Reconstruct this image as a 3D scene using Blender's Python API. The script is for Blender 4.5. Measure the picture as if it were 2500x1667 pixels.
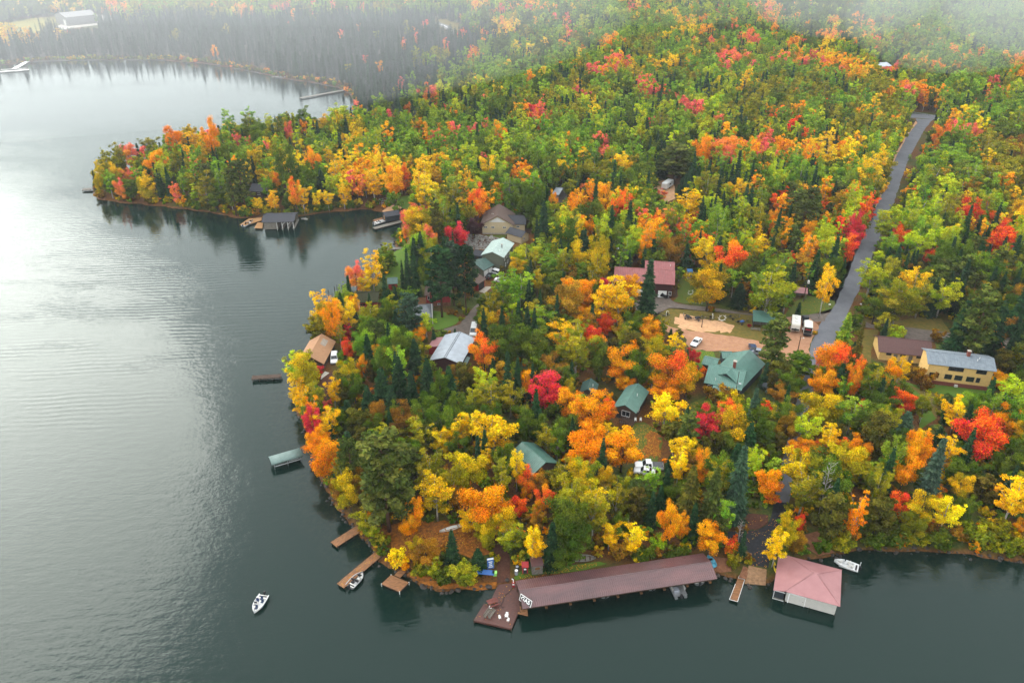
import bpy, bmesh, math, random
import numpy as np
from mathutils import Vector, Matrix

for o in list(bpy.data.objects):
    bpy.data.objects.remove(o, do_unlink=True)
SC = bpy.context.scene
COL = SC.collection
R = math.radians
rnd = random.Random(7)

# ------------------------------------------------------------------ camera, sky, sun, exposure
FPX, YHOR, HCAM = 1900.0, -250.0, 105.0          # focal length and horizon row in photo pixels (2500 x 1667), drone height in metres
TH = math.atan((833.5 - YHOR) / FPX)
cam_d = bpy.data.cameras.new('camera')
cam = bpy.data.objects.new('camera', cam_d); COL.objects.link(cam)
cam.location = (0, 0, HCAM)
cam.rotation_euler = (math.pi / 2 - TH, 0, 0)
cam_d.sensor_width = 36.0
cam_d.lens = 36.0 * FPX / 2500.0
cam_d.clip_start = 1.0
cam_d.clip_end = 9000.0
SC.camera = cam

SUN_AZ, SUN_EL = R(-46), R(30)                   # azimuth from +Y towards +X
world = bpy.data.worlds.new('World'); SC.world = world; world.use_nodes = True
wn = world.node_tree; wn.nodes.clear()
w_out = wn.nodes.new('ShaderNodeOutputWorld'); w_bg = wn.nodes.new('ShaderNodeBackground')
w_sky = wn.nodes.new('ShaderNodeTexSky'); w_hs = wn.nodes.new('ShaderNodeHueSaturation')
w_sky.sky_type = 'NISHITA'; w_sky.sun_disc = False
w_sky.sun_elevation = SUN_EL; w_sky.sun_rotation = SUN_AZ
w_sky.altitude = 400; w_sky.air_density = 1.6; w_sky.dust_density = 6.0; w_sky.ozone_density = 1.0
w_hs.inputs['Saturation'].default_value = 0.22    # overcast: the blue is almost gone
w_bg.inputs['Strength'].default_value = 0.15
w_mx = wn.nodes.new('ShaderNodeMix'); w_mx.data_type = 'RGBA'; w_mx.inputs[0].default_value = .84    # an even grey cloud deck over most of the clear sky
w_mx.inputs[7].default_value = (7.0, 7.25, 7.4, 1)
wn.links.new(w_sky.outputs[0], w_hs.inputs['Color']); wn.links.new(w_hs.outputs[0], w_mx.inputs[6]); wn.links.new(w_mx.outputs[2], w_bg.inputs['Color'])
wn.links.new(w_bg.outputs[0], w_out.inputs['Surface'])

sun_d = bpy.data.lights.new('sun', 'SUN'); sun = bpy.data.objects.new('sun', sun_d); COL.objects.link(sun)
sun_d.energy = 0.95; sun_d.angle = R(36); sun_d.color = (1.0, 0.95, 0.87)
sdir = Vector((math.sin(SUN_AZ) * math.cos(SUN_EL), math.cos(SUN_AZ) * math.cos(SUN_EL), math.sin(SUN_EL)))
sun.rotation_euler = sdir.to_track_quat('Z', 'Y').to_euler()
sun.location = sdir * 300

SC.view_settings.view_transform = 'Standard'; SC.view_settings.look = 'None'
SC.view_settings.exposure = 1.14; SC.view_settings.gamma = 1.0; SC.view_settings.use_curve_mapping = False
SC.render.engine = 'CYCLES'
cy = SC.cycles
cy.max_bounces = 4; cy.diffuse_bounces = 1; cy.glossy_bounces = 2; cy.transmission_bounces = 3
cy.transparent_max_bounces = 6; cy.volume_bounces = 0; cy.caustics_reflective = False; cy.caustics_refractive = False
cy.use_denoising = True; cy.use_adaptive_sampling = True; cy.adaptive_threshold = .025

# ------------------------------------------------------------------ photo pixel -> place
_s, _c = math.sin(TH), math.cos(TH)
LAND = 1.2
def G(x, y, z=0.0):
    u = (x - 1250) / FPX; v = (y - 833.5) / FPX
    t = (z - HCAM) / (-_s - v * _c)
    return Vector((u * t, (_c - v * _s) * t, z))
def PX(X, Y, Z):
    zc = Y * _c - (Z - HCAM) * _s
    return 1250 + FPX * X / zc, 833.5 + FPX * (-Y * _s - (Z - HCAM) * _c) / zc, FPX / zc
TILES = dict(a=(1150, 1230, 4.704), b=(1650, 1180, 4.126), c=(580, 1200, 4.356), d=(1600, 740, 5.2267), e=(1480, 560, 3.92),
             f=(2050, 750, 5.2267), g=(1100, 480, 6.032), h=(800, 460, 4.357), i=(1020, 660, 6.032), j=(560, 760, 2.241),
             k=(1250, 920, 2.9875), l=(560, 400, 2.9867), m=(0, 0, 3.2), n=(500, 100, 3.36), o=(1240, 400, 2.688),
             q=(1950, 180, 2.9875), T1=(0, 0, 2.6133), T2=(800, 0, 2.6133), T3=(1600, 0, 2.6133), T4=(600, 500, 2.6133),
             T5=(1400, 550, 2.6133), T6=(600, 1050, 2.5411), T7=(1300, 1050, 2.5411), T8=(1900, 700, 2.24), P=(0, 0, 1.0))
def tp(t, x, y):
    a = TILES[t]; return a[0] + x / a[2], a[1] + y / a[2]
def W(t, x, y, z=LAND):
    return G(*tp(t, x, y), z)

# ------------------------------------------------------------------ materials
MATS = {}
def mat(name, col, rough=0.8, spec=0.3, noise=0.0, scale=3.0, metal=0.0, bump=0.0, col2=None, stretch=(1, 1, 1), coords='Object'):
    if name in MATS: return MATS[name]
    m = bpy.data.materials.new(name); m.use_nodes = True; MATS[name] = m
    nt = m.node_tree; b = nt.nodes['Principled BSDF']
    b.inputs['Base Color'].default_value = (*col, 1); b.inputs['Roughness'].default_value = rough
    b.inputs['Specular IOR Level'].default_value = spec; b.inputs['Metallic'].default_value = metal
    if noise or col2 or bump:
        tc = nt.nodes.new('ShaderNodeTexCoord'); mp = nt.nodes.new('ShaderNodeMapping')
        mp.inputs['Scale'].default_value = stretch
        nt.links.new(tc.outputs[coords], mp.inputs[0])
        n = nt.nodes.new('ShaderNodeTexNoise'); n.inputs['Scale'].default_value = scale
        n.inputs['Detail'].default_value = 6; n.inputs['Roughness'].default_value = 0.65
        nt.links.new(mp.outputs[0], n.inputs['Vector'])
        rp = nt.nodes.new('ShaderNodeValToRGB')
        c2 = col2 or tuple(c * (1 - noise) for c in col); c1 = col if col2 else tuple(min(1, c * (1 + noise)) for c in col)
        rp.color_ramp.elements[0].position = 0.32; rp.color_ramp.elements[1].position = 0.68
        rp.color_ramp.elements[0].color = (*c2, 1); rp.color_ramp.elements[1].color = (*c1, 1)
        nt.links.new(n.outputs['Fac'], rp.inputs[0]); nt.links.new(rp.outputs[0], b.inputs['Base Color'])
        if bump:
            bp = nt.nodes.new('ShaderNodeBump'); bp.inputs['Strength'].default_value = bump; bp.inputs['Distance'].default_value = 0.05
            nt.links.new(n.outputs['Fac'], bp.inputs['Height']); nt.links.new(bp.outputs[0], b.inputs['Normal'])
    return m
def M(n): return MATS[n]
mat('white_paint', (.78, .78, .76), .5, .4, .06, 2)
mat('off_white', (.62, .61, .57), .6, .3, .1, 2)
mat('black', (.012, .012, .014), .5, .4)
mat('rubber', (.02, .02, .02), .8, .2)
mat('glass', (.015, .02, .025), .08, .6)
mat('chrome', (.55, .56, .58), .25, .5, metal=1.0)
mat('galvanised', (.36, .37, .38), .4, .5, .15, 3, metal=.6)
mat('wood_fresh', (.36, .19, .07), .75, .3, .35, 2.5, stretch=(1, 8, 1))
mat('wood_dock', (.21, .095, .038), .7, .35, .55, 1.3, stretch=(1, 6, 1))
mat('wood_red_deck', (.085, .032, .024), .55, .45, .4, 2.0, stretch=(1, 6, 1))
mat('wood_grey', (.16, .145, .12), .8, .3, .35, 2.5, stretch=(1, 6, 1))
mat('wood_dark', (.06, .035, .022), .75, .3, .4, 2.5)
mat('red_paint', (.30, .028, .03), .65, .3, .25, 2)
mat('red_bright', (.42, .03, .03), .5, .4)
mat('roof_maroon_metal', (.135, .056, .056), .38, .85, .28, .35, col2=(.060, .028, .030), stretch=(.35, 1.4, 1))
mat('red_brown', (.15, .045, .035), .7, .3, .3, 2)
mat('roof_pink_metal', (.33, .155, .155), .5, .5, .10, .5, col2=(.27, .12, .122))
mat('roof_green_metal', (.085, .185, .15), .36, .5, .16, .8)
mat('roof_green_dark', (.05, .10, .085), .45, .4, .25, 1.2)
mat('roof_maroon_barn', (.235, .072, .07), .42, .45, .15, .7)
mat('roof_brown_shingle', (.095, .05, .046), .85, .25, .35, 6)
mat('roof_grey_shingle', (.045, .047, .055), .85, .25, .35, 6)
mat('roof_brown2', (.10, .068, .055), .85, .25, .35, 5)
mat('roof_tan', (.40, .22, .115), .75, .3, .22, 1.4, stretch=(1, 5, 1))
mat('roof_silver', (.36, .40, .44), .35, .5, .16, .8, metal=.2)
mat('roof_blue_grey', (.12, .15, .18), .5, .35, .3, 1.4, col2=(.19, .225, .25))
mat('roof_moss', (.04, .05, .02), .9, .2, .5, 3, col2=(.025, .02, .012))
mat('roof_tarp', (.085, .10, .115), .5, .4, .35, 2, col2=(.15, .17, .18))
mat('wall_cream', (.52, .42, .26), .8, .25, .08, 2)
mat('wall_yellow', (.70, .47, .17), .75, .25, .10, 1.5)
mat('wall_sage', (.12, .13, .095), .8, .25, .12, 2)
mat('wall_maroon', (.045, .014, .014), .8, .25, .2, 2)
mat('wall_brown', (.085, .058, .045), .85, .25, .25, 3)
mat('wall_slate', (.028, .035, .04), .8, .25, .2, 2)
mat('wall_metal_pale', (.50, .485, .44), .5, .4, .07, 1.5)
mat('wall_grey', (.22, .22, .215), .6, .3, .1, 1)
mat('brick', (.19, .055, .04), .85, .25, .3, 6)
mat('concrete', (.34, .30, .25), .85, .25, .25, 2)
mat('stone', (.19, .18, .16), .85, .3, .5, 1.6, bump=.6)
mat('stone_dark', (.045, .036, .03), .7, .35, .5, 2, bump=.6)
mat('sign_blue', (.03, .11, .32), .5, .4, .1, 2)
mat('toilet_blue', (.035, .14, .32), .5, .4, .1, 2)
mat('sky_blue', (.10, .36, .48), .4, .5)
mat('lime', (.25, .55, .12), .5, .4)
mat('canvas_teal', (.12, .18, .165), .6, .3, .12, 1.5)
mat('car_white', (.70, .71, .70), .22, .6)
mat('car_black', (.012, .013, .016), .2, .6)
mat('car_blue', (.03, .05, .10), .22, .6)
mat('car_grey', (.25, .27, .30), .22, .6)
mat('trailer_white', (.66, .65, .58), .45, .4, .08, 2)
mat('aluminium', (.40, .41, .42), .35, .5, .12, 3, metal=.7)
mat('antler_white', (.75, .74, .70), .5, .4)
mat('person_navy', (.03, .05, .12), .8, .2)
mat('skin', (.45, .27, .19), .6, .3)
mat('yellow_paint', (.70, .50, .04), .5, .4)
mat('propane', (.66, .62, .46), .4, .5, .06, 2)
mat('bark', (.055, .04, .03), .9, .2, .4, 4, stretch=(3, 3, 1))
mat('bark_pine', (.10, .055, .035), .9, .2, .4, 4, stretch=(3, 3, 1))
mat('bark_birch', (.55, .52, .46), .8, .25, .3, 3, col2=(.16, .14, .12), stretch=(1, 1, 4))
mat('bark_grey', (.072, .086, .078), .9, .2, .3, 4)

# ------------------------------------------------------------------ mesh helper
class MB:
    def __init__(s): s.v = []; s.f = []
    def add(s, vs, fs):
        n = len(s.v); s.v += [tuple(q) for q in vs]; s.f += [tuple(i + n for i in f) for f in fs]; return s
    def box(s, c, size, rz=0.0, taper=1.0):
        hx, hy, hz = size[0] / 2, size[1] / 2, size[2] / 2; cs, sn = math.cos(rz), math.sin(rz); vs = []
        for z, k in ((-hz, 1), (hz, taper)):
            for x, y in ((-hx, -hy), (hx, -hy), (hx, hy), (-hx, hy)):
                vs.append((c[0] + k * (x * cs - y * sn), c[1] + k * (x * sn + y * cs), c[2] + z))
        return s.add(vs, [(3, 2, 1, 0), (4, 5, 6, 7), (0, 1, 5, 4), (1, 2, 6, 5), (2, 3, 7, 6), (3, 0, 4, 7)])
    def tube(s, pts, rads, n=6, cap=True):
        rings = []; base = len(s.v); m = len(pts)
        P = [Vector(p) for p in pts]
        for i, p in enumerate(P):
            d = (P[min(i + 1, m - 1)] - P[max(i - 1, 0)]).normalized()
            a = Vector((0, 0, 1)) if abs(d.z) < .9 else Vector((1, 0, 0))
            u = d.cross(a).normalized(); w = d.cross(u)
            r = rads[i] if isinstance(rads, (list, tuple)) else rads
            rings.append([tuple(p + u * (r * math.cos(2 * math.pi * k / n)) + w * (r * math.sin(2 * math.pi * k / n))) for k in range(n)])
        vs = [q for r in rings for q in r]; fs = []
        for i in range(m - 1):
            for k in range(n):
                a, b = i * n + k, i * n + (k + 1) % n
                fs.append((a, b, b + n, a + n))
        if cap: fs += [tuple(range(n)), tuple(range((m - 1) * n, m * n))[::-1]]
        return s.add(vs, fs)
    def lathe(s, prof, c=(0, 0, 0), n=10):
        vs = []; fs = []
        for r, z in prof:
            for k in range(n): vs.append((c[0] + r * math.cos(2 * math.pi * k / n), c[1] + r * math.sin(2 * math.pi * k / n), c[2] + z))
        for i in range(len(prof) - 1):
            for k in range(n):
                a, b = i * n + k, i * n + (k + 1) % n; fs.append((a, b, b + n, a + n))
        fs += [tuple(range(n))[::-1], tuple(range((len(prof) - 1) * n, len(prof) * n))]
        return s.add(vs, fs)
    def slab(s, quad, th):
        q = [Vector(p) for p in quad]; n = (q[1] - q[0]).cross(q[2] - q[0]).normalized()
        if n.z < 0: n = -n
        m = len(q)
        vs = [tuple(p) for p in q] + [tuple(p - n * th) for p in q]
        fs = [tuple(range(m)), tuple(range(2 * m - 1, m - 1, -1))] + [(i, i + m, (i + 1) % m + m, (i + 1) % m) for i in range(m)]
        return s.add(vs, fs)
    def loft(s, rings, closed=True, caps=True):
        m = len(rings[0]); vs = [q for r in rings for q in r]; fs = []
        for i in range(len(rings) - 1):
            for k in range(m if closed else m - 1):
                a, b = i * m + k, i * m + (k + 1) % m; fs.append((a, b, b + m, a + m))
        if caps: fs += [tuple(range(m))[::-1], tuple(range((len(rings) - 1) * m, len(rings) * m))]
        return s.add(vs, fs)
    def mesh(s, name, material, smooth=False):
        me = bpy.data.meshes.new(name); me.from_pydata(s.v, [], s.f); me.materials.append(material)
        bm = bmesh.new(); bm.from_mesh(me); bmesh.ops.recalc_face_normals(bm, faces=bm.faces); bm.to_mesh(me); bm.free()
        if smooth: me.polygons.foreach_set('use_smooth', [True] * len(me.polygons))
        me.update(); return me
    def build(s, name, material, parent=None, smooth=False, kind=None):
        o = bpy.data.objects.new(name, s.mesh(name, M(material) if isinstance(material, str) else material, smooth)); COL.objects.link(o)
        if parent is not None: o.parent = parent
        if kind: o['kind'] = kind
        return o
def tag(o, label=None, cat=None, group=None, kind=None):
    if label: o['label'] = label
    if cat: o['category'] = cat
    if group: o['group'] = group
    if kind: o['kind'] = kind
    return o
def thing(name, label, cat, loc, rz=0.0, group=None, scale=1.0):
    o = bpy.data.objects.new(name, None); COL.objects.link(o); o.empty_display_size = .3
    o.location = loc; o.rotation_euler = (0, 0, rz); o.scale = (scale,) * 3
    return tag(o, label, cat, group)
def copy_tree(o, parent=None):
    c = o.copy(); COL.objects.link(c); c.parent = parent
    for ch in list(o.children): copy_tree(ch, c)
    return c
def ang(a, b): return math.atan2(b[1] - a[1], b[0] - a[0])

# ------------------------------------------------------------------ shoreline, ground, lake
SHORE_PX = [(-700, 190), (-200, 168), (0, 160), (70, 154), (100, 149), (250, 147), (400, 148), (520, 158), (600, 172), (680, 190), (760, 202), (830, 215),
    (862, 235), (872, 262), (868, 292), (850, 325), (700, 332), (560, 347), (450, 370), (350, 402), (275, 432), (226, 458), (228, 476), (245, 487), (300, 496),
    (383, 502), (497, 515), (555, 526), (582, 533), (650, 530), (746, 526), (823, 515), (899, 511), (938, 518), (968, 533), (984, 543), (981, 556), (979, 575),
    (965, 590), (975, 606), (958, 619), (948, 641), (936, 656), (929, 678), (903, 692), (866, 712), (850, 735), (838, 760), (800, 780), (783, 806), (763, 835),
    (745, 868), (722, 905), (716, 955), (728, 1010), (748, 1052), (764, 1100), (778, 1140), (792, 1185), (818, 1232), (852, 1270), (875, 1302), (911, 1334), (923, 1365),
    (954, 1386), (994, 1402), (1029, 1428), (1072, 1441), (1131, 1437), (1171, 1433), (1212, 1430), (1262, 1427), (1400, 1405), (1550, 1388), (1700, 1380), (1745, 1397),
    (1795, 1409), (1824, 1424), (1868, 1424), (1892, 1413), (1920, 1376), (1997, 1361), (2050, 1351), (2086, 1342), (2135, 1342), (2186, 1344),
    (2257, 1343), (2324, 1347), (2413, 1361), (2500, 1371), (2750, 1392), (3200, 1400)]
SH = np.array([G(x, y, 0)[:2] for x, y in SHORE_PX])
# a little raggedness between the surveyed points
_r = np.random.default_rng(3); _pts = []
for i in range(len(SH) - 1):
    a, b = SH[i], SH[i + 1]; L = np.hypot(*(b - a)); n = max(1, min(8, int(L / 3)))
    for k in range(n):
        p = a + (b - a) * k / n
        if k: p = p + _r.normal(0, min(.5, .05 * L), 2)
        _pts.append(p)
_pts.append(SH[-1]); SHP = np.array(_pts)
POLY = np.vstack([SHP, [[1700, SHP[-1][1]], [1700, 2700], [-1700, 2700], [-1700, SHP[0][1]]]])
def inside(pts, poly):
    pts = np.asarray(pts, float); X1, Y1 = poly[:, 0], poly[:, 1]; X2, Y2 = np.roll(X1, -1), np.roll(Y1, -1); dy = np.where(Y2 == Y1, 1e-12, Y2 - Y1); out = []
    for i in range(0, len(pts), 4000):
        x, y = pts[i:i + 4000, :1], pts[i:i + 4000, 1:2]
        out.append((((Y1 > y) != (Y2 > y)) & (x < (X2 - X1) * (y - Y1) / dy + X1)).sum(1) % 2 == 1)
    return np.concatenate(out) if out else np.zeros(0, bool)
def sdist(pts):
    pts = np.asarray(pts, float); A, B = SHP[:-1], SHP[1:]; AB = B - A; L2 = np.maximum(1e-9, (AB ** 2).sum(1)); out = []
    for i in range(0, len(pts), 4000):
        P = pts[i:i + 4000, None, :] - A[None]; t = np.clip((P * AB).sum(2) / L2, 0, 1); q = P - t[..., None] * AB
        out.append(np.sqrt((q ** 2).sum(2).min(1)))
    d = np.concatenate(out) if out else np.zeros(0)
    return np.where(inside(pts, POLY), d, -d)
def hgt(d):
    d = np.asarray(d, float)
    up = LAND * (1 - np.exp(-np.maximum(d, 0) / 2.2)); up = np.where(d > 9, LAND, up)
    dn = -0.16 * np.maximum(-d, 0); dn = np.maximum(dn, -4.0)
    return np.where(d > 0, np.minimum(up / (1 - math.exp(-9 / 2.2)), LAND), dn)
def gz(x, y): return float(hgt(sdist(np.array([[x, y]])))[0])
def on_land(t, x, y):
    p = W(t, x, y, LAND)
    for _ in range(4): p = W(t, x, y, gz(p.x, p.y))
    return p
def build_ground():
    ys = [-260.0, -120, -20]; y = 20.0
    while y < 1500: ys.append(y); y *= 1.0115
    ys += [1700, 2100, 2600]; ys = np.array(ys); us = np.linspace(-1, 1, 300)
    half = np.where(ys < 20, 300, np.clip(np.maximum(np.abs(ys) * .95 + 60, 60), 60, 1600)); half[-3:] = 1600
    X = us[None, :] * half[:, None]; Y = np.repeat(ys[:, None], len(us), 1)
    pts = np.stack([X.ravel(), Y.ravel()], 1); d = sdist(pts); z = hgt(d)
    nx, ny = len(us), len(ys)
    faces = [(j * nx + i, j * nx + i + 1, (j + 1) * nx + i + 1, (j + 1) * nx + i) for j in range(ny - 1) for i in range(nx - 1)]
    me = bpy.data.meshes.new('ground'); me.from_pydata(np.column_stack([pts, z]).tolist(), [], faces)
    at = me.attributes.new('shore', 'FLOAT', 'POINT'); at.data.foreach_set('value', d.astype(np.float32))
    me.polygons.foreach_set('use_smooth', [True] * len(me.polygons))
    m = bpy.data.materials.new('forest_floor'); m.use_nodes = True; nt = m.node_tree; b = nt.nodes['Principled BSDF']
    b.inputs['Roughness'].default_value = .95; b.inputs['Specular IOR Level'].default_value = .15
    N = nt.nodes.new; Lk = nt.links.new
    tc = N('ShaderNodeTexCoord')
    def noise(sc, det=6, ro=.6):
        n = N('ShaderNodeTexNoise'); n.inputs['Scale'].default_value = sc; n.inputs['Detail'].default_value = det; n.inputs['Roughness'].default_value = ro
        Lk(tc.outputs['Object'], n.inputs['Vector']); return n
    def ramp(src, st):
        r = N('ShaderNodeValToRGB'); r.color_ramp.elements[0].position = st[0][0]; r.color_ramp.elements[0].color = (*st[0][1], 1)
        r.color_ramp.elements[1].position = st[-1][0]; r.color_ramp.elements[1].color = (*st[-1][1], 1)
        for p, c in st[1:-1]: e = r.color_ramp.elements.new(p); e.color = (*c, 1)
        Lk(src, r.inputs[0]); return r
    litter = ramp(noise(2.6, 8, .75).outputs['Fac'], [(.3, (.022, .013, .008)), (.45, (.075, .034, .014)), (.55, (.17, .07, .016)), (.64, (.07, .055, .012)), (.75, (.26, .13, .02))])
    grass = ramp(noise(1.7, 8, .7).outputs['Fac'], [(.3, (.02, .035, .009)), (.5, (.05, .07, .014)), (.7, (.10, .09, .022))])
    mx = N('ShaderNodeMix'); mx.data_type = 'RGBA'
    sel = ramp(noise(.045, 4).outputs['Fac'], [(.45, (0, 0, 0)), (.58, (1, 1, 1))])
    Lk(sel.outputs[0], mx.inputs[0]); Lk(litter.outputs[0], mx.inputs[6]); Lk(grass.outputs[0], mx.inputs[7])
    # lake bed: rust-brown stones in the shallows, dark mud tone farther out, painted to stand in for light lost in deep water
    bed = ramp(noise(1.1, 8, .7).outputs['Fac'], [(.3, (.03, .016, .008)), (.5, (.12, .05, .016)), (.7, (.24, .12, .04))])
    sh = N('ShaderNodeAttribute'); sh.attribute_name = 'shore'
    mr = N('ShaderNodeMapRange'); mr.inputs['From Min'].default_value = -9; mr.inputs['From Max'].default_value = -1.5; Lk(sh.outputs['Fac'], mr.inputs['Value'])
    deep_dim = N('ShaderNodeMix'); deep_dim.data_type = 'RGBA'; deep_dim.inputs[6].default_value = (.012, .018, .016, 1); Lk(mr.outputs[0], deep_dim.inputs[0]); Lk(bed.outputs[0], deep_dim.inputs[7])
    mr2 = N('ShaderNodeMapRange'); mr2.inputs['From Min'].default_value = -.1; mr2.inputs['From Max'].default_value = .9; Lk(sh.outputs['Fac'], mr2.inputs['Value'])
    fin = N('ShaderNodeMix'); fin.data_type = 'RGBA'; Lk(mr2.outputs[0], fin.inputs[0]); Lk(deep_dim.outputs[2], fin.inputs[6]); Lk(mx.outputs[2], fin.inputs[7])
    Lk(fin.outputs[2], b.inputs['Base Color'])
    me.materials.append(m)
    o = bpy.data.objects.new('ground', me); COL.objects.link(o); tag(o, 'forest floor of fallen leaves running down into the lake bed', None, None, 'structure'); return o
build_ground()

def build_lake():
    mb = MB(); mb.add([(-1650, -255, 0), (1650, -255, 0), (1650, 1500, 0), (-1650, 1500, 0)], [(0, 1, 2, 3)])
    m = bpy.data.materials.new('lake_water'); m.use_nodes = True; nt = m.node_tree; nt.nodes.clear(); N = nt.nodes.new; Lk = nt.links.new
    out = N('ShaderNodeOutputMaterial'); tc = N('ShaderNodeTexCoord')
    def noise(sc, det, stretch=(1, 1, 1), rot=0):
        mp = N('ShaderNodeMapping'); mp.inputs['Scale'].default_value = stretch; mp.inputs['Rotation'].default_value = (0, 0, rot); Lk(tc.outputs['Object'], mp.inputs[0])
        n = N('ShaderNodeTexNoise'); n.inputs['Scale'].default_value = sc; n.inputs['Detail'].default_value = det; Lk(mp.outputs[0], n.inputs['Vector']); return n
    def math_(op, a, b=None):
        q = N('ShaderNodeMath'); q.operation = op
        for k, v in enumerate((a, b)):
            if v is None: continue
            if isinstance(v, (int, float)): q.inputs[k].default_value = v
            else: Lk(v, q.inputs[k])
        return q.outputs[0]
    fine = noise(1.3, 4, (1, 1.6, 1), .25).outputs['Fac']; mid = noise(.32, 3, (1, 2.2, 1), -.1).outputs['Fac']
    patch = noise(.018, 3, (1, 1.7, 1)).outputs['Fac']
    mpw = N('ShaderNodeMapping'); mpw.inputs['Rotation'].default_value = (0, 0, R(90 - 5)); Lk(tc.outputs['Object'], mpw.inputs[0])
    wv = N('ShaderNodeTexWave'); wv.inputs['Scale'].default_value = .16; wv.inputs['Distortion'].default_value = 7.0; wv.inputs['Detail'].default_value = 3; wv.inputs['Detail Scale'].default_value = .22
    Lk(mpw.outputs[0], wv.inputs['Vector'])
    # long boat swell runs only through a patch of the open lake
    pos = N('ShaderNodeVectorMath'); pos.operation = 'DISTANCE'; Lk(tc.outputs['Object'], pos.inputs[0]); c0 = G(230, 770, 0); pos.inputs[1].default_value = c0
    mrk = N('ShaderNodeMapRange'); mrk.inputs['From Min'].default_value = 75; mrk.inputs['From Max'].default_value = 20; Lk(pos.outputs['Value'], mrk.inputs['Value'])
    brk = noise(.035, 3, (1, 2.5, 1)).outputs['Fac']; bk_ = N('ShaderNodeMapRange'); bk_.inputs['From Min'].default_value = .42; bk_.inputs['From Max'].default_value = .62; Lk(brk, bk_.inputs['Value'])
    swell = math_('MULTIPLY', math_('MULTIPLY', math_('MULTIPLY', wv.outputs['Fac'], mrk.outputs[0]), bk_.outputs[0]), .85)
    pm = N('ShaderNodeMapRange'); pm.inputs['From Min'].default_value = .35; pm.inputs['From Max'].default_value = .65; pm.inputs['To Min'].default_value = .35; pm.inputs['To Max'].default_value = 1.0; Lk(patch, pm.inputs['Value'])
    hh = math_('ADD', math_('MULTIPLY', math_('ADD', math_('MULTIPLY', fine, .5), math_('MULTIPLY', mid, 1.1)), pm.outputs[0]), swell)
    bp = N('ShaderNodeBump'); bp.inputs['Strength'].default_value = 1.0; bp.inputs['Distance'].default_value = .075; Lk(hh, bp.inputs['Height'])
    gl = N('ShaderNodeBsdfGlossy'); gl.inputs['Roughness'].default_value = .035; gl.inputs['Color'].default_value = (.86, .93, .92, 1); Lk(bp.outputs[0], gl.inputs['Normal'])
    fr = N('ShaderNodeFresnel'); fr.inputs['IOR'].default_value = 1.33; Lk(bp.outputs[0], fr.inputs['Normal'])
    trp = N('ShaderNodeBsdfTransparent'); trp.inputs['Color'].default_value = (.42, .47, .40, 1)
    df = N('ShaderNodeBsdfDiffuse'); df.inputs['Color'].default_value = (.005, .026, .020, 1)
    body = N('ShaderNodeMixShader'); body.inputs[0].default_value = .5; Lk(trp.outputs[0], body.inputs[1]); Lk(df.outputs[0], body.inputs[2])
    mx = N('ShaderNodeMixShader'); Lk(fr.outputs[0], mx.inputs[0]); Lk(body.outputs[0], mx.inputs[1]); Lk(gl.outputs[0], mx.inputs[2]); Lk(mx.outputs[0], out.inputs['Surface'])
    tag(mb.build('lake_water', m), 'calm grey lake with faint ripples round the point', None, None, 'structure')
build_lake()
# ------------------------------------------------------------------ roads, yards, lawns: thin sheets draped on the ground
mat('asphalt', (.145, .15, .165), .8, .25, .25, .3, col2=(.105, .11, .122))
mat('asphalt_wet', (.013, .015, .019), .65, .22, .5, 2.0)
mat('drive_gravel', (.13, .105, .088), .9, .2, .3, 1.2)
mat('lot_gravel', (.40, .215, .125), .92, .2, .20, .7, col2=(.30, .15, .085))
mat('sand', (.52, .30, .16), .95, .15, .2, 1.2)
mat('lawn', (.06, .105, .014), .95, .15, .4, .9, col2=(.10, .105, .02))
mat('lawn_bright', (.065, .15, .016), .95, .15, .35, .8, col2=(.095, .14, .02))
mat('lawn_dry', (.17, .115, .025), .95, .15, .4, 1.0, col2=(.085, .085, .018))
mat('meadow', (.30, .24, .05), .95, .15, .4, .08, col2=(.16, .17, .04))
mat('leaf_carpet', (.36, .125, .016), .95, .15, .5, 1.6, col2=(.085, .035, .012))
mat('mulch', (.105, .045, .028), .95, .15, .5, 2.5, col2=(.055, .025, .018))
mat('dirt', (.19, .085, .045), .95, .15, .35, 1.3)
mat('bog_grass', (.12, .105, .09), .95, .15, .3, .1, col2=(.07, .068, .06))
mat('road_paint', (.6, .6, .58), .7, .3)
mat('pale_concrete', (.46, .43, .37), .85, .25, .12, 1)
CLEAR = []        # ground polygons without trees
SHEETZ = [0.02]
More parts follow.
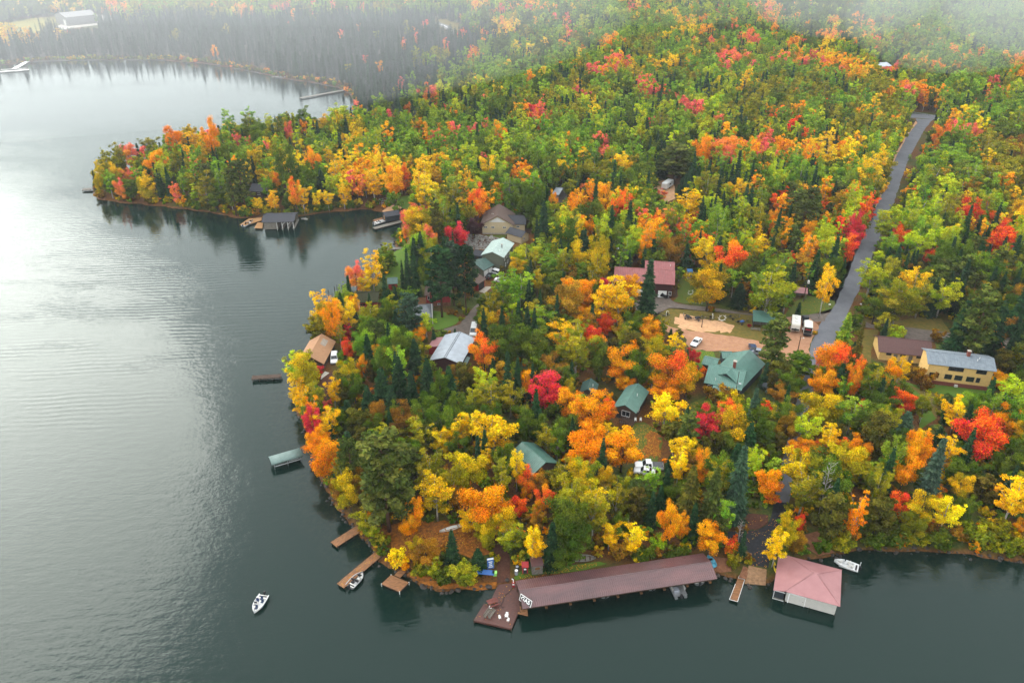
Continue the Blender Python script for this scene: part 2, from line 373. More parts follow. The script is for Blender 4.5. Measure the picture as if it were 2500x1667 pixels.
def sheet(name, pts, material, label, dz=None, tile='P', jit=.25, clear=True, z=LAND, step=2.5):
    P2 = []
    for p in pts:
        q = on_land(tile, *p); P2.append((q.x, q.y))
    pr = random.Random(len(name) + len(pts)); out = []
    for i in range(len(P2)):
        a, b = P2[i], P2[(i + 1) % len(P2)]; L = math.hypot(b[0] - a[0], b[1] - a[1]); n = max(1, min(40, int(L / step)))
        for k in range(n):
            t = k / n; j = jit if k else 0
            out.append((a[0] + (b[0] - a[0]) * t + pr.gauss(0, j), a[1] + (b[1] - a[1]) * t + pr.gauss(0, j)))
    if clear: CLEAR.append(np.array(out))
    if dz is None: dz = SHEETZ[0]; SHEETZ[0] += .004
    bm = bmesh.new(); vs = [bm.verts.new((x, y, 0)) for x, y in out]; f = bm.faces.new(vs)
    bmesh.ops.triangulate(bm, faces=[f])
    for _ in range(3):
        es = [e for e in bm.edges if e.calc_length() > 3.0]
        if not es: break
        bmesh.ops.subdivide_edges(bm, edges=es, cuts=1)
        bmesh.ops.triangulate(bm, faces=[q for q in bm.faces if len(q.verts) > 3])
    co = np.array([[v.co.x, v.co.y] for v in bm.verts]); zz = hgt(sdist(co))
    for v, h in zip(bm.verts, zz): v.co.z = max(h, -.3) + dz
    bmesh.ops.recalc_face_normals(bm, faces=bm.faces)
    if sum(f.normal.z for f in bm.faces) < 0: bmesh.ops.reverse_faces(bm, faces=bm.faces)
    me = bpy.data.meshes.new(name); bm.to_mesh(me); bm.free(); me.materials.append(M(material))
    o = bpy.data.objects.new(name, me); COL.objects.link(o); return tag(o, label, None, None, 'structure')

sheet('road', [(2236, 290), (2279, 292), (2270, 300), (2258, 316), (2243, 342), (2229, 368), (2215, 398), (2202, 434), (2188, 478), (2173, 520), (2157, 560), (2131, 619),
    (2100, 703), (2073, 757), (2047, 818), (2043, 848), (2012, 879), (1985, 960), (1962, 1040), (1945, 1120), (1935, 1190), (1921, 1248), (1907, 1294), (1895, 1300), (1883, 1260),
    (1890, 1226), (1905, 1140), (1925, 1060), (1945, 980), (1970, 890), (1974, 870), (1980, 838), (2001, 793), (2031, 749), (2050, 703), (2081, 627), (2116, 550), (2152, 478), (2171, 421), (2191, 377), (2218, 327), (2240, 300)],
    'asphalt', 'grey asphalt road running from the junction down to the lake', jit=.12)
sheet('crossing_road', [(1500, 274), (1800, 272), (2100, 276), (2232, 278), (2290, 282), (2500, 300), (2700, 318), (2700, 326), (2500, 309), (2285, 292), (2232, 288), (2100, 286), (1800, 282), (1500, 284)], 'asphalt', 'far road crossing behind the trees at the junction', jit=.1)
sheet('boat_launch_road', [(990, 190), (1120, 190), (1125, 280), (1060, 470), (970, 660), (930, 850), (735, 822), (745, 700), (650, 600), (520, 560), (520, 480), (640, 478), (820, 470), (925, 412), (960, 330)], 'asphalt_wet', 'wet black asphalt apron above the boat ramp', tile='b', jit=.15)
sheet('dirt_driveway', [(2150, 790), (1900, 828), (1650, 828), (1300, 798), (1000, 748), (690, 712), (640, 690), (560, 620), (490, 605), (440, 650), (270, 690), (260, 800), (300, 850), (520, 795), (600, 752), (800, 768), (1100, 790), (1400, 823), (1700, 857), (1870, 872), (1960, 885), (2090, 880)], 'drive_gravel', 'dark gravel driveway from the road to the maroon barn', tile='e')
sheet('yard_lawn', [(480, 830), (600, 758), (850, 778), (1400, 826), (1640, 860), (1650, 1000), (1500, 1065), (1000, 1000), (700, 960), (520, 920)], 'lawn_dry', 'yellowing grass strip of the trailer yard', tile='e')
sheet('gravel_lot', [(20, 262), (100, 265), (250, 318), (560, 368), (830, 402), (930, 420), (1250, 468), (1380, 490), (1400, 450), (1600, 400), (1590, 200), (1700, 180), (1860, 170), (1980, 200), (2080, 280), (2060, 350), (2010, 440), (1970, 560), (1950, 690), (1500, 780), (1240, 640), (880, 612), (650, 612), (440, 572), (380, 440), (200, 390), (60, 340)], 'lot_gravel', 'pinkish tan gravel parking lot above the lodge', tile='d', jit=.3, step=1.2)
sheet('sand_patch', [(250, 175), (360, 140), (560, 200), (760, 220), (1010, 300), (950, 385), (760, 370), (560, 366), (400, 330), (240, 265)], 'sand', 'bare sandy patch in the trailer yard', tile='d', jit=.55, step=.9)
sheet('roadside_lawn', [(1700, 845), (1790, 700), (1900, 640), (2050, 640), (2190, 690), (2160, 760), (2000, 806), (1900, 822)], 'lawn', 'mown grass corner beside the road', tile='e')
sheet('barn_lawn', [(640, 690), (690, 640), (700, 480), (760, 470), (850, 480), (870, 712), (760, 712)], 'lawn', 'small green lawn right of the maroon barn', tile='e')
sheet('lodge_lawn', [(500, 600), (740, 622), (780, 720), (720, 800), (600, 850), (500, 760)], 'lawn_bright', 'green lawn behind the lodge', tile='d')
sheet('front_lawn', [(330, 1420), (450, 1280), (640, 1190), (800, 1200), (780, 1350), (620, 1480), (430, 1500)], 'lawn', 'dark lawn in front of the lodge', tile='d')
sheet('cabin_lawn', [(830, 345), (960, 330), (1080, 400), (1100, 480), (1060, 620), (920, 620), (900, 520), (850, 440)], 'lawn', 'leaf strewn lawn below the small cabin', tile='k')
sheet('cabin_leaf_carpet', [(970, 430), (1010, 395), (1060, 410), (1095, 440), (1070, 500), (1090, 540), (1040, 600), (1000, 570), (960, 600), (945, 540), (985, 490)], 'leaf_carpet', 'rust coloured fallen leaves on the cabin lawn', tile='k', jit=.45, step=.8)
sheet('house_lawn', [(830, 950), (960, 990), (1220, 985), (1500, 1000), (1860, 1040), (1830, 1230), (1500, 1180), (1250, 1130), (1240, 1420), (1020, 1568), (960, 1300), (900, 1060)], 'lawn_bright', 'sloping green lawn below the yellow house', tile='f')
sheet('house_track', [(850, 985), (1000, 1040), (1200, 1090), (1500, 1150), (1750, 1240), (1650, 1290), (1400, 1260), (1250, 1300), (1230, 1430), (1150, 1300), (1080, 1160), (980, 1080)], 'lawn_dry', 'worn brown track across the sloping lawn', tile='f', jit=.4)
sheet('house_drive', [(210, 180), (310, 180), (430, 230), (700, 250), (900, 262), (1200, 300), (1400, 320), (2000, 380), (2352, 400), (2352, 640), (2200, 560), (1700, 420), (1350, 430), (1170, 440), (850, 420), (800, 330), (560, 290), (420, 270), (300, 260)], 'drive_gravel', 'dark gravel drive behind the yellow buildings', tile='f')
sheet('house_verge', [(520, 130), (800, 170), (1000, 130), (1300, 150), (1420, 330), (1200, 300), (900, 260), (700, 250)], 'lawn_dry', 'brown grass verge behind the gravel drive', tile='f')
sheet('grass_track', [(230, 280), (500, 292), (470, 420), (400, 560), (400, 700), (440, 760), (560, 900), (850, 985), (840, 960), (600, 760), (250, 720), (300, 500)], 'lawn_dry', 'tawny grass track beside the brown roofed building', tile='f')
sheet('propane_lawn', [(1210, 450), (1400, 440), (1560, 500), (1700, 580), (1450, 600), (1200, 560)], 'lawn', 'grass patch round the propane tank', tile='f')
sheet('shore_lawn', [(700, 690), (770, 635), (980, 602), (1060, 680), (960, 760), (830, 830), (790, 980), (610, 960), (640, 880), (700, 780)], 'lawn_bright', 'bright green lawn sloping to the sheltered bay', tile='h')
sheet('bay_sand', [(800, 545), (900, 535), (1000, 555), (985, 598), (880, 612), (812, 618)], 'sand', 'small sandy beach by the bay dock', tile='h', jit=.2)
sheet('beach_lawn', [(770, 330), (800, 240), (770, 180), (740, 110), (930, 55), (930, 200), (880, 320), (830, 338)], 'lawn_bright', 'green lawn behind the black boat shed', tile='h')
sheet('beach_sand', [(575, 238), (690, 182), (770, 190), (802, 240), (742, 256), (650, 258)], 'sand', 'sandy beach with the metal frame', tile='h', jit=.2)
sheet('resort_drive', [(950, 430), (1020, 420), (900, 560), (850, 660), (850, 830), (800, 960), (760, 1010), (560, 1000), (480, 940), (300, 935), (268, 900), (450, 850), (620, 800), (740, 650), (810, 560)], 'drive_gravel', 'grey gravel drive between the red house and the white roofed shed', tile='i')
sheet('resort_lawn', [(150, 640), (220, 600), (480, 640), (630, 720), (560, 800), (420, 850), (268, 892), (200, 800)], 'lawn_bright', 'green lawn beside the gravel drive', tile='i')
sheet('cream_lawn', [(430, 572), (830, 566), (800, 625), (640, 640), (450, 635)], 'lawn', 'narrow lawn in front of the cream house', tile='g')
sheet('dock_lawn', [(490, 850), (560, 780), (640, 750), (900, 735), (1200, 700), (1470, 665), (1560, 690), (1300, 760), (1000, 800), (520, 880)], 'lawn_bright', 'grass strip behind the long boathouse', tile='a')
sheet('leaf_carpet', [(1000, 560), (1230, 560), (1480, 620), (1520, 760), (1420, 800), (1250, 760), (1100, 720), (950, 800), (900, 700), (820, 690), (800, 600)], 'leaf_carpet', 'orange carpet of fallen leaves above the swim docks', tile='T6', jit=.5, step=1.0)
sheet('shore_leaves', [(1010, 880), (1100, 900), (1250, 950), (1420, 955), (1560, 940), (1550, 985), (1350, 985), (1200, 985), (1090, 950), (1000, 900)], 'leaf_carpet', 'orange leaves washed along the shore', tile='T6', jit=.3)
sheet('foot_path', [(1500, 560), (1570, 540), (1590, 680), (1640, 800), (1640, 940), (1560, 950), (1560, 830), (1530, 720)], 'mulch', 'trodden reddish path down to the fuel dock', tile='T6')
sheet('mulch_bank', [(505, 330), (700, 300), (930, 320), (928, 405), (820, 468), (560, 462)], 'mulch', 'red brown mulch bank above the boat launch', tile='b')
sheet('ramp_bank', [(370, 740), (540, 760), (560, 890), (440, 900), (380, 880)], 'dirt', 'bare red earth bank beside the boat ramp', tile='b')
sheet('launch_bank', [(1290, 520), (1440, 480), (1480, 600), (1600, 700), (1440, 730), (1290, 640)], 'dirt', 'bare sloping bank behind the pink roofed boathouse', tile='b')
sheet('boathouse_path', [(470, 430), (500, 375), (560, 330), (580, 390), (560, 470), (545, 520), (500, 520)], 'mulch', 'reddish path behind the tan boathouse', tile='j')
sheet('clearing', [(920, 140), (1020, 110), (1090, 140), (1100, 230), (1030, 260), (940, 200)], 'sand', 'sandy clearing with a parked camper in the wood', tile='o')
sheet('far_clearing', [(290, 180), (380, 180), (400, 280), (320, 290)], 'drive_gravel', 'small gravel clearing in the wood', tile='o')
sheet('meadow', [(-300, 230), (0, 195), (250, 145), (520, 125), (500, 165), (400, 225), (340, 255), (220, 300), (0, 280), (-300, 300)], 'meadow', 'hazy yellow meadow beside the warehouse', tile='m', jit=2, step=12)
sheet('warehouse_yard', [(360, 250), (400, 215), (480, 190), (560, 170), (700, 105), (780, 118), (870, 135), (870, 165), (760, 200), (560, 225), (480, 240)], 'pale_concrete', 'pale gravel yard round the warehouse', tile='m', jit=1, step=10)
sheet('bog', [(-400, 150), (60, 151), (250, 145), (400, 146), (520, 156), (600, 170), (680, 188), (760, 200), (830, 213), (862, 233), (874, 262), (880, 300), (960, 320), (1060, 300), (1130, 240), (1170, 180), (1150, 120), (1040, 70), (900, 50), (700, 45), (500, 60), (300, 75), (150, 80), (-400, 100)], 'bog_grass', 'grey brown bog under the leafless wood', jit=2, step=12, clear=False)
sheet('bend_verge', [(640, 120), (760, 130), (850, 170), (870, 235), (800, 260), (740, 240), (690, 180)], 'lawn_dry', 'grass verge of the far road bend', tile='T2', jit=1, step=10)
rb = sheet('road_bend', [(655, 140), (720, 148), (775, 168), (812, 202), (818, 240), (790, 240), (778, 208), (740, 178), (690, 160), (655, 152)], 'asphalt', 'far bend of the asphalt road with pale edge lines', tile='T2', jit=.1)
sheet('edge_line', [(690, 151), (745, 164), (788, 190), (806, 225), (802, 226), (783, 193), (742, 167), (690, 154)], 'road_paint', 'white painted line on the far road bend', tile='T2', jit=0)
sheet('far_track', [(845, 95), (895, 120), (915, 150), (905, 175), (870, 205), (800, 230), (730, 245), (735, 228), (800, 212), (860, 185), (880, 155), (870, 130), (840, 110)], 'dirt', 'winding dirt track beyond the junction', tile='q', jit=.5)
sheet('road_shoulder', [(2120, 540), (2090, 615), (2062, 690), (2040, 742), (2010, 775), (1960, 795), (1900, 803), (1960, 800), (2013, 782), (2033, 752), (2052, 705), (2083, 629), (2118, 552)], 'dirt', 'rusty gravel shoulder of the asphalt road', jit=.15, dz=.02)
sheet('far_shoulder', [(2236, 296), (2214, 327), (2186, 377), (2166, 421), (2147, 478), (2118, 545), (2124, 548), (2154, 480), (2173, 422), (2193, 378), (2220, 329), (2241, 302)], 'sand', 'pale gravel shoulder along the upper road', jit=.15, dz=.018)

# ------------------------------------------------------------------ tree prototypes
nprng = np.random.default_rng(11)
def leaf_mat(name, atype, trans=.32):
    m = bpy.data.materials.new(name); m.use_nodes = True; nt = m.node_tree; nt.nodes.clear(); N = nt.nodes.new; Lk = nt.links.new
    out = N('ShaderNodeOutputMaterial')
    a1 = N('ShaderNodeAttribute'); a1.attribute_type = atype; a1.attribute_name = 'tint'
    a2 = N('ShaderNodeAttribute'); a2.attribute_type = atype; a2.attribute_name = 'tint_two'
    cl = N('ShaderNodeAttribute'); cl.attribute_name = 'clump'; lf = N('ShaderNodeAttribute'); lf.attribute_name = 'leaf'
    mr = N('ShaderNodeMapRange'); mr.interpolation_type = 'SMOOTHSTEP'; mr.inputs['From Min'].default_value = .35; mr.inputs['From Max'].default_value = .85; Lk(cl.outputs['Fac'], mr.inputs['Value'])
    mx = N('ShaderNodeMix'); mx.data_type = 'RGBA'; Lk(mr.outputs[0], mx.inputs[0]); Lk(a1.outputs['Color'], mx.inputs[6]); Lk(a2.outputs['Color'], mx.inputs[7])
    hs = N('ShaderNodeHueSaturation'); mv = N('ShaderNodeMapRange'); mv.inputs['To Min'].default_value = .5; mv.inputs['To Max'].default_value = 1.5; Lk(lf.outputs['Fac'], mv.inputs['Value'])
    Lk(mv.outputs[0], hs.inputs['Value']); Lk(mx.outputs[2], hs.inputs['Color'])
    wn_ = N('ShaderNodeTexWhiteNoise'); wn_.noise_dimensions = '1D'; Lk(lf.outputs['Fac'], wn_.inputs['W']); mh = N('ShaderNodeMapRange'); mh.inputs['To Min'].default_value = .478; mh.inputs['To Max'].default_value = .522; Lk(wn_.outputs['Value'], mh.inputs['Value']); Lk(mh.outputs[0], hs.inputs['Hue'])
    df = N('ShaderNodeBsdfDiffuse'); tr = N('ShaderNodeBsdfTranslucent'); Lk(hs.outputs[0], df.inputs['Color']); Lk(hs.outputs[0], tr.inputs['Color'])
    ms = N('ShaderNodeMixShader'); ms.inputs[0].default_value = trans; Lk(df.outputs[0], ms.inputs[1]); Lk(tr.outputs[0], ms.inputs[2]); Lk(ms.outputs[0], out.inputs['Surface'])
    MATS[name] = m; return m
leaf_mat('leaf_near', 'OBJECT'); leaf_mat('leaf_far', 'INSTANCER'); leaf_mat('needle_near', 'OBJECT', .12); leaf_mat('needle_far', 'INSTANCER', .12)

def unit(v): return v / np.maximum(1e-9, np.linalg.norm(v, axis=-1, keepdims=True))
def cards(pos, nrm, size, stretch, rng, along=None):
    """rhombus leaf sprays: four corners each, folded a little along the middle"""
    n = len(pos); a = rng.normal(size=(n, 3)) if along is None else along
    u = unit(a - nrm * (a * nrm).sum(1, keepdims=True)); w = np.cross(nrm, u)
    s = size[:, None]; k = .5
    p0 = pos - u * s * k * stretch; p1 = pos + w * s * k; p2 = pos + u * s * k * stretch; p3 = pos - w * s * k
    fold = nrm * s * .12
    return np.stack([p0 + fold, p1 - fold, p2 + fold, p3 - fold], 1)
def card_mesh(name, quads, clump, leaf, material, extra=None, extra_mat=None):
    n = len(quads); v = quads.reshape(-1, 3); faces = np.arange(4 * n).reshape(n, 4)
    ev, ef = ([], []) if extra is None else (extra.v, extra.f)
    me = bpy.data.meshes.new(name)
    allv = v.tolist() + [tuple(q) for q in ev]; allf = faces.tolist() + [tuple(i + 4 * n for i in f) for f in ef]
    me.from_pydata(allv, [], allf); me.materials.append(material)
    if extra is not None: me.materials.append(extra_mat); me.polygons.foreach_set('material_index', [0] * n + [1] * len(ef))
    m = len(ef)
    for nm, d in (('clump', clump), ('leaf', leaf)):
        at = me.attributes.new(nm, 'FLOAT', 'FACE'); at.data.foreach_set('value', np.concatenate([d, np.zeros(m)]).astype(np.float32))
    me.update(); return me
def broad_crown(rng, H, Rr, lo, shape, nclump, nleaf, lsize, open_=.0, up=.55, limbs=9):
    """a broadleaf crown grown on unequal limbs: leaf sprays in clumps along the outer half of each limb; returns cards and the limb lines"""
    P_, N_, C_, LB = [], [], [], []
    zc = H * (lo + 1) / 2; z0, top = H * lo, H
    K = limbs; tot = 0; per = nclump / K
    for k in range(K):
        t = (k + rng.uniform(.1, .9)) / K                                   # height at which the limb leaves the trunk
        a = k * 2.39996 + rng.uniform(-.5, .5); reach = rng.uniform(.62, 1.12)
        prof = math.sin(math.pi * min(1, .18 + .62 * (1 - t) ** shape[0] + .05)) ** .8
        ez = z0 + (top - z0) * min(1.0, .16 + .86 * t + rng.uniform(-.05, .07)); L = Rr * prof * reach * (1.0 if t < .85 else .6)
        b = np.array([0, 0, z0 * .8 + (ez - z0 * .8) * (1 - up) * rng.uniform(.7, 1.0)]); e = np.array([math.cos(a) * L, math.sin(a) * L, ez]); LB.append((b, e, t))
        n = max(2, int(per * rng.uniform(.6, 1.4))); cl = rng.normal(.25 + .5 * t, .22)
        for q_ in range(n):
            f = rng.uniform(.38, 1.05) ** .8; c = b + (e - b) * f + rng.normal(0, .12 * Rr, 3) * [1, 1, .9]
            cr = rng.uniform(.17, .38) * Rr * (1.1 - .35 * f) * (1 - open_ * .3); m = int(nleaf * (cr / (.25 * Rr)) ** 1.8 * rng.uniform(.7, 1.3)) + 4
            q = unit(rng.normal(size=(m, 3))); q[:, 2] *= .7; rad = rng.uniform(.1, 1.35, (m, 1)) ** .7; p = c + q * cr * rad
            out = unit(c - np.array([0, 0, zc * .8])); nn = unit(.5 * unit(q) + .45 * out + np.array([0, 0, .5]) + rng.normal(0, .42, (m, 3)))
            P_.append(p); N_.append(nn); C_.append(np.full(m, np.clip(cl + rng.normal(0, .14), 0, 1)))
    P_, N_, C_ = np.concatenate(P_), np.concatenate(N_), np.concatenate(C_)
    n = len(P_); return cards(P_, N_, rng.uniform(.6, 1.4, n) * lsize, 1.4, rng), C_, rng.random(n), LB
def broad_trunk(rng, H, LB, r0, n=6, limbs=True):
    mb = MB(); mb.tube([(0, 0, -.3), (0, 0, H * .15), (rng.normal(0, .12), rng.normal(0, .12), H * .4), (rng.normal(0, .15), rng.normal(0, .15), H * .7), (0, 0, H * .93)], [r0 * 1.3, r0, r0 * .8, r0 * .45, r0 * .06], n)
    if limbs:
        for b, e, t in LB:
            m = b + (e - b) * .5 + np.array([0, 0, .08 * np.linalg.norm(e - b)]); mb.tube([b - [0, 0, .3], m, e], [r0 * (.5 - .3 * t), r0 * (.32 - .2 * t), r0 * .05], 4, False)
            for s_ in range(2):
                f = rng.uniform(.45, .8); p = b + (e - b) * f; d = (e - b) * rng.uniform(.2, .35) + rng.normal(0, .5, 3); mb.tube([p, p + d], [r0 * .16, r0 * .03], 3, False)
    return mb
def spruce(rng, H, Rr, nwh, nbr, seg, lsize, ragged=.18):
    P_, N_, S_, A_, C_ = [], [], [], [], []
    for i in range(nwh):
        t = .05 + .93 * (i + rng.uniform(-.3, .3)) / nwh; r = Rr * (1 - t) ** .85 * rng.uniform(1 - ragged, 1 + ragged) + .08
        nb = max(4, int(nbr * (1 - .4 * t))); a0 = rng.uniform(0, 6.28)
        for k in range(nb):
            a = a0 + 6.283 * k / nb + rng.uniform(-.25, .25); L = r * rng.uniform(.7, 1.15); d = np.array([math.cos(a), math.sin(a), 0]); side = np.array([-d[1], d[0], 0])
            droop = rng.uniform(.25, .55) * (1 - .5 * t); cl = rng.random()
            for s_ in range(seg):
                f = (s_ + .6) / seg; p = d * L * f + np.array([0, 0, H * t - droop * L * f + .16 * L * f * f]); w = lsize * (1.15 - .55 * f) * (.55 + .45 * min(1, L / Rr * 1.6))
                for sg in ((0,) if f > .85 else (-1, 1)):
                    P_.append(p + side * sg * w * .45 + rng.normal(0, .05, 3)); N_.append(unit(np.array([0, 0, 1.0]) + d * .45 + side * sg * .5 + rng.normal(0, .22, 3)))
                    S_.append(w * rng.uniform(.8, 1.15)); A_.append(d + side * sg * .55 + np.array([0, 0, -.35])); C_.append(cl)
    P_.append(np.array([0, 0, H])); N_.append(np.array([1., 0, .2])); S_.append(.3); A_.append(np.array([0, 0, 1.])); C_.append(.5)
    P_, N_, S_, A_ = map(np.array, (P_, N_, S_, A_)); return cards(P_, unit(N_), S_, 1.7, rng, A_), np.array(C_), rng.random(len(P_))
def pine(rng, H, Rr, npuff, nleaf, lsize):
    P_, N_, C_ = [], [], []; mb = MB(); mb.tube([(0, 0, -.3), (.05 * H * .3, 0, H * .5), (0, 0, H * .97)], [.26, .2, .04], 6)
    for k in range(npuff):
        t = .28 + .7 * (k + rng.uniform(-.5, .5)) / npuff; a = k * 2.39996 + rng.uniform(-.3, .3); prof = math.sin(math.pi * min(1, (1.08 - t) * .95)) ** .6 if t > .45 else .9
        L = Rr * prof * rng.uniform(.35, 1.05); d = np.array([math.cos(a), math.sin(a), 0]); c = d * L + np.array([0, 0, H * t + .12 * L])
        mb.tube([(0, 0, H * t - .3), tuple(d * L * .6 + np.array([0, 0, H * t - .1])), tuple(c)], [.09, .06, .02], 4, False)
        for j in range(2):
            cc = c - d * L * .38 * j + rng.normal(0, .2, 3); cr = rng.uniform(.75, 1.25) * Rr * .26; m = int(nleaf * rng.uniform(.7, 1.2)); q = unit(rng.normal(size=(m, 3))) * rng.uniform(.3, 1, (m, 1)) ** .5 * [1, 1, .42]
            P_.append(cc + q * cr); N_.append(unit(q * .5 + [0, 0, .9] + rng.normal(0, .4, (m, 3)))); C_.append(np.full(m, rng.random()))
    P_, N_, C_ = np.concatenate(P_), np.concatenate(N_), np.concatenate(C_); n = len(P_)
    return cards(P_, N_, rng.uniform(.7, 1.3, n) * lsize, 1.5, rng), C_, rng.random(n), mb
def bare(rng, H, Rr, nb, nt_, tw=.05):
    mb = MB(); mb.tube([(0, 0, -.2), (0, 0, H * .5), (rng.normal(0, .2), rng.normal(0, .2), H)], [.13, .09, .015], 4)
    for k in range(nb):
        t = .25 + .72 * k / nb; a = k * 2.4 + rng.uniform(-.5, .5); L = Rr * (1.15 - .75 * t) * rng.uniform(.6, 1.2); d = np.array([math.cos(a), math.sin(a), .75]); b = np.array([0, 0, H * t]); e = b + d * L
        mb.tube([b, e], [.045, .012], 3, False)
        for j in range(nt_):
            f = rng.uniform(.3, 1); p = b + d * L * f; dd = unit(d + rng.normal(0, .7, 3)) * rng.uniform(.4, .9); w = np.cross(dd, [.3, .5, .8]) * tw
            mb.add([p - w, p + w, p + dd], [(0, 1, 2)])
    return mb

NEAR = {}; FAR = {}      # kind -> list of (crown mesh, trunk mesh, H, R) / list of objects in an unlinked collection
FARCOL = {}
def far_obj(kind, me, H, Rr):
    c = FARCOL.setdefault(kind, bpy.data.collections.new('far_' + kind)); o = bpy.data.objects.new('far_%s_%02d' % (kind, len(c.objects)), me); c.objects.link(o); FAR.setdefault(kind, []).append((H, Rr))
def make_protos():
    rg = lambda s: np.random.default_rng(s)
    specs = dict(maple=[(12, 4.2, .20, (.9, 0), 10), (13, 4.0, .18, (.8, 0), 11), (11, 4.4, .16, (1.0, 0), 9), (12, 3.8, .22, (.7, 0), 10), (13, 4.3, .16, (1.1, 0), 12), (12, 4.0, .2, (.9, 0), 8), (12, 4.1, .14, (.8, 0), 13), (13, 3.9, .2, (1.0, 0), 9)],
                 birch=[(14, 2.9, .24, (.8, 0), 13), (14, 2.6, .20, (.7, 0), 14), (13, 3.1, .28, (.9, 0), 11), (15, 2.7, .22, (.6, 0), 15), (14, 3.0, .18, (.8, 0), 12), (13, 2.8, .15, (1.0, 0), 13), (15, 2.5, .2, (.7, 0), 16), (13, 3.2, .3, (.9, 0), 10)])
    for kind, L in specs.items():
        for i, (H, Rr, lo, sh, lim) in enumerate(L):
            mp = kind == 'maple'; rng = rg(100 + i + (0 if mp else 50)); op = 0 if mp else .5; up = .5 if mp else .62; bark = M('bark') if mp else M('bark_birch')
            q, c, l, LB = broad_crown(rng, H, Rr, lo, sh, 130 if mp else 105, 105 if mp else 85, .22 if mp else .20, op, up, lim); t = broad_trunk(rng, H, LB, .2 if mp else .15)
            NEAR.setdefault(kind, []).append((card_mesh('crown_' + kind, q, c, l, M('leaf_near')), t.mesh('trunk_' + kind, bark, True), H, Rr))
            if i < 6:
                rng = rg(300 + i + (0 if mp else 50)); q, c, l, LB = broad_crown(rng, H, Rr, lo, sh, 66, 40, .47, op, up, lim); far_obj(kind, card_mesh('far_' + kind, q, c, l, M('leaf_far'), broad_trunk(rng, H, LB, .16, 4, False), bark), H, Rr)
    for i in range(5):
        rng = rg(500 + i); H, Rr = 14 + i % 3, [2.5, 2.1, 2.8, 2.3, 2.6][i]
        q, c, l = spruce(rng, H, Rr, 27, 12, 5, .60, .32); t = MB().tube([(0, 0, -.3), (0, 0, H * .5), (0, 0, H)], [.2, .13, .02], 6)
        NEAR.setdefault('spruce', []).append((card_mesh('crown_spruce', q, c, l, M('needle_near')), t.mesh('trunk_spruce', M('bark'), True), H, Rr))
        rng = rg(520 + i); q, c, l = spruce(rng, H, Rr * .8, 16, 9, 3, .95); far_obj('spruce', card_mesh('far_spruce', q, c, l, M('needle_far'), MB().tube([(0, 0, -.3), (0, 0, H * .9)], [.16, .02], 4), M('bark')), H, Rr)
    for i in range(4):
        rng = rg(600 + i); H, Rr = 16, [3.6, 3.2, 3.9, 3.4][i]; q, c, l, t = pine(rng, H, Rr, 44, 44, .46)
        NEAR.setdefault('pine', []).append((card_mesh('crown_pine', q, c, l, M('needle_near')), t.mesh('trunk_pine', M('bark_pine'), True), H, Rr))
    for i in range(3):      # cedar: dense soft cone
        rng = rg(650 + i); H, Rr = 10, 2.4; q, c, l, LB = broad_crown(rng, H, Rr, .03, (1.3, .15), 100, 50, .28, 0, .25, 18); t = MB().tube([(0, 0, -.3), (0, 0, H * .85)], [.18, .03], 6)
        NEAR.setdefault('cedar', []).append((card_mesh('crown_cedar', q, c, l, M('leaf_near')), t.mesh('trunk_cedar', M('bark'), True), H, Rr))
    for i in range(4):
        rng = rg(700 + i); H, Rr = 11 + i % 2, 1.8; far_obj('bare', bare(rng, H, Rr, 30, 12, .10).mesh('far_bare', M('bark_grey')), H, Rr)
    for i in range(3):
        rng = rg(740 + i); NEAR.setdefault('bare', []).append((None, bare(rng, 11, 2.0, 20, 7).mesh('bare_branches', M('bark_birch')), 11, 2.0))
    for i in range(4):
        rng = rg(800 + i); q, c, l, LB = broad_crown(rng, 2.2, 1.5, .02, (.8, .1), 30, 22, .34, 0, .5, 8); far_obj('shrub', card_mesh('far_shrub', q, c, l, M('leaf_far')), 2.2, 1.5)
        q, c, l, LB = broad_crown(rng, 2.6, 1.7, .02, (.8, .1), 50, 36, .22, 0, .5, 10); NEAR.setdefault('shrub', []).append((card_mesh('crown_shrub', q, c, l, M('leaf_near')), MB().tube([(0, 0, -.2), (0, 0, 1.4)], [.08, .02], 5).mesh('stem_shrub', M('bark')), 2.6, 1.7))
make_protos()
# ------------------------------------------------------------------ buildings
LANDMARKS = []; KEEP = []; FOOT = []; WALLS = []
def landmark(words, p): LANDMARKS.append((words, p[0], p[1]))
def keep(t, x0, y0, x1, y1, at):        # a piece of the picture that nothing nearer than `at` may cover
    a, b = tp(t, x0, y0), tp(t, x1, y1); KEEP.append((a[0], a[1], b[0], b[1], at))
def foot(c, r): FOOT.append((c[0], c[1], r))
class Frame:
    """local x along the front wall (left to right as seen from the lake), local y away from the viewer"""
    def __init__(s, a, b, c=None, depth=None):
        s.a = Vector((a[0], a[1], 0)); d = Vector((b[0] - a[0], b[1] - a[1], 0)); s.L = d.length; s.rz = math.atan2(d.y, d.x)
        s.y = Vector((-math.sin(s.rz), math.cos(s.rz), 0)); s.x = Vector((math.cos(s.rz), math.sin(s.rz), 0))
        s.D = depth if depth else max(2.0, (Vector((c[0], c[1], 0)) - s.a).dot(s.y))
        s.mid = s.a + s.x * s.L / 2 + s.y * s.D / 2
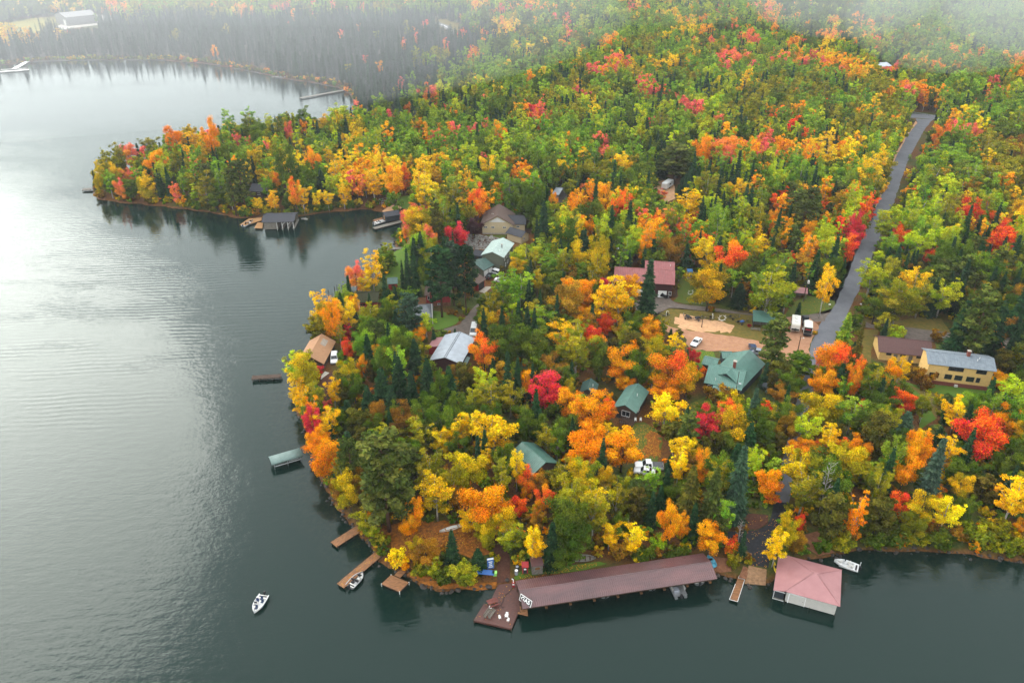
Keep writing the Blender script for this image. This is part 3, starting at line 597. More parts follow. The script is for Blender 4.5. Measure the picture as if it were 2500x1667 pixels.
def window(par, x, z, w, h, y=0.0, side='front', L=0, D=0, frame='white_paint', bars=1, pane='glass'):
    """a window in the front (y=0), back, left or right wall: frame with a recessed pane and glazing bar"""
    t = .07; fr = MB(); pn = MB()
    def put(mb, cx, cz, sx, sz, out, th):
        if side == 'front': mb.box((cx, y - out, cz), (sx, th, sz))
        elif side == 'right': mb.box((L + out, cx, cz), (th, sx, sz))
        elif side == 'left': mb.box((-out, cx, cz), (th, sx, sz))
    for cx, cz, sx, sz in ((x, z + h / 2, w + t, t), (x, z - h / 2, w + t, t), (x - w / 2, z, t, h - t), (x + w / 2, z, t, h - t)): put(fr, cx, cz, sx, sz, .04, .09)
    for k in range(bars): put(fr, x - w / 2 + w * (k + 1) / (bars + 1), z, t * .7, h - t * 1.1, .035, .06)
    put(pn, x, z, w - t * 1.02, h - t * 1.02, .012, .03)
    f = fr.build('window', frame, par); pn.build('pane', pane, f); return f
def door(par, x, w, h, z0=0.0, y=0.0, side='front', L=0, material='white_paint', panels=4, kind='door'):
    mb = MB(); n = panels
    for k in range(n):
        zc = z0 + h * (k + .5) / n; hh = h / n - .03
        if side == 'front': mb.box((x, y - .03, zc), (w, .08, hh))
        elif side == 'right': mb.box((L + .03, x, zc), (.08, w, hh))
        else: mb.box((-.03, x, zc), (.08, w, hh))
    o = mb.build(kind, material, par)
    hd = MB()
    if side == 'front': hd.box((x + w * .4, y - .1, z0 + 1.0), (.1, .06, .06))
    elif side == 'right': hd.box((L + .1, x + w * .4, z0 + 1.0), (.06, .1, .06))
    else: hd.box((-.1, x + w * .4, z0 + 1.0), (.06, .1, .06))
    hd.build('handle', 'black', o); return o
def gable_walls(mb, x0, x1, y0, y1, z0, he, rise, ridge):
    if ridge == 'x':
        ym = (y0 + y1) / 2
        vs = [(x0, y0, z0), (x0, y0, he), (x0, ym, he + rise), (x0, y1, he), (x0, y1, z0)]; vs += [(x1, *v[1:]) for v in vs]
        fs = [(0, 1, 2, 3, 4), (9, 8, 7, 6, 5), (0, 5, 6, 1), (4, 3, 8, 9)]
    else:
        xm = (x0 + x1) / 2
        vs = [(x0, y0, z0), (x0, y0, he), (xm, y0, he + rise), (x1, y0, he), (x1, y0, z0)]; vs += [(v[0], y1, v[2]) for v in vs]
        fs = [(0, 1, 2, 3, 4), (9, 8, 7, 6, 5), (0, 5, 6, 1), (4, 3, 8, 9)]
    mb.add(vs, fs)
def gable_roof(mb, x0, x1, y0, y1, he, rise, ridge, ov=.5, th=.14, rib=0.0, lift=.06):
    if ridge == 'x':
        ym = (y0 + y1) / 2; sl = rise / (ym - y0); zo = he - sl * ov + lift; zr = he + rise + lift
        qs = [[(x0 - ov, y0 - ov, zo), (x1 + ov, y0 - ov, zo), (x1 + ov, ym, zr), (x0 - ov, ym, zr)], [(x1 + ov, y1 + ov, zo), (x0 - ov, y1 + ov, zo), (x0 - ov, ym, zr), (x1 + ov, ym, zr)]]
    else:
        xm = (x0 + x1) / 2; sl = rise / (xm - x0); zo = he - sl * ov + lift; zr = he + rise + lift
        qs = [[(x0 - ov, y1 + ov, zo), (x0 - ov, y0 - ov, zo), (xm, y0 - ov, zr), (xm, y1 + ov, zr)], [(x1 + ov, y0 - ov, zo), (x1 + ov, y1 + ov, zo), (xm, y1 + ov, zr), (xm, y0 - ov, zr)]]
    for q in qs:
        mb.slab(q, th)
        if rib:
            a, b, c, d = [Vector(p) for p in q]; L = (b - a).length; n = max(2, int(L / rib)); nn = (b - a).cross(d - a).normalized(); nn = nn if nn.z > 0 else -nn; ex = (b - a).normalized()
            for k in range(n + 1):
                e = a + ex * (L * k / n); t = e + (d - a); w = ex * .05; h = nn * .07
                mb.add([e - w, e + w, e + h, t - w, t + w, t + h], [(0, 2, 5, 3), (2, 1, 4, 5), (0, 1, 2), (3, 5, 4)])
    r = .09
    if ridge == 'x': mb.tube([(x0 - ov, ym, zr), (x1 + ov, ym, zr)], r, 6)
    else: mb.tube([(xm, y0 - ov, zr), (xm, y1 + ov, zr)], r, 6)
def hip_roof(mb, x0, x1, y0, y1, he, rise, inset, ov=.5, th=.12):
    x0 -= ov; x1 += ov; y0 -= ov; y1 += ov; ym = (y0 + y1) / 2; z = he; zr = he + rise
    A, B, C_, D_ = (x0, y0, z), (x1, y0, z), (x1, y1, z), (x0, y1, z); P_, Q = (x0 + inset, ym, zr), (x1 - inset, ym, zr)
    for q in ([A, B, Q, P_], [B, C_, Q], [C_, D_, P_, Q], [D_, A, P_]): mb.slab(q, th)
def chimney(par, x, y, z0, z1, w=.6, m='brick'):
    o = MB().box((x, y, (z0 + z1) / 2), (w, w, z1 - z0)).build('chimney', m, par); MB().box((x, y, z1 + .08), (w + .16, w + .16, .14)).build('chimney_cap', 'concrete', o); return o
def vent(par, x, y, z, h=.5, m='white_paint'):
    MB().tube([(x, y, z - .2), (x, y, z + h)], .07, 6).build('vent_pipe', m, par)
def house(name, label, fr, he, rise, ridge, wall, roof, ov=.5, rib=0.0, z=LAND, cat='house', group=None, clear=1.0, th=.14):
    o = thing(name, label, cat, (fr.a.x, fr.a.y, z), fr.rz, group); o['len'] = fr.L
    w = MB(); gable_walls(w, 0, fr.L, 0, fr.D, 0, he, rise, ridge); w.build('wall', wall, o)
    r = MB(); gable_roof(r, 0, fr.L, 0, fr.D, he, rise, ridge, ov, th, rib); rf_ = r.build('roof', roof, o)
    e = 1.5; WALLS.append(np.array([(fr.a + fr.x * qx + fr.y * qy)[:2] for qx, qy in ((-e, -e), (fr.L + e, -e), (fr.L + e, fr.D + e), (-e, fr.D + e))]))
    n = max(1, int(max(fr.L, fr.D) / 5))
    for k in range(n + 1):
        for m_ in range(max(1, int(min(fr.L, fr.D) / 5)) + 1):
            lx = fr.L * (k / n if fr.L >= fr.D else m_ / max(1, int(fr.L / 5))); ly = fr.D * (m_ / max(1, int(fr.D / 5)) if fr.L >= fr.D else k / n)
            p = fr.a + fr.x * lx + fr.y * ly; foot(p, 2.6 * clear)
    return o, rf_

def letters(body, size, par, loc, m):
    tx = bpy.data.curves.new('letters', 'FONT'); tx.body = body; tx.size = size; tx.align_x = 'CENTER'; tx.align_y = 'CENTER'; tx.extrude = .012; tx.offset = .03
    to = bpy.data.objects.new('letters', tx); me = bpy.data.meshes.new_from_object(to); bpy.data.objects.remove(to); me.materials.clear(); me.materials.append(M(m))
    o = bpy.data.objects.new('lettering', me); COL.objects.link(o); o.parent = par; o.location = loc; o.rotation_euler = (R(90), 0, 0); return o
# --- long maroon boathouse on posts, open to the lake
def gas_boathouse():
    ze = 3.0
    A_, B_, C_ = G(1277.5, 1485, ze), G(1750, 1412, ze), G(1259.5, 1418, ze)
    fr = Frame(A_, B_, C_); L, D = fr.L, fr.D; landmark('the long maroon boathouse', fr.mid); landmark('the far end of the long maroon boathouse', fr.a + fr.x * L)
    o = thing('boathouse', 'long open boathouse with a ribbed maroon metal roof beside the fuel dock', 'boathouse', (fr.a.x, fr.a.y, 0), fr.rz)
    r = MB(); gable_roof(r, 0, L, 0, D, ze, .95, 'x', .05, .05, .36, .05); r.build('roof', 'roof_maroon_metal', o)
    fb = MB(); fb.box((L / 2, .12, ze - .18), (L, .12, .28)); fb.build('front_beam', 'wood_dark', o); MB().box((L / 2, D - .12, ze - .18), (L, .12, .28)).build('rear_beam', 'wood_dark', o)
    nb = 8
    for k in range(nb + 1):
        x = .15 + (L - .3) * k / nb
        p = MB().tube([(x, 1.95, -1.5), (x, 1.95, ze + .3)], .11, 6).build('post', 'wood_dark', o); MB().box((x, 1.8, .36), (.42, .5, .2)).build('post_collar', 'wood_dock', p)
        MB().tube([(x, D - .15, -.6), (x, D - .15, ze - .05)], .10, 6).build('post', 'wood_dark', o)
        MB().tube([(x, D / 2, -1.2), (x, D / 2, ze + .8)], .09, 6).build('post', 'wood_dark', o)
        MB().box((x, D / 2, ze - .05), (.1, D - .3, .22)).build('cross_beam', 'wood_dark', o)
        fg = MB()
        for q in range(int((D - 3.0) / .2)): fg.box((x, 1.75 + .2 * q, .42), (.5 if 0 < k < nb else .7, .17, .05))
        fg.build('finger_dock', 'wood_dark', o, kind='stuff')
        br = MB()
        for s_ in (-1, 1):
            if 0 < x + s_ < L: br.tube([(x, 1.95, ze - .9), (x + s_ * .8, 1.95, ze - .05)], .05, 4)
        br.build('brace', 'wood_dark', o)
    wk = MB()
    for q in range(int(L / .2)): wk.box((.1 + .2 * q, D - .75, .55), (.17, 1.3, .05))
    wk.build('walkway', 'wood_dark', o, kind='stuff')
    # gable boards
    for x in (0.0, L):
        MB().add([(x, .05, ze + .0), (x, D - .05, ze + .0), (x, D / 2, ze + .86)], [(0, 1, 2)]).build('gable_board', 'wood_dark', o)
    foot(fr.mid, 8)
    for k in range(9): foot(fr.a + fr.x * (L * k / 8) + fr.y * D, 3.0)
    keep('P', 1255, 1345, 1755, 1490, fr.a.y + 12)
    # sign on the roof end
    sg = thing('fuel_sign', 'black sign with white letters GAS on the boathouse roof end', 'sign', (fr.a.x, fr.a.y, 0), fr.rz)
    cx, cy_, cz = .62, 1.05, ze + .62
    def quad(name, w, h, off, m, par):
        mb = MB(); mb.box((0, 0, 0), (w, .06, h)); ob = mb.build(name, m, par); ob.location = (cx + .0, cy_ - off, cz); ob.rotation_euler = (R(-22), 0, R(-52)); return ob
    b0 = quad('sign_border', 2.5, 1.2, 0, 'white_paint', sg); b1 = MB().box((0, -.04, 0), (2.26, .05, .98)).build('sign_panel', 'black', b0)
    letters('GAS', 1.0, b0, (0, -.08, 0), 'white_paint')
    MB().tube([(cx, cy_ + .1, cz - 1.0), (cx, cy_ + .1, cz)], .04, 5).build('sign_leg', 'galvanised', sg)
    return fr
GB = gas_boathouse()

# --- square boathouse with the pink hip roof
def pink_boathouse():
    ze = 2.7
    a, b, c = W('b', 1105, 1082, ze), W('b', 1648, 1232, ze), W('b', 1240, 715, ze + .0)
    fr = Frame(a, b, None, 8.6); L, D = fr.L, fr.D
    o = thing('boathouse', 'square boathouse with pink hipped metal roof and pale metal walls', 'boathouse', (fr.a.x, fr.a.y, 0), fr.rz); landmark('the pink roofed boathouse', fr.mid)
    w = MB(); w.box((L / 2, .3, ze / 2 + .1), (L - .7, .1, ze - .1)); w.box((.3, D / 2, ze / 2 + .1), (.1, D - .7, ze - .1)); w.box((L - .35, D / 2, ze / 2 + .1), (.1, D - .6, ze - .1)); w.box((L / 2, D - .35, ze / 2 + .1), (L - .7, .1, ze - .1)); w.build('wall', 'wall_metal_pale', o)
    rb = MB()
    for k in range(int((L - .8) / .3)): rb.box((.5 + .3 * k, .235, ze / 2 + .1), (.04, .03, ze - .2))
    rb.build('wall_rib', 'wall_metal_pale', o, kind='stuff')
    r = MB(); hip_roof(r, 0, L, 0, D, ze, 1.75, L / 2 + .1, .12, .06)
    r.build('roof', 'roof_pink_metal', o)
    hp = MB(); apex = [(L / 2 - .4, D / 2, ze + 1.80), (L / 2 + .4, D / 2, ze + 1.80)]
    for q, ap in (((-.12, -.12), 0), ((L + .12, -.12), 1), ((L + .12, D + .12), 1), ((-.12, D + .12), 0)): hp.tube([(q[0], q[1], ze + .02), apex[ap]], .05, 5)
    hp.build('ridge_cap', 'roof_pink_metal', o)
    lt = MB(); lt.slab([(-1.9, -.12, ze - .42), (-.05, -.12, ze + .03), (-.05, D + .12, ze + .03), (-1.9, D + .12, ze - .42)], .06); lt.build('lean_to_roof', 'roof_pink_metal', o)
    door(o, 2.05, 2.5, 2.0, .15, .24, 'front', material='wall_metal_pale', panels=5, kind='boat_door')
    tr = MB(); tr.box((.72, .2, 1.2), (.14, .12, 2.3)); tr.box((3.4, .2, 1.2), (.1, .1, 2.2)); tr.box((2.05, .2, 2.24), (2.7, .1, .12)); tr.build('door_trim', 'white_paint', o)
    sc = MB(); sc.box((-.85, .3, 1.05), (1.55, .08, 1.9)); sc.build('screen_panel', 'wall_slate', o)
    ps = MB(); ps.box((-1.72, .28, 1.1), (.12, .12, 2.1)); ps.box((-.85, .24, .1), (1.8, .14, .14)); ps.box((-.85, .24, 1.98), (1.8, .1, .1)); ps.build('screen_frame', 'white_paint', o)
    dk = MB().box((-.85, D / 2, .28), (1.7, D - .2, .14)); dk.build('side_dock', 'wood_grey', o)
    ls = MB().box((-1.78, D / 2, 1.2), (.08, D - .4, 2.0)); ls.build('side_wall', 'wall_slate', o)
    for x in (.3, L / 2, L - .35):
        for y in (.35, D - .4): MB().tube([(x, y, -2), (x, y, .3)], .12, 6).build('piling', 'wood_dark', o)
    foot(fr.mid, 6); keep('b', 960, 690, 1800, 1340, fr.a.y + 12)
    return fr
PB = pink_boathouse()

# --- cabins and houses
fr = Frame(W('k', 755, 213, 4.1), W('k', 898, 250, 4.1), W('k', 1008, 112, 4.1)); landmark('the small green roofed cabin', fr.mid)
o, rfx = house('cabin', 'small brown cabin with green metal gable roof above the white pickup', fr, 2.9, 1.25, 'y', 'wall_brown', 'roof_green_metal', .45, .45, cat='cabin')
window(o, fr.L * .55, 1.6, 1.9, 1.4, bars=1); window(o, 3, 1.6, 1.2, .9, side='right', L=fr.L); door(o, fr.L * .2, .9, 2.0, material='wall_slate', panels=2); vent(rfx, fr.L * .75, fr.D * .55, 3.9)
dkk = MB()
for k in range(12): dkk.box((fr.L * .75, -.12 - .22 * k, .55), (fr.L * .7, .19, .06))
dkk.build('deck', 'wood_dark', o); rl = MB()
for x in np.linspace(fr.L * .42, fr.L * 1.08, 7): rl.box((x, -2.6, .95), (.07, .07, .9))
rl.box((fr.L * .75, -2.6, 1.4), (fr.L * .72, .08, .08)); rl.build('railing', 'wood_dark', o)
keep('k', 745, 70, 1010, 340, fr.a.y + 3); keep('k', 850, 330, 1090, 700, fr.a.y - 8)
fr = Frame(W('k', 505, 105, 4.0), W('k', 600, 118, 4.0), W('k', 560, 45, 4.0))
o, rfx = house('cabin', 'mostly hidden cabin with grey green roof behind the orange maples', fr, 2.8, 1.1, 'y', 'wall_brown', 'roof_green_dark', .4, .45, cat='cabin'); vent(rfx, fr.L * .8, 1.5, 3.8); keep('k', 505, 35, 630, 100, fr.a.y + 2); landmark('the half hidden cabin behind the orange maples', fr.mid)
fr = Frame(W('k', 150, 700, 4.0), W('k', 322, 622, 4.0), None, 7.5); landmark('the teal roofed cabin near the fuel dock', fr.mid)
o, rfx = house('cabin', 'cabin with teal green roof half hidden by bare branches', fr, 2.8, 1.6, 'y', 'wall_brown', 'roof_green_metal', .4, .45, cat='cabin'); window(o, fr.L * .3, 1.5, 1.0, .9); window(o, 2.5, 1.5, 1.0, .9, side='right', L=fr.L); keep('k', 95, 520, 325, 690, fr.a.y + 2)

def lodge():
    fr = Frame(W('d', 650, 1000, 4.3), W('d', 1080, 1090, 4.3), None, 9.0); L, D = fr.L, fr.D; landmark('the green roofed lodge', fr.mid)
    o, rfx = house('lodge', 'large green metal roofed lodge with brick chimney and dark walls', fr, 3.1, 2.3, 'x', 'wall_slate', 'roof_green_metal', .45, .45, cat='lodge', clear=1.5)
    # rear wing: its ridge runs back towards the parking lot
    e0 = W('d', 1060, 1060, 4.3); e1 = W('d', 1360, 745, 4.3); d1 = Vector((e1.x - e0.x, e1.y - e0.y, 0)); rot = math.atan2(d1.y, d1.x) - fr.rz; LW = d1.length; wd = 8.0
    wl, wr = MB(), MB(); gable_walls(wl, 0, wd, 1.2, LW, 0, 3.1, 2.25, 'y'); gable_roof(wr, 0, wd, 1.2, LW, 3.1, 2.25, 'y', .45, .14, .45)
    base = Vector((L - .1, .0, 0)); ex = Vector((math.sin(rot), -math.cos(rot), 0)); ey = Vector((math.cos(rot), math.sin(rot), 0)); org = base - ex * wd
    for mb, nm, m in ((wl, 'rear_wall', 'wall_slate'), (wr, 'rear_roof', 'roof_green_metal')):
        mb.v = [tuple(org + ex * v[0] + ey * v[1] + Vector((0, 0, v[2] + (.0 if nm == 'rear_wall' else .01)))) for v in mb.v]; mb.build(nm, m, o)
    for k in range(5): p = fr.a + fr.x * (L - 2) + d1 * (k / 4) - fr.y * 0; foot(p, 4)
    n1 = Vector((-d1.y, d1.x, 0)).normalized(); b1 = Vector((e0.x, e0.y, 0)); WALLS.append(np.array([q[:2] for q in (b1 - n1 * 1.5, b1 + d1 * 1.1 - n1 * 1.5, b1 + d1 * 1.1 + n1 * 9, b1 + n1 * 9)]))
    # porch
    pm = MB(); pm.slab([(L * .22, -2.2, 2.35), (L * .70, -2.2, 2.35), (L * .70, .1, 2.95), (L * .22, .1, 2.95)], .1); pm.build('porch_roof', 'roof_green_metal', o)
    pw = MB(); pw.box((L * .46, -1.1, 1.1), (L * .44, 2.0, 2.2)); pw.build('porch_wall', 'wall_slate', o)
    window(o, L * .40, 1.4, 1.1, 1.0, y=-2.1, frame='white_paint'); door(o, L * .56, .9, 2.0, 0, -2.1, material='wood_grey', panels=2)
    window(o, L * .12, 1.9, .9, .8); window(o, L * .85, 1.7, 1.7, .9, bars=2)
    for y in (1.6, 4.2, 6.8): window(o, y, 1.8, 1.1, .9, side='right', L=L)
    chimney(o, L * .68, D * .62, 3.2, 6.9, .7); dish = MB().lathe([(.02, 0), (.2, .03), (.34, .1), (.36, .12)], (L * .97, .6, 4.0), 10); dish.build('satellite_dish', 'galvanised', o)
    MB().tube([(L * .9, -.6, 0), (L * .9, -.6, 8.0)], .08, 6).build('mast', 'wood_dark', o); vent(rfx, L * .25, .8, 3.6)
    keep('d', 640, 640, 1370, 1190, fr.a.y + 1); keep('d', 1090, 560, 1400, 700, fr.a.y + 12)
    for nm, lb, A_, B_, dep in (('shed', 'low green roofed shed at the left corner of the lodge', ('d', 610, 765), ('d', 765, 800), 4.0), ('shed', 'small green roofed shed behind the lodge', ('d', 872, 690), ('d', 975, 690), 3.0)):
        f2 = Frame(W(*A_, 3.6), W(*B_, 3.6), None, dep); ob, _ = house(nm, lb, f2, 2.3, .8, 'x', 'wall_slate', 'roof_green_metal', .3, .45, cat='shed', clear=.8); door(ob, f2.L * .4, .9, 1.9, material='wood_dark', panels=2)
lodge()

def yellow_two_storey():
    fr = Frame(W('f', 1150, 705, 7.1), W('f', 1975, 800, 7.1), None, 7.0); L, D = fr.L, fr.D; landmark('the yellow two storey house', fr.mid)
    o, rfx = house('house', 'two storey yellow house with blue grey metal roof and brick base', fr, 5.85, 1.25, 'x', 'wall_yellow', 'roof_blue_grey', .45, .5)
    MB().box((L / 2, -.06, .55), (L + .05, .14, 1.1)).build('brick_base', 'brick', o)
    sx = L / (1975 - 1150)
    for x0, x1, zc, h, b in ((1190, 1312, 2.6, 1.25, 2), (1390, 1480, 2.6, 1.25, 1), (1520, 1615, 2.6, 1.25, 1), (1670, 1765, 2.6, 1.25, 1), (1795, 1842, 2.6, 1.25, 0), (1410, 1600, 4.9, 1.0, 3), (1765, 1892, 4.9, 1.0, 2)):
        window(o, ((x0 + x1) / 2 - 1150) * sx, zc, (x1 - x0) * sx, h, bars=b, frame='wall_slate')
    chimney(o, L * .63, D * .5, 6.2, 8.4, .7); vent(rfx, L * .8, D * .4, 6.9); vent(rfx, L * .76, D * .3, 6.7)
    st = MB().box((L * .5, -.35, .5), (.7, .5, .5)); st.build('meter_box', 'off_white', o)
    keep('f', 1120, 570, 2010, 1060, fr.a.y + 1)
    f3 = Frame(W('f', 1445, 620, 3.8), W('f', 1690, 640, 3.8), None, 7.0)
    ob = thing('garage', 'small building with brown hipped roof behind the yellow two storey house', 'garage', (f3.a.x, f3.a.y, LAND), f3.rz); MB().box((f3.L / 2, 3.5, 1.3), (f3.L, 7, 2.6)).build('wall', 'wall_yellow', ob); r = MB(); hip_roof(r, 0, f3.L, 0, 7, 2.62, 1.5, f3.L * .45, .4); r.build('roof', 'roof_brown_shingle', ob); foot(f3.mid, 6); keep('f', 1440, 530, 1690, 620, f3.a.y)
    fr = Frame(W('f', 522, 550, 3.9), W('f', 1165, 618, 3.9), None, 8.0); L = fr.L; landmark('the long brown roofed yellow building', fr.mid)
    o, rfx = house('motel_building', 'long low yellow building with brown shingle roof beside the two storey house', fr, 2.7, 1.9, 'x', 'wall_yellow', 'roof_brown_shingle', .5, 0, cat='building')
    for x in (.18, .46, .78): window(o, L * x, 1.95, 1.2, .7, frame='wall_slate')
    door(o, L * .32, .95, 2.05, material='wood_grey', panels=2); door(o, L * .62, .95, 2.05, material='wood_grey', panels=2)
    keep('f', 515, 385, 1210, 690, fr.a.y)
yellow_two_storey()

def barn():
    fr = Frame(W('e', 88, 487, 5.9), W('e', 640, 522, 5.9), None, 9.5); L, D = fr.L, fr.D; landmark('the maroon barn', fr.mid)
    o, rfx = house('barn', 'maroon metal barn with white garage doors above the trailer yard', fr, 4.8, 2.1, 'x', 'wall_maroon', 'roof_maroon_barn', .5, .5, cat='barn')
    WALLS.append(np.array([(fr.a + fr.x * qx + fr.y * qy)[:2] for qx, qy in ((L * .5, 0), (L + 1.5, 0), (L + 1.5, D * .55 + 8.5), (L * .5, D * .55 + 8.5))]))
    w2, r2 = MB(), MB(); gable_walls(w2, L * .53, L * 1.0, D * .55, D * .55 + 7, 0, 6.2, 1.6, 'x'); gable_roof(r2, L * .53, L * 1.0, D * .55, D * .55 + 7, 6.2, 1.6, 'x', .45, .14, .5); w2.build('rear_wall', 'wall_maroon', o); r2.build('rear_roof', 'roof_maroon_barn', o)
    sx = L / (640 - 88)
    for x in (120, 235, 350, 465): door(o, (x - 5) * sx, 2.5, 2.2, .05, material='white_paint', panels=4, kind='garage_door')
    window(o, (620 - 88) * sx, 1.5, .9, 1.2)
    st = MB()
    for k in range(10): st.box((L + .9, 1.0 + .35 * k, .25 + .28 * k), (1.1, .34, .08))
    st.build('stair', 'wood_dark', o); rl = MB(); rl.tube([(L + 1.45, .9, 1.1), (L + 1.45, 4.5, 3.9)], .05, 5)
    for k in range(5): rl.tube([(L + 1.45, 1 + .8 * k, .1), (L + 1.45, 1 + .8 * k, 1.2 + .65 * k)], .04, 5)
    rl.build('stair_rail', 'wood_dark', o); vent(rfx, L * .95, D * .75, 7.3); keep('e', 85, 320, 715, 620, fr.a.y); keep('e', 610, 420, 860, 700, fr.a.y)
barn()

def shelter():
    fr = Frame(W('e', 1418, 872, 3.5), W('e', 1632, 893, 3.5), None, 4.6); L, D = fr.L, fr.D; landmark('the green roofed open shelter', fr.mid)
    o = thing('shelter', 'open sided shelter with green metal roof in the trailer yard', 'shelter', (fr.a.x, fr.a.y, LAND), fr.rz)
    r = MB(); r.slab([(-.3, -.4, 2.3), (L + .3, -.4, 2.3), (L + .3, D + .3, 3.1), (-.3, D + .3, 3.1)], .1); n = int(L / .4)
    for k in range(n + 1): x = L * k / n; r.slab([(x - .03, -.4, 2.345), (x + .03, -.4, 2.345), (x + .03, D + .3, 3.145), (x - .03, D + .3, 3.145)], .04)
    r.build('roof', 'roof_green_metal', o); MB().box((L / 2, D, 1.4), (L, .1, 2.8)).build('back_wall', 'wall_slate', o)
    for x in (0, L):
        MB().box((x, D / 2, 1.25), (.1, D, 2.3)).build('side_wall', 'wall_slate', o)
    for x in (.1, L / 3, 2 * L / 3, L - .1): MB().box((x, 0, 1.1), (.14, .14, 2.3)).build('post', 'wood_dark', o)
    MB().box((L / 2, D * .6, .5), (L * .85, 1.2, .9)).build('wood_stack', 'wood_grey', o); foot(fr.mid, 5); keep('e', 1410, 810, 1660, 940, fr.a.y)
shelter()

def cream_house():
    fr = Frame(W('g', 470, 552), W('g', 915, 558), None, 11.0); L, D = fr.L, fr.D; landmark('the cream house with brown roof', fr.mid)
    o, rfx = house('house', 'cream house with steep brown shingle roof above the boulder bank', fr, 3.9, 3.2, 'y', 'wall_cream', 'roof_brown2', .6)
    WALLS.append(np.array([(fr.a + fr.x * qx + fr.y * qy)[:2] for qx, qy in ((L - 1, 0), (L + 6, 0), (L + 6, 10), (L - 1, 10))]))
    wl, wr = MB(), MB(); gable_walls(wl, L - .1, L + 4.2, 2.0, 8.5, 0, 3.4, 1.8, 'x'); gable_roof(wr, L - 1.5, L + 4.2, 2.0, 8.5, 3.4, 1.8, 'x', .5); wl.build('wing_wall', 'wall_cream', o); wr.build('wing_roof', 'roof_grey_shingle', o)
    MB().add([(L * .22, -.12, 4.55), (L * .78, -.12, 4.55), (L * .5, -.12, 6.4)], [(0, 1, 2)]).build('gable_panel', 'off_white', o)
    for x in (.08, .32, .70): window(o, L * x + .3, 2.6, 1.1, .6, frame='white_paint', bars=1)
    window(o, L + 1.8, 2.2, 1.1, .6, y=2.0); MB().box((L / 2, -.1, .25), (L, .1, .5)).build('foundation', 'concrete', o)
    for x, y, z in ((.35, .3, 6.3), (.55, .25, 6.6), (.3, .4, 6.0)): vent(rfx, L * x, D * y, z - .5, .7)
    keep('g', 420, 140, 1170, 560, fr.a.y)
    f2 = Frame(W('g', 832, 632), W('g', 1040, 697), W('g', 1165, 650)); landmark('the small cream garage', f2.mid)
    o, _ = house('garage', 'small cream garage with dark shingle roof below the cream house', f2, 2.7, 1.2, 'x', 'wall_cream', 'roof_grey_shingle', .4, cat='garage', clear=.8); window(o, 1.5, 1.5, .7, .7, side='right', L=f2.L); keep('g', 800, 485, 1170, 700, f2.a.y)
    f3 = Frame(W('g', 465, 852, 6.4), W('g', 775, 888, 6.4), W('g', 1000, 700, 6.4)); landmark('the pale green metal roofed house', f3.mid)
    o, rfx = house('house', 'two storey sage house with pale green metal roof below the boulder bank', f3, 5.2, 1.4, 'y', 'wall_sage', 'roof_pale_green', .35, .45)
    for y, z in ((1.5, 3.9), (4, 3.9), (6.5, 3.9), (2.5, 1.5), (5, 1.5)): window(o, y, z, .8, 1.1, side='right', L=f3.L)
    chimney(o, f3.L * .72, f3.D * .45, 5.5, 7.1, .4, 'galvanised'); vent(rfx, f3.L * .85, f3.D * .25, 5.9); vent(rfx, f3.L * .75, f3.D * .15, 6.2); keep('g', 450, 640, 1000, 960, f3.a.y + 2)
    f4 = Frame(W('g', 485, 1205), W('g', 622, 1132), None, 6.5)
    o, _ = house('garage', 'grey green garage with two white doors beside the sage house', f4, 3.0, 1.3, 'x', 'wall_sage', 'roof_green_dark', .35, .45, cat='garage', clear=.8)
    for x in (.27, .74): door(o, f4.L * x, f4.L * .4, 2.3, .05, material='white_paint', panels=4, kind='garage_door')
    landmark('the garage with two white doors', f4.mid); keep('g', 380, 940, 800, 1270, f4.a.y)
    f5 = Frame(W('i', 885, 308), W('i', 985, 238), None, 6.0)
    o, _ = house('garage', 'maroon garage with black door behind the dark pines', f5, 2.6, 1.2, 'x', 'red_paint', 'roof_brown2', .4, cat='garage', clear=.8); door(o, f5.L * .5, f5.L * .8, 2.1, .03, material='black', panels=4, kind='garage_door'); keep('i', 850, 150, 1090, 340, f5.a.y)
    pt = MB().slab([tuple(W('i', *q, LAND + .06)) for q in ((900, 310), (985, 335), (1095, 240), (1000, 236))], .06); tag(pt.build('concrete_pad', 'concrete'), 'tan concrete pad in front of the maroon garage', 'pad')
mat('roof_pale_green', (.36, .45, .41), .35, .5, .1, .8)
cream_house()

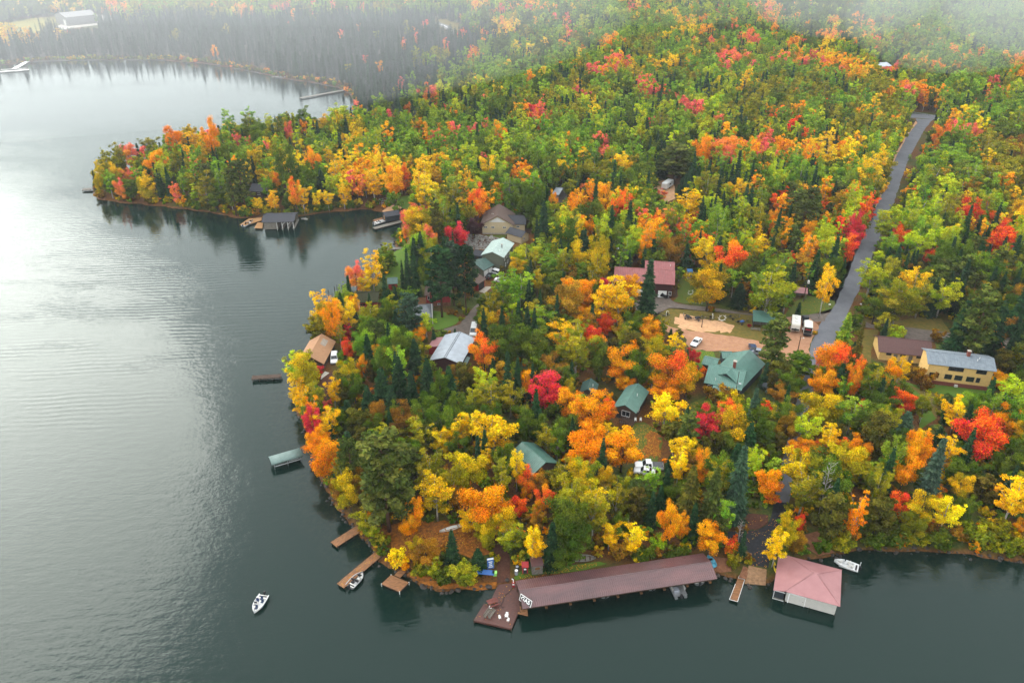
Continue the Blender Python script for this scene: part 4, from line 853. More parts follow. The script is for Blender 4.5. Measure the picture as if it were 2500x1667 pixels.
def red_house():
    fr = Frame(W('i', 130, 528), W('i', 480, 520), None, 8.0); L, D = fr.L, fr.D; landmark('the red house', fr.mid)
    o = thing('house', 'red house with brown hipped roof and red brick chimney', 'house', (fr.a.x, fr.a.y, LAND), fr.rz)
    MB().box((L / 2, D / 2, 2.4), (L, D, 2.6)).build('wall', 'red_paint', o); MB().box((L / 2, D / 2, .55), (L + .1, D + .1, 1.1)).build('basement_wall', 'dirt', o)
    r = MB(); hip_roof(r, 0, L, 0, D, 3.7, 1.9, L * .38, .5); r.build('roof', 'roof_brown2', o); chimney(o, L * .22, -.25, 0, 5.3, .7)
    for x in (.13, .5): window(o, L * x, 2.7, 1.0, 1.1)
    window(o, L * .56, .6, 1.3, .5, y=-.05); foot(fr.mid, 8); keep('i', 80, 255, 330, 530, fr.a.y)
    MB().box((-2.0, 1.5, .5), (3.6, 5, 1.0)).build('terrace', 'wood_dock', o)
    f2 = Frame(W('h', 300, 1190, 3.4), W('h', 520, 1185, 3.4), None, 6.5); landmark('the red boathouse with mossy roof', f2.mid)
    o = thing('boathouse', 'red boathouse with dark mossy roof at the water', 'boathouse', (f2.a.x, f2.a.y, .3), f2.rz); w = MB(); gable_walls(w, 0, f2.L, 0, 6.5, .2, 2.7, 1.2, 'x'); w.build('wall', 'red_paint', o); r = MB(); gable_roof(r, 0, f2.L, 0, 6.5, 2.7, 1.2, 'x', .5); r.build('roof', 'roof_moss', o)
    window(o, f2.L * .3, 1.6, 1.6, .7, frame='red_bright'); door(o, f2.L * .7, 1.0, 2.0, .2, material='red_bright', panels=2)
    d_ = MB()
    for k in range(14): d_.box((f2.L * .5, -.2 - .22 * k, .12), (f2.L, .19, .06))
    d_.build('deck', 'wood_dock', o); keep('h', 265, 1105, 525, 1260, f2.a.y); foot(f2.mid, 5)
    for nm, lb, A_, B_, dep, wl, rf_ in (('shed', 'small red shed with green roof below the lawn', ('h', 645, 1015), ('h', 735, 1010), 4, 'red_paint', 'roof_green_dark'), ('shed', 'grey roofed shed behind the tall yellow maple', ('h', 375, 985), ('h', 440, 985), 4, 'wall_slate', 'roof_green_dark'), ('shed', 'low dark roofed shed beside the boulder bank', ('g', 335, 860), ('g', 460, 880), 4, 'wall_slate', 'roof_grey_shingle')):
        f3 = Frame(W(*A_, 3.4), W(*B_, 3.4), None, dep); ob, _ = house(nm, lb, f3, 2.3, .9, 'x', wl, rf_, .3, cat='shed', clear=.7); door(ob, f3.L * .5, .8, 1.8, material='wood_dark', panels=2); keep(A_[0], A_[1] - 10, A_[2] - 40, B_[1] + 5, B_[2] + 40, f3.a.y)
    # grey tarpaulin roof
    f4 = Frame(W('i', -110, 700, 3.0), W('i', 200, 690, 3.0), None, 7.5); ob = thing('canopy_shed', 'low shed under a wrinkled grey tarpaulin roof', 'shed', (f4.a.x, f4.a.y, LAND), f4.rz)
    r = MB(); hip_roof(r, 0, f4.L, 0, 7.5, 2.0, 1.6, f4.L * .3, .4); r.build('roof', 'roof_tarp', ob); MB().box((f4.L / 2, 3.75, 1.0), (f4.L - .3, 7.2, 2.0)).build('wall', 'wall_grey', ob)
    for y in (-.3, 3.7, 7.8): MB().tube([(-.3, y, 2.02), (f4.L * .3, 3.75, 3.62)], .04, 4).build('strap', 'off_white', ob)
    foot(f4.mid, 6); keep('i', -60, 550, 225, 690, f4.a.y); landmark('the grey tarpaulin shed', f4.mid)
red_house()

def white_roof_shed():
    fr = Frame(W('i', 300, 1345, 4.3), W('i', 625, 1362, 4.3), W('i', 505, 1000, 4.3)); e = W('i', 822, 1005, 4.3); b = W('i', 625, 1362, 4.3); d = Vector((e.x - b.x, e.y - b.y, 0)); rz = math.atan2(d.y, d.x) - math.pi / 2
    Wd = 7.6; a = Vector((b.x, b.y, 0)) - Vector((math.cos(rz), math.sin(rz), 0)) * Wd; f = Frame(a, b, None, d.length); landmark('the white roofed long shed', f.mid)
    o, rfx = house('shed', 'long maroon shed with white metal roof beside the white van', f, 3.1, 1.3, 'y', 'wall_maroon', 'roof_silver', .4, .45, cat='shed')
    ln = MB()
    for x in (-.25, .25): ln.slab([(Wd / 2 + x - .05, -.4, 4.52 - abs(x) * .34), (Wd / 2 + x + .05, -.4, 4.52 - abs(x) * .34), (Wd / 2 + x + .05, f.D + .4, 4.52 - abs(x) * .34), (Wd / 2 + x - .05, f.D + .4, 4.52 - abs(x) * .34)], .04)
    ln.build('ridge_vent', 'black', rfx); MB().slab([(-3.2, f.D * .55, 2.4), (-.3, f.D * .55, 3.0), (-.3, f.D * .95, 3.0), (-3.2, f.D * .95, 2.4)], .1).build('lean_to_roof', 'roof_pink_metal', o); MB().box((-1.7, f.D * .75, 1.2), (2.6, f.D * .36, 2.3)).build('lean_to_wall', 'red_paint', o)
    MB().slab([(Wd + .3, .5, 2.2), (Wd + 1.2, .5, 1.9), (Wd + 1.2, 5.0, 1.9), (Wd + .3, 5.0, 2.2)], .08).build('awning', 'canvas_teal', o)
    door(o, f.D * .5, 1.0, 2.1, side='right', L=Wd, material='wood_dark', panels=2); keep('i', 400, 955, 840, 1360, f.a.y)
white_roof_shed()

def tan_boathouse():
    a, b, c = W('T4', 366, 972, 3.3), W('T4', 490, 1005, 3.3), W('T4', 562, 872, 3.3); d = Vector((c.x - b.x, c.y - b.y, 0)); rz = math.atan2(d.y, d.x) - math.pi / 2; Wd = 6.2
    a = Vector((b.x, b.y, 0)) - Vector((math.cos(rz), math.sin(rz), 0)) * Wd; f = Frame(a, b, None, d.length); landmark('the tan roofed boathouse', f.mid)
    o, rfx = house('boathouse', 'boathouse with tan wooden shingle roof on the left shore', f, 2.6, 1.9, 'y', 'wall_brown', 'roof_tan', .45, .0, z=.7, cat='boathouse'); door(o, Wd * .72, 1.4, 2.0, material='black', panels=1)
    lines = MB()
    for k in range(1, 12):
        for sgn in (-1, 1):
            t = k / 12; x = Wd / 2 + sgn * (Wd / 2 + .4) * t; z = 4.56 - (1.9 + .26) * t + .03; lines.box((x, f.D / 2, z), (.05, f.D + .86, .05))
    lines.build('shingle_course', 'roof_tan', rfx, kind='stuff'); MB().slab([(Wd * .62, f.D * .62, 4.15), (Wd * .82, f.D * .62, 3.4), (Wd * .82, f.D * .9, 3.4), (Wd * .62, f.D * .9, 4.15)], .05).build('pale_patch', 'concrete', rfx)
    keep('T4', 370, 865, 590, 1040, f.a.y); keep('T4', 470, 1050, 545, 1120, f.a.y - 6)
    pd = MB()
    q = [W('T4', *p, LAND + .1) for p in ((468, 1108), (518, 1122), (545, 1075), (505, 1062))]
    for k in range(6):
        u0, u1 = k / 6, (k + .93) / 6; pd.slab([q[0].lerp(q[1], u0), q[0].lerp(q[1], u1), q[3].lerp(q[2], u1), q[3].lerp(q[2], u0)], .08)
    tag(pd.build('plank_pad', 'pale_concrete'), 'pale slatted pad below the tan boathouse', 'pad')
tan_boathouse()

def far_buildings():
    f = Frame(W('m', 530, 206), W('m', 765, 182), None, 26); landmark('the far warehouse', f.mid)
    o, _ = house('warehouse', 'long pale grey warehouse far off in the haze', f, 7.5, 3.0, 'x', 'wall_grey', 'wall_grey', .5, 1.2, cat='warehouse', clear=2); door(o, 5, 5, 5, side='left', material='off_white', panels=5, kind='loading_door'); keep('m', 480, 105, 770, 210, f.a.y)
    f = Frame(W('l', 240, 425, 3.2), W('l', 466, 420, 3.2), None, 9.0); landmark('the dark peninsula boathouse', f.mid)
    o = thing('boathouse', 'open boathouse with dark shingle roof under the peninsula trees', 'boathouse', (f.a.x, f.a.y, 0), f.rz); r = MB(); gable_roof(r, 0, f.L, 0, 9, 3.2, 1.2, 'x', .3); r.build('roof', 'roof_grey_shingle', o)
    MB().box((f.L * .23, 4.5, 1.7), (f.L * .4, 8.4, 2.9)).build('wall', 'wood_grey', o); MB().box((f.L / 2, 8.8, 1.7), (f.L, .12, 2.9)).build('back_wall', 'wood_grey', o)
    for x in (.45, .62, .8, .98):
        MB().tube([(f.L * x, .1, -1), (f.L * x, .1, 3.2)], .12, 6).build('post', 'off_white', o); MB().box((f.L * x, 4.5, .5), (.8, 9.4, .14)).build('finger_dock', 'wood_grey', o)
    for x in (.62, .8): MB().tube([(f.L * x, .1, 1.8), (f.L * x + 1.2, .1, 3.1)], .09, 4).build('brace', 'off_white', o)
    d1 = MB(); q = [W('l', *p, .6) for p in ((75, 445), (110, 450), (235, 412), (235, 392), (140, 400))]; d1.slab(q, .15); tag(d1.build('wooden_deck', 'wood_fresh'), 'curved timber deck left of the dark peninsula boathouse', 'deck')
    d1 = MB(); q = [W('l', *p, .6) for p in ((182, 468), (240, 470), (245, 428), (205, 428))]; d1.slab(q, .15); tag(d1.build('wooden_deck', 'wood_fresh'), 'small square timber deck beside the dark peninsula boathouse', 'deck')
    keep('l', 75, 375, 490, 470, f.a.y + 3)
    f = Frame(W('l', 1140, 388, 2.6), W('l', 1240, 372, 2.6), None, 4.2); o, _ = house('boat_shed', 'small black shed with dark roof on the bay dock', f, 2.2, .9, 'x', 'wall_slate', 'roof_grey_shingle', .35, z=.6, cat='shed', clear=.6); door(o, 2, .9, 1.9, side='left', material='wood_fresh', panels=2); landmark('the black boat shed', f.mid); keep('l', 1000, 340, 1290, 480, f.a.y); keep('l', 1105, 240, 1270, 350, f.a.y + 8)
    f = Frame(W('l', 150, 195, 4.0), W('l', 235, 200, 4.0), None, 7); o, _ = house('cabin', 'dark cabin half hidden among the peninsula trees', f, 2.8, 1.6, 'x', 'wall_brown', 'roof_grey_shingle', .5, cat='cabin'); window(o, f.L * .7, 1.6, 1.2, .9); keep('l', 150, 140, 240, 225, f.a.y)
    f = Frame(W('P', 2150, 162, 6), W('P', 2176, 160, 6), None, 10); house('far_house', 'pale roofed house glimpsed in the far wood', f, 4.5, 1.5, 'x', 'wall_grey', 'roof_silver', .5, cat='house', clear=2); keep('P', 2150, 148, 2176, 160, f.a.y)
    f = Frame(W('o', 296, 200, 4), W('o', 330, 205, 4), None, 8); house('far_shed', 'grey roofed shed in the small wood clearing', f, 3, 1.2, 'x', 'wall_grey', 'roof_silver', .4, cat='shed', clear=1); keep('o', 296, 165, 365, 230, f.a.y)
    # roadside shelter
    f = Frame(W('e', 1810, 600, 3.2), W('e', 1920, 612, 3.2), None, 2.6); o = thing('bus_shelter', 'little wooden shelter with pinkish roof near the road', 'shelter', (f.a.x, f.a.y, LAND), f.rz); r = MB(); r.slab([(-.3, -.3, 2.0), (f.L + .3, -.3, 2.0), (f.L + .3, 2.8, 2.5), (-.3, 2.8, 2.5)], .1); r.build('roof', 'roof_pink_metal', o); MB().box((f.L / 2, 2.5, 1.1), (f.L, .1, 2.2)).build('back_wall', 'wood_grey', o)
    for x in (0, f.L): MB().box((x, 0, 1.0), (.12, .12, 2.0)).build('post', 'wood_grey', o)
    keep('e', 1800, 560, 1930, 690, f.a.y)
far_buildings()

# ------------------------------------------------------------------ docks
def dock(label, a, b, w, z=.55, m='wood_dock', posts=4, plank=.17, name='dock', rails=False, extra=None, far=False):
    a, b = Vector(a), Vector(b); d = b - a; L = math.hypot(d.x, d.y); rz = math.atan2(d.y, d.x)
    o = thing(name, label, 'dock', (a.x, a.y, 0), rz)
    dk = MB()
    if far: dk.box((L / 2, 0, z), (L, w, .12))
    else:
        n = int(L / (plank + .025)); pr = random.Random(int(L * 100))
        for k in range(n): dk.box((L * (k + .5) / n, pr.uniform(-.012, .012), z + pr.uniform(-.006, .006)), (plank, w * pr.uniform(.985, 1.0), .045))
    dk.build('decking', m, o, kind='stuff')
    for s_ in (-1, 1): MB().box((L / 2, s_ * (w / 2 - .1), z - .13), (L, .07, .18)).build('stringer', 'wood_dark', o)
    for k in range(posts):
        for s_ in (-1, 1): MB().tube([(.3 + (L - .6) * k / max(1, posts - 1), s_ * (w / 2 - .03), -2.0), (.3 + (L - .6) * k / max(1, posts - 1), s_ * (w / 2 - .03), z + (.9 if rails else .22))], .06, 6).build('post', 'wood_dark' if not rails else 'off_white', o)
    if rails: MB().tube([(.2, w / 2, z + .45), (L - .2, w / 2, z + .45)], .035, 5).build('rail', 'galvanised', o)
    return o
dock('short brown dock above the long timber dock', W('c', 1020, 562, .55), W('c', 1300, 385, .55), 1.9)
dk2 = dock('long timber dock with a moored fishing boat', W('c', 1092, 1000, .55), W('c', 1590, 582, .55), 1.75, posts=6)
L_ = 13
MB().box((0, 0, 0), (1.3, 1.5, .05)).build('pale_mat', 'off_white', dk2).location = ((W('c', 1580, 588, .6) - W('c', 1092, 1000, .6)).length, 0, .62)
dq = thing('swim_platform', 'square brown timber platform at the end of a short walkway', 'dock', W('c', 1530, 975, 0) * 1.0, 0); dq.location = (0, 0, 0)
q = [W('c', *p, .6) for p in ((1530, 978), (1722, 1062), (1822, 962), (1632, 882))]; pm = MB()
for k in range(22):
    u0, u1 = k / 22, (k + .86) / 22; pm.slab([q[0].lerp(q[3], u0), q[1].lerp(q[2], u0), q[1].lerp(q[2], u1), q[0].lerp(q[3], u1)], .05)
pm.build('decking', 'wood_dock', dq, kind='stuff')
q2 = [W('c', *p, .6) for p in ((1665, 885), (1730, 912), (1850, 790), (1790, 765))]; pm = MB()
for k in range(24):
    u0, u1 = k / 24, (k + .86) / 24; pm.slab([q2[0].lerp(q2[3], u0), q2[1].lerp(q2[2], u0), q2[1].lerp(q2[2], u1), q2[0].lerp(q2[3], u1)], .05)
pm.build('walkway', 'wood_dock', dq, kind='stuff')
for p in q: MB().tube([(p.x, p.y, -1.6), (p.x, p.y, .66)], .08, 6).build('post', 'off_white', dq)
sk = MB()
for i in range(4): a_, b_ = q[i], q[(i + 1) % 4]; sk.slab([a_ - Vector((0, 0, .05)), b_ - Vector((0, 0, .05)), b_ - Vector((0, 0, .25)), a_ - Vector((0, 0, .25))], .05)
sk.build('skirt', 'wood_dark', dq)
# fuel dock: walkway and front platform
fd = thing('fuel_dock', 'dark red brown fuel dock with chairs and tables at the boathouse end', 'dock', (0, 0, 0)); landmark('the fuel dock', W('P', 1225, 1480, 0))
def planks(par, name, q, n, m, th=.05, gap=.88):
    mb = MB()
    for k in range(n): u0, u1 = k / n, (k + gap) / n; mb.slab([q[0].lerp(q[3], u0), q[1].lerp(q[2], u0), q[1].lerp(q[2], u1), q[0].lerp(q[3], u1)], th)
    return mb.build(name, m, par, kind='stuff')
zd = .62
qf = [W('P', *p, zd) for p in ((1157, 1513), (1248, 1533), (1266, 1491), (1182, 1473))]; planks(fd, 'platform', qf, 26, 'wood_red_deck')
qw = [W('P', *p, zd + .02) for p in ((1193, 1477), (1270, 1493), (1262, 1422), (1217, 1426))]; planks(fd, 'walkway', qw, 40, 'wood_red_deck')
qe = [W('P', *p, zd - .02) for p in ((1262, 1497), (1289, 1503), (1287, 1482), (1266, 1478))]; planks(fd, 'side_platform', qe, 12, 'wood_dock')
for p in qf + [qw[1]]: MB().tube([(p.x, p.y, -1.8), (p.x, p.y, zd + .05)], .1, 6).build('post', 'wood_dark', fd)
for qq, nm in ((qf, 'platform_skirt'), (qw, 'walkway_skirt')):
    sk = MB()
    for i in range(4):
        a_, b_ = qq[i], qq[(i + 1) % 4]; sk.slab([a_ - Vector((0, 0, .06)), b_ - Vector((0, 0, .06)), b_ - Vector((0, 0, .38)), a_ - Vector((0, 0, .38))], .06)
    sk.build(nm, 'wood_red_deck', fd)
hs = MB(); pts = [W('a', *p, zd + .08) for p in ((480, 960), (430, 1020), (380, 1050), (370, 1110), (340, 1160), (360, 1185), (385, 1180))]; hs.tube(pts, .035, 5); tag(hs.build('fuel_hose', 'black'), 'black fuel hose lying in a curve on the fuel dock', 'hose')
pp = W('a', 486, 945, zd); o = thing('fuel_pump', 'small red and white fuel pump at the landward end of the fuel dock', 'pump', pp); MB().box((0, 0, .5), (.5, .4, 1.0)).build('cabinet', 'red_paint', o); MB().tube([(0, 0, 1.0), (0, 0, 1.6), (-.25, 0, 1.85)], .09, 6).build('arm', 'white_paint', o); MB().box((0, -.22, .7), (.34, .03, .3)).build('dial', 'white_paint', o)
def picnic_table(loc, rz, m, label, group=None):
    o = thing('picnic_table', label, 'table', loc, rz, group)
    t = MB()
    for k in range(5): t.box((0, -.34 + .17 * k, .74), (1.8, .15, .05))
    t.build('table_top', m, o)
    for s_ in (-1, 1):
        b = MB(); b.box((0, s_ * .72, .44), (1.8, .26, .05)); b.build('bench', m, o)
        l = MB()
        for y in (-1, 1): l.tube([(s_ * .65, y * .6, 0), (s_ * .65, y * .25, .72)], .05, 4)
        l.box((s_ * .65, 0, .42), (.06, 1.5, .09)); l.build('leg', m, o)
    return o
picnic_table(W('a', 250, 1150, zd), R(25), 'red_brown', 'reddish picnic table on the fuel dock')
def bench(loc, rz, m, label, L=1.9, group=None):
    o = thing('bench', label, 'bench', loc, rz, group); t = MB()
    for k in range(2): t.box((0, -.1 + .2 * k, .42), (L, .18, .05))
    t.build('seat', m, o); bk = MB(); bk.box((0, .26, .68), (L, .05, .22)); bk.build('backrest', m, o)
    for s_ in (-1, 1): MB().box((s_ * L * .42, .08, .3), (.07, .42, .6)).build('leg', m, o)
    return o
brz = ang(W('a', 170, 1290), W('a', 235, 1200))
bench(W('a', 190, 1265, zd), brz, 'wood_grey', 'left grey plank bench of the pair on the fuel dock'); bench(W('a', 243, 1275, zd), brz, 'wood_grey', 'right grey plank bench of the pair on the fuel dock')
def chair(loc, rz, label, big=True):
    o = thing('lawn_chair', label, 'chair', loc, rz, 'white plastic chairs on the fuel dock'); s_ = .95 if big else .68; o.scale = (s_,) * 3
    MB().box((0, 0, .40), (.5, .48, .05)).build('seat', 'white_paint', o); b = MB(); b.slab([(-.25, .22, .42), (.25, .22, .42), (.22, .36, .95), (-.22, .36, .95)], .04); b.build('backrest', 'white_paint', o)
    for x in (-1, 1):
        MB().box((x * .27, 0, .62), (.06, .44, .04)).build('armrest', 'white_paint', o)
        for y in (-1, 1): MB().tube([(x * .22, y * .2, .4), (x * .25, y * .24, 0)], .025, 4).build('leg', 'white_paint', o)
chair(W('a', 330, 1315, zd), R(20), 'small white stool like chair left of the tall white chair', False); chair(W('a', 408, 1300, zd), R(-15), 'tall white plastic chair on the fuel dock'); chair(W('a', 424, 1345, zd), R(-40), 'low white plastic chair in front of the tall white chair', False); chair(W('a', 226, 1205, zd), R(60), 'white plastic chair beside the grey plank benches', False)
# boat ramp dock
rd = thing('ramp_dock', 'narrow wooden ramp dock with white edging beside the concrete ramp', 'dock', (0, 0, 0))
planks(rd, 'floating_section', [W('b', *p, .45) for p in ((540, 1165), (622, 1188), (693, 968), (625, 950))], 34, 'wood_dock'); planks(rd, 'landing', [W('b', *p, .85) for p in ((632, 945), (708, 962), (745, 835), (690, 805))], 12, 'dirt'); planks(rd, 'gangway', [W('b', *p, 1.2) for p in ((688, 800), (745, 808), (768, 700), (705, 683))], 10, 'wood_dock')
MB().slab([W('b', *p, .62) for p in ((625, 948), (695, 964), (706, 930), (640, 922))], .06).build('pale_plate', 'off_white', rd)
for p0, p1 in (((540, 1165), (622, 1188)), ((622, 1188), (693, 968)), ((540, 1165), (600, 1010))): a_, b_ = W('b', *p0, .5), W('b', *p1, .5); MB().tube([a_, b_], .04, 4).build('edging', 'white_paint', rd)
rp = thing('boat_ramp', 'ribbed concrete boat ramp sloping into the lake', 'ramp', (0, 0, 0))
mat('concrete_ramp', (.23, .13, .065), .8, .3, .35, 2)
q = [W('b', 735, 820, 1.2), W('b', 918, 852, 1.2), W('b', 905, 1030, 0), W('b', 690, 1012, 0)]
for k in range(10):
    u0, u1 = k / 10, (k + .95) / 10; c4 = [q[0].lerp(q[3], u0), q[1].lerp(q[2], u0), q[1].lerp(q[2], u1), q[0].lerp(q[3], u1)]
    for p in c4: p.z = max(gz(p.x, p.y), -.4) + .22
    MB().slab(c4, .16).build('slab', 'concrete_ramp', rp)
lr = W('b', 665, 700, 1.2); o = thing('life_ring_post', 'red and white life ring board at the head of the ramp dock', 'sign', lr); MB().box((0, 0, .8), (.08, .08, 1.6)).build('post', 'white_paint', o)
tor = MB()
for k in range(12):
    a0, a1 = 2 * math.pi * k / 12, 2 * math.pi * (k + 1) / 12; tor.tube([(.3 * math.cos(a0), -.1, 1.5 + .3 * math.sin(a0)), (.3 * math.cos(a1), -.1, 1.5 + .3 * math.sin(a1))], .09, 6, False)
tor.build('ring', 'red_bright', o); MB().box((0, -.06, 1.5), (.62, .04, .8)).build('board', 'white_paint', o)
# other docks
dock('metal railed dock reaching left from the shore', W('j', 122, 362, .8), W('j', 285, 352, .8), 1.7, .8, 'wood_dark', 5, rails=False); keep('j', 115, 315, 262, 375, 400)
dock('small dock under the leaning yellow tree', W('T4', 385, 778, .8), W('T4', 500, 790, .8), 1.7, .8, 'wood_dark', 3)
dock('grey dock beside the sandy bay beach', W('h', 525, 655, .7), W('h', 790, 632, .7), 2.0, .7, 'wood_grey', 5)
dock('long grey dock in front of the black boat shed', W('h', 490, 425, .6), W('h', 845, 332, .6), 2.2, .6, 'wood_grey', 6)
dock('brown dock joining the black boat shed', W('h', 490, 345, .6), W('h', 640, 305, .6), 2.0, .6, 'wood_dock', 3)
dock('tiny dock at the peninsula tip', W('T1', 527, 1208, .7), W('T1', 590, 1206, .7), 2.4, .7, 'wood_grey', 3, far=True)
dock('white dock along the far left shore', W('m', 0, 562, .7), W('m', 225, 545, .7), 3.2, .7, 'white_paint', 6, far=True); dock('white gangway leading up to the far left shore', W('m', 112, 540, .7), W('m', 222, 478, .7), 3.4, .85, 'white_paint', 4, far=True); dock('white finger beside the far left dock', W('m', 5, 545, .7), W('m', 205, 533, .7), 1.6, .6, 'off_white', 4, far=True)
dock('very long thin dock on the far bay shore', W('n', 782, 470, .7), W('n', 1185, 397, .7), 2.6, .7, 'wood_grey', 9, far=True)
dock('far dock with a white boat alongside', W('n', 545, 300, .7), W('n', 812, 264, .7), 2.4, .7, 'wood_grey', 6, far=True)
dock('faint far dock below the grey wood', W('n', 102, 199, .7), W('n', 315, 164, .7), 2.6, .7, 'wood_grey', 5, far=True)
# bare pilings of a dismantled dock
for i, (x, y, hgt_) in enumerate([(8, 1120, 60), (50, 1150, 90), (75, 1090, 60), (100, 1060, 90), (120, 1100, 60), (150, 1075, 60), (190, 1090, 70), (240, 1105, 60), (80, 1200, 70), (100, 1190, 60), (130, 1180, 50), (160, 1170, 50), (95, 1250, 50), (130, 1235, 50), (200, 1130, 50), (225, 1140, 50)]):
    p = W('h', x, y + hgt_ * .3, 0); h = 1.6 + .5 * (hgt_ / 90); o = thing('piling', 'thin dark piling of the dismantled dock', 'piling', p, 0, 'pilings of the dismantled dock'); MB().tube([(0, 0, -1.5), (.12, 0, h)], [.11, .07], 5).build('pole', 'wood_dark', o); MB().box((.12, 0, h), (.2, .2, .06)).build('pile_cap', 'black', o)
# covered boat lift
def boat_lift():
    a, b = W('j', 240, 840, 1.4), W('j', 395, 795, 1.4); f = Frame(a, b, None, 3.0); o = thing('boat_lift', 'covered boat lift with teal canvas canopy on the left shore', 'boat lift', (f.a.x, f.a.y, 0), f.rz); landmark('the teal covered boat lift', f.mid)
    r = [[(x, 1.5 + 1.55 * math.cos(t), 1.5 + .5 * math.sin(t)) for t in np.linspace(math.pi, 0, 9)] + [(x, 1.5 + 1.5 * math.cos(t), 1.4 + .45 * math.sin(t)) for t in np.linspace(0, math.pi, 9)] for x in (-.3, f.L * .33, f.L * .66, f.L + .3)]; c = MB(); c.loft(r); c.build('canopy', 'canvas_teal', o, True)
    for x in (.2, f.L * .5, f.L - .2):
        for y in (.2, 2.8): MB().tube([(x, y, -1.5), (x, y, 1.6)], .06, 5).build('post', 'galvanised', o)
    for y in (.2, 2.8): MB().tube([(.2, y, .7), (f.L - .2, y, .7)], .06, 5).build('cradle_rail', 'galvanised', o)
    hb = MB(); hb.loft([[(x, 1.5 - w, .9), (x, 1.5, .45), (x, 1.5 + w, .9), (x, 1.5, .95)] for x, w in ((.6, .05), (2, .8), (4, .95), (f.L - .6, .9))]); hb.build('stored_hull', 'car_white', o); keep('j', 236, 780, 372, 885, 400)
boat_lift()
# metal frame on the beach
fo = thing('beach_frame', 'galvanised pipe frame standing on the sandy beach', 'frame', W('l', 1112, 318, .6), ang(W('l', 1112, 318, .6), W('l', 1215, 300, .6))); LL = (W('l', 1215, 300, .6) - W('l', 1112, 318, .6)).length
for k in range(5):
    for y in (0, 2.5): MB().tube([(LL * k / 4, y, 0), (LL * k / 4, y, 2.6)], .06, 4).build('upright', 'galvanised', fo)
for y in (0, 2.5):
    for z in (.9, 1.7, 2.6): MB().tube([(0, y, z), (LL, y, z)], .05, 4).build('rail', 'galvanised', fo)
for k in range(5): MB().tube([(LL * k / 4, 0, 2.6), (LL * k / 4, 2.5, 2.6)], .05, 4).build('cross_rail', 'galvanised', fo)
# ------------------------------------------------------------------ boats
def hull(L, B, H, inner=.5):
    """open boat, bow towards +x, waterline at z=0: outer skin, inner skin and gunwale in one shell"""
    st = []
    for i in range(9):
        t = i / 8; x = -L / 2 + L * t; w = B / 2 * (1 - max(0, (t - .45) / .55) ** 2.2) * (.94 + .06 * min(1, t * 4)); z = H * (1 + .25 * t * t); kz = -.14 + .26 * max(0, (t - .7) / .3) ** 2; w = max(w, .02)
        o_ = [(x, -w, z), (x, -w * .9, z * .35), (x, -w * .45, kz), (x, 0, kz - .05), (x, w * .45, kz), (x, w * .9, z * .35), (x, w, z)]
        wi = max(w - .09, .01); f = .16
        i_ = [(x - (.05 if i == 8 else 0), wi, z), (x, wi * .85, f), (x, 0, f), (x, -wi * .85, f), (x, -wi, z)]
        st.append(o_ + i_)
    mb = MB(); mb.loft(st); return mb
def fishing_boat(loc, rz, label, m='car_white', L=5.4, B=2.1, floor_='off_white', group=None, person_=False, scale=1.0, dark='car_blue'):
    o = thing('fishing_boat', label, 'boat', loc, rz, group, scale); hull(L, B, .55).build('hull', m, o, False)
    st = MB(); st.box((L * .0, B / 2 + .0, .36), (L * .55, .02, .1)); st.box((0, -B / 2, .36), (L * .55, .02, .1)); st.build('side_stripe', dark, o)
    MB().loft([[(L * x, -w, .44), (L * x, w, .44), (L * x, w, .40), (L * x, -w, .40)] for x, w in ((.18, B * .42), (.30, B * .34), (.40, B * .2), (.46, B * .08))]).build('bow_deck', floor_, o)
    MB().box((-L * .38, 0, .36), (L * .2, B * .82, .08)).build('stern_deck', floor_, o)
    MB().box((L * .30, 0, .47), (L * .10, B * .3, .03)).build('bow_hatch', dark, o); MB().box((-L * .40, 0, .42), (L * .07, B * .7, .03)).build('battery_hatch', 'black', o)
    cs = MB(); cs.box((L * .04, -B * .22, .5), (.5, .55, .6), 0, .8); cs.build('console', floor_, o); MB().slab([(L * .10, -B * .36, .8), (L * .10, -B * .08, .8), (L * .06, -B * .08, 1.05), (L * .06, -B * .36, 1.05)], .02).build('windscreen', 'glass', o)
    for x, y in ((-.08, -.22), (-.08, .22), (-.24, .0), (.26, 0)):
        s_ = MB(); s_.box((L * x, B * y, .52), (.45, .45, .1)); s_.box((L * x - .2, B * y, .78), (.1, .43, .45)); s_.build('seat', dark, o)
    mt = MB(); mt.box((-L / 2 - .22, 0, .72), (.42, .36, .5), 0, .75); mt.box((-L / 2 - .14, 0, .2), (.2, .16, .8)); mt.build('outboard_motor', 'black', o)
    MB().tube([(L * .47, 0, .66), (L * .40, .12, .8), (L * .24, .22, .62)], .035, 4).build('trolling_motor', 'black', o)
    return o
bb, bs_ = W('c', 180, 1302, 0), W('c', 288, 1118, 0); rzb = ang(bs_, bb); cen = (bb + bs_) / 2
fishing_boat((cen.x, cen.y, .12), rzb, 'white fishing boat drifting alone on the open lake', 'car_white', (bb - bs_).length * 1.02, 1.95)
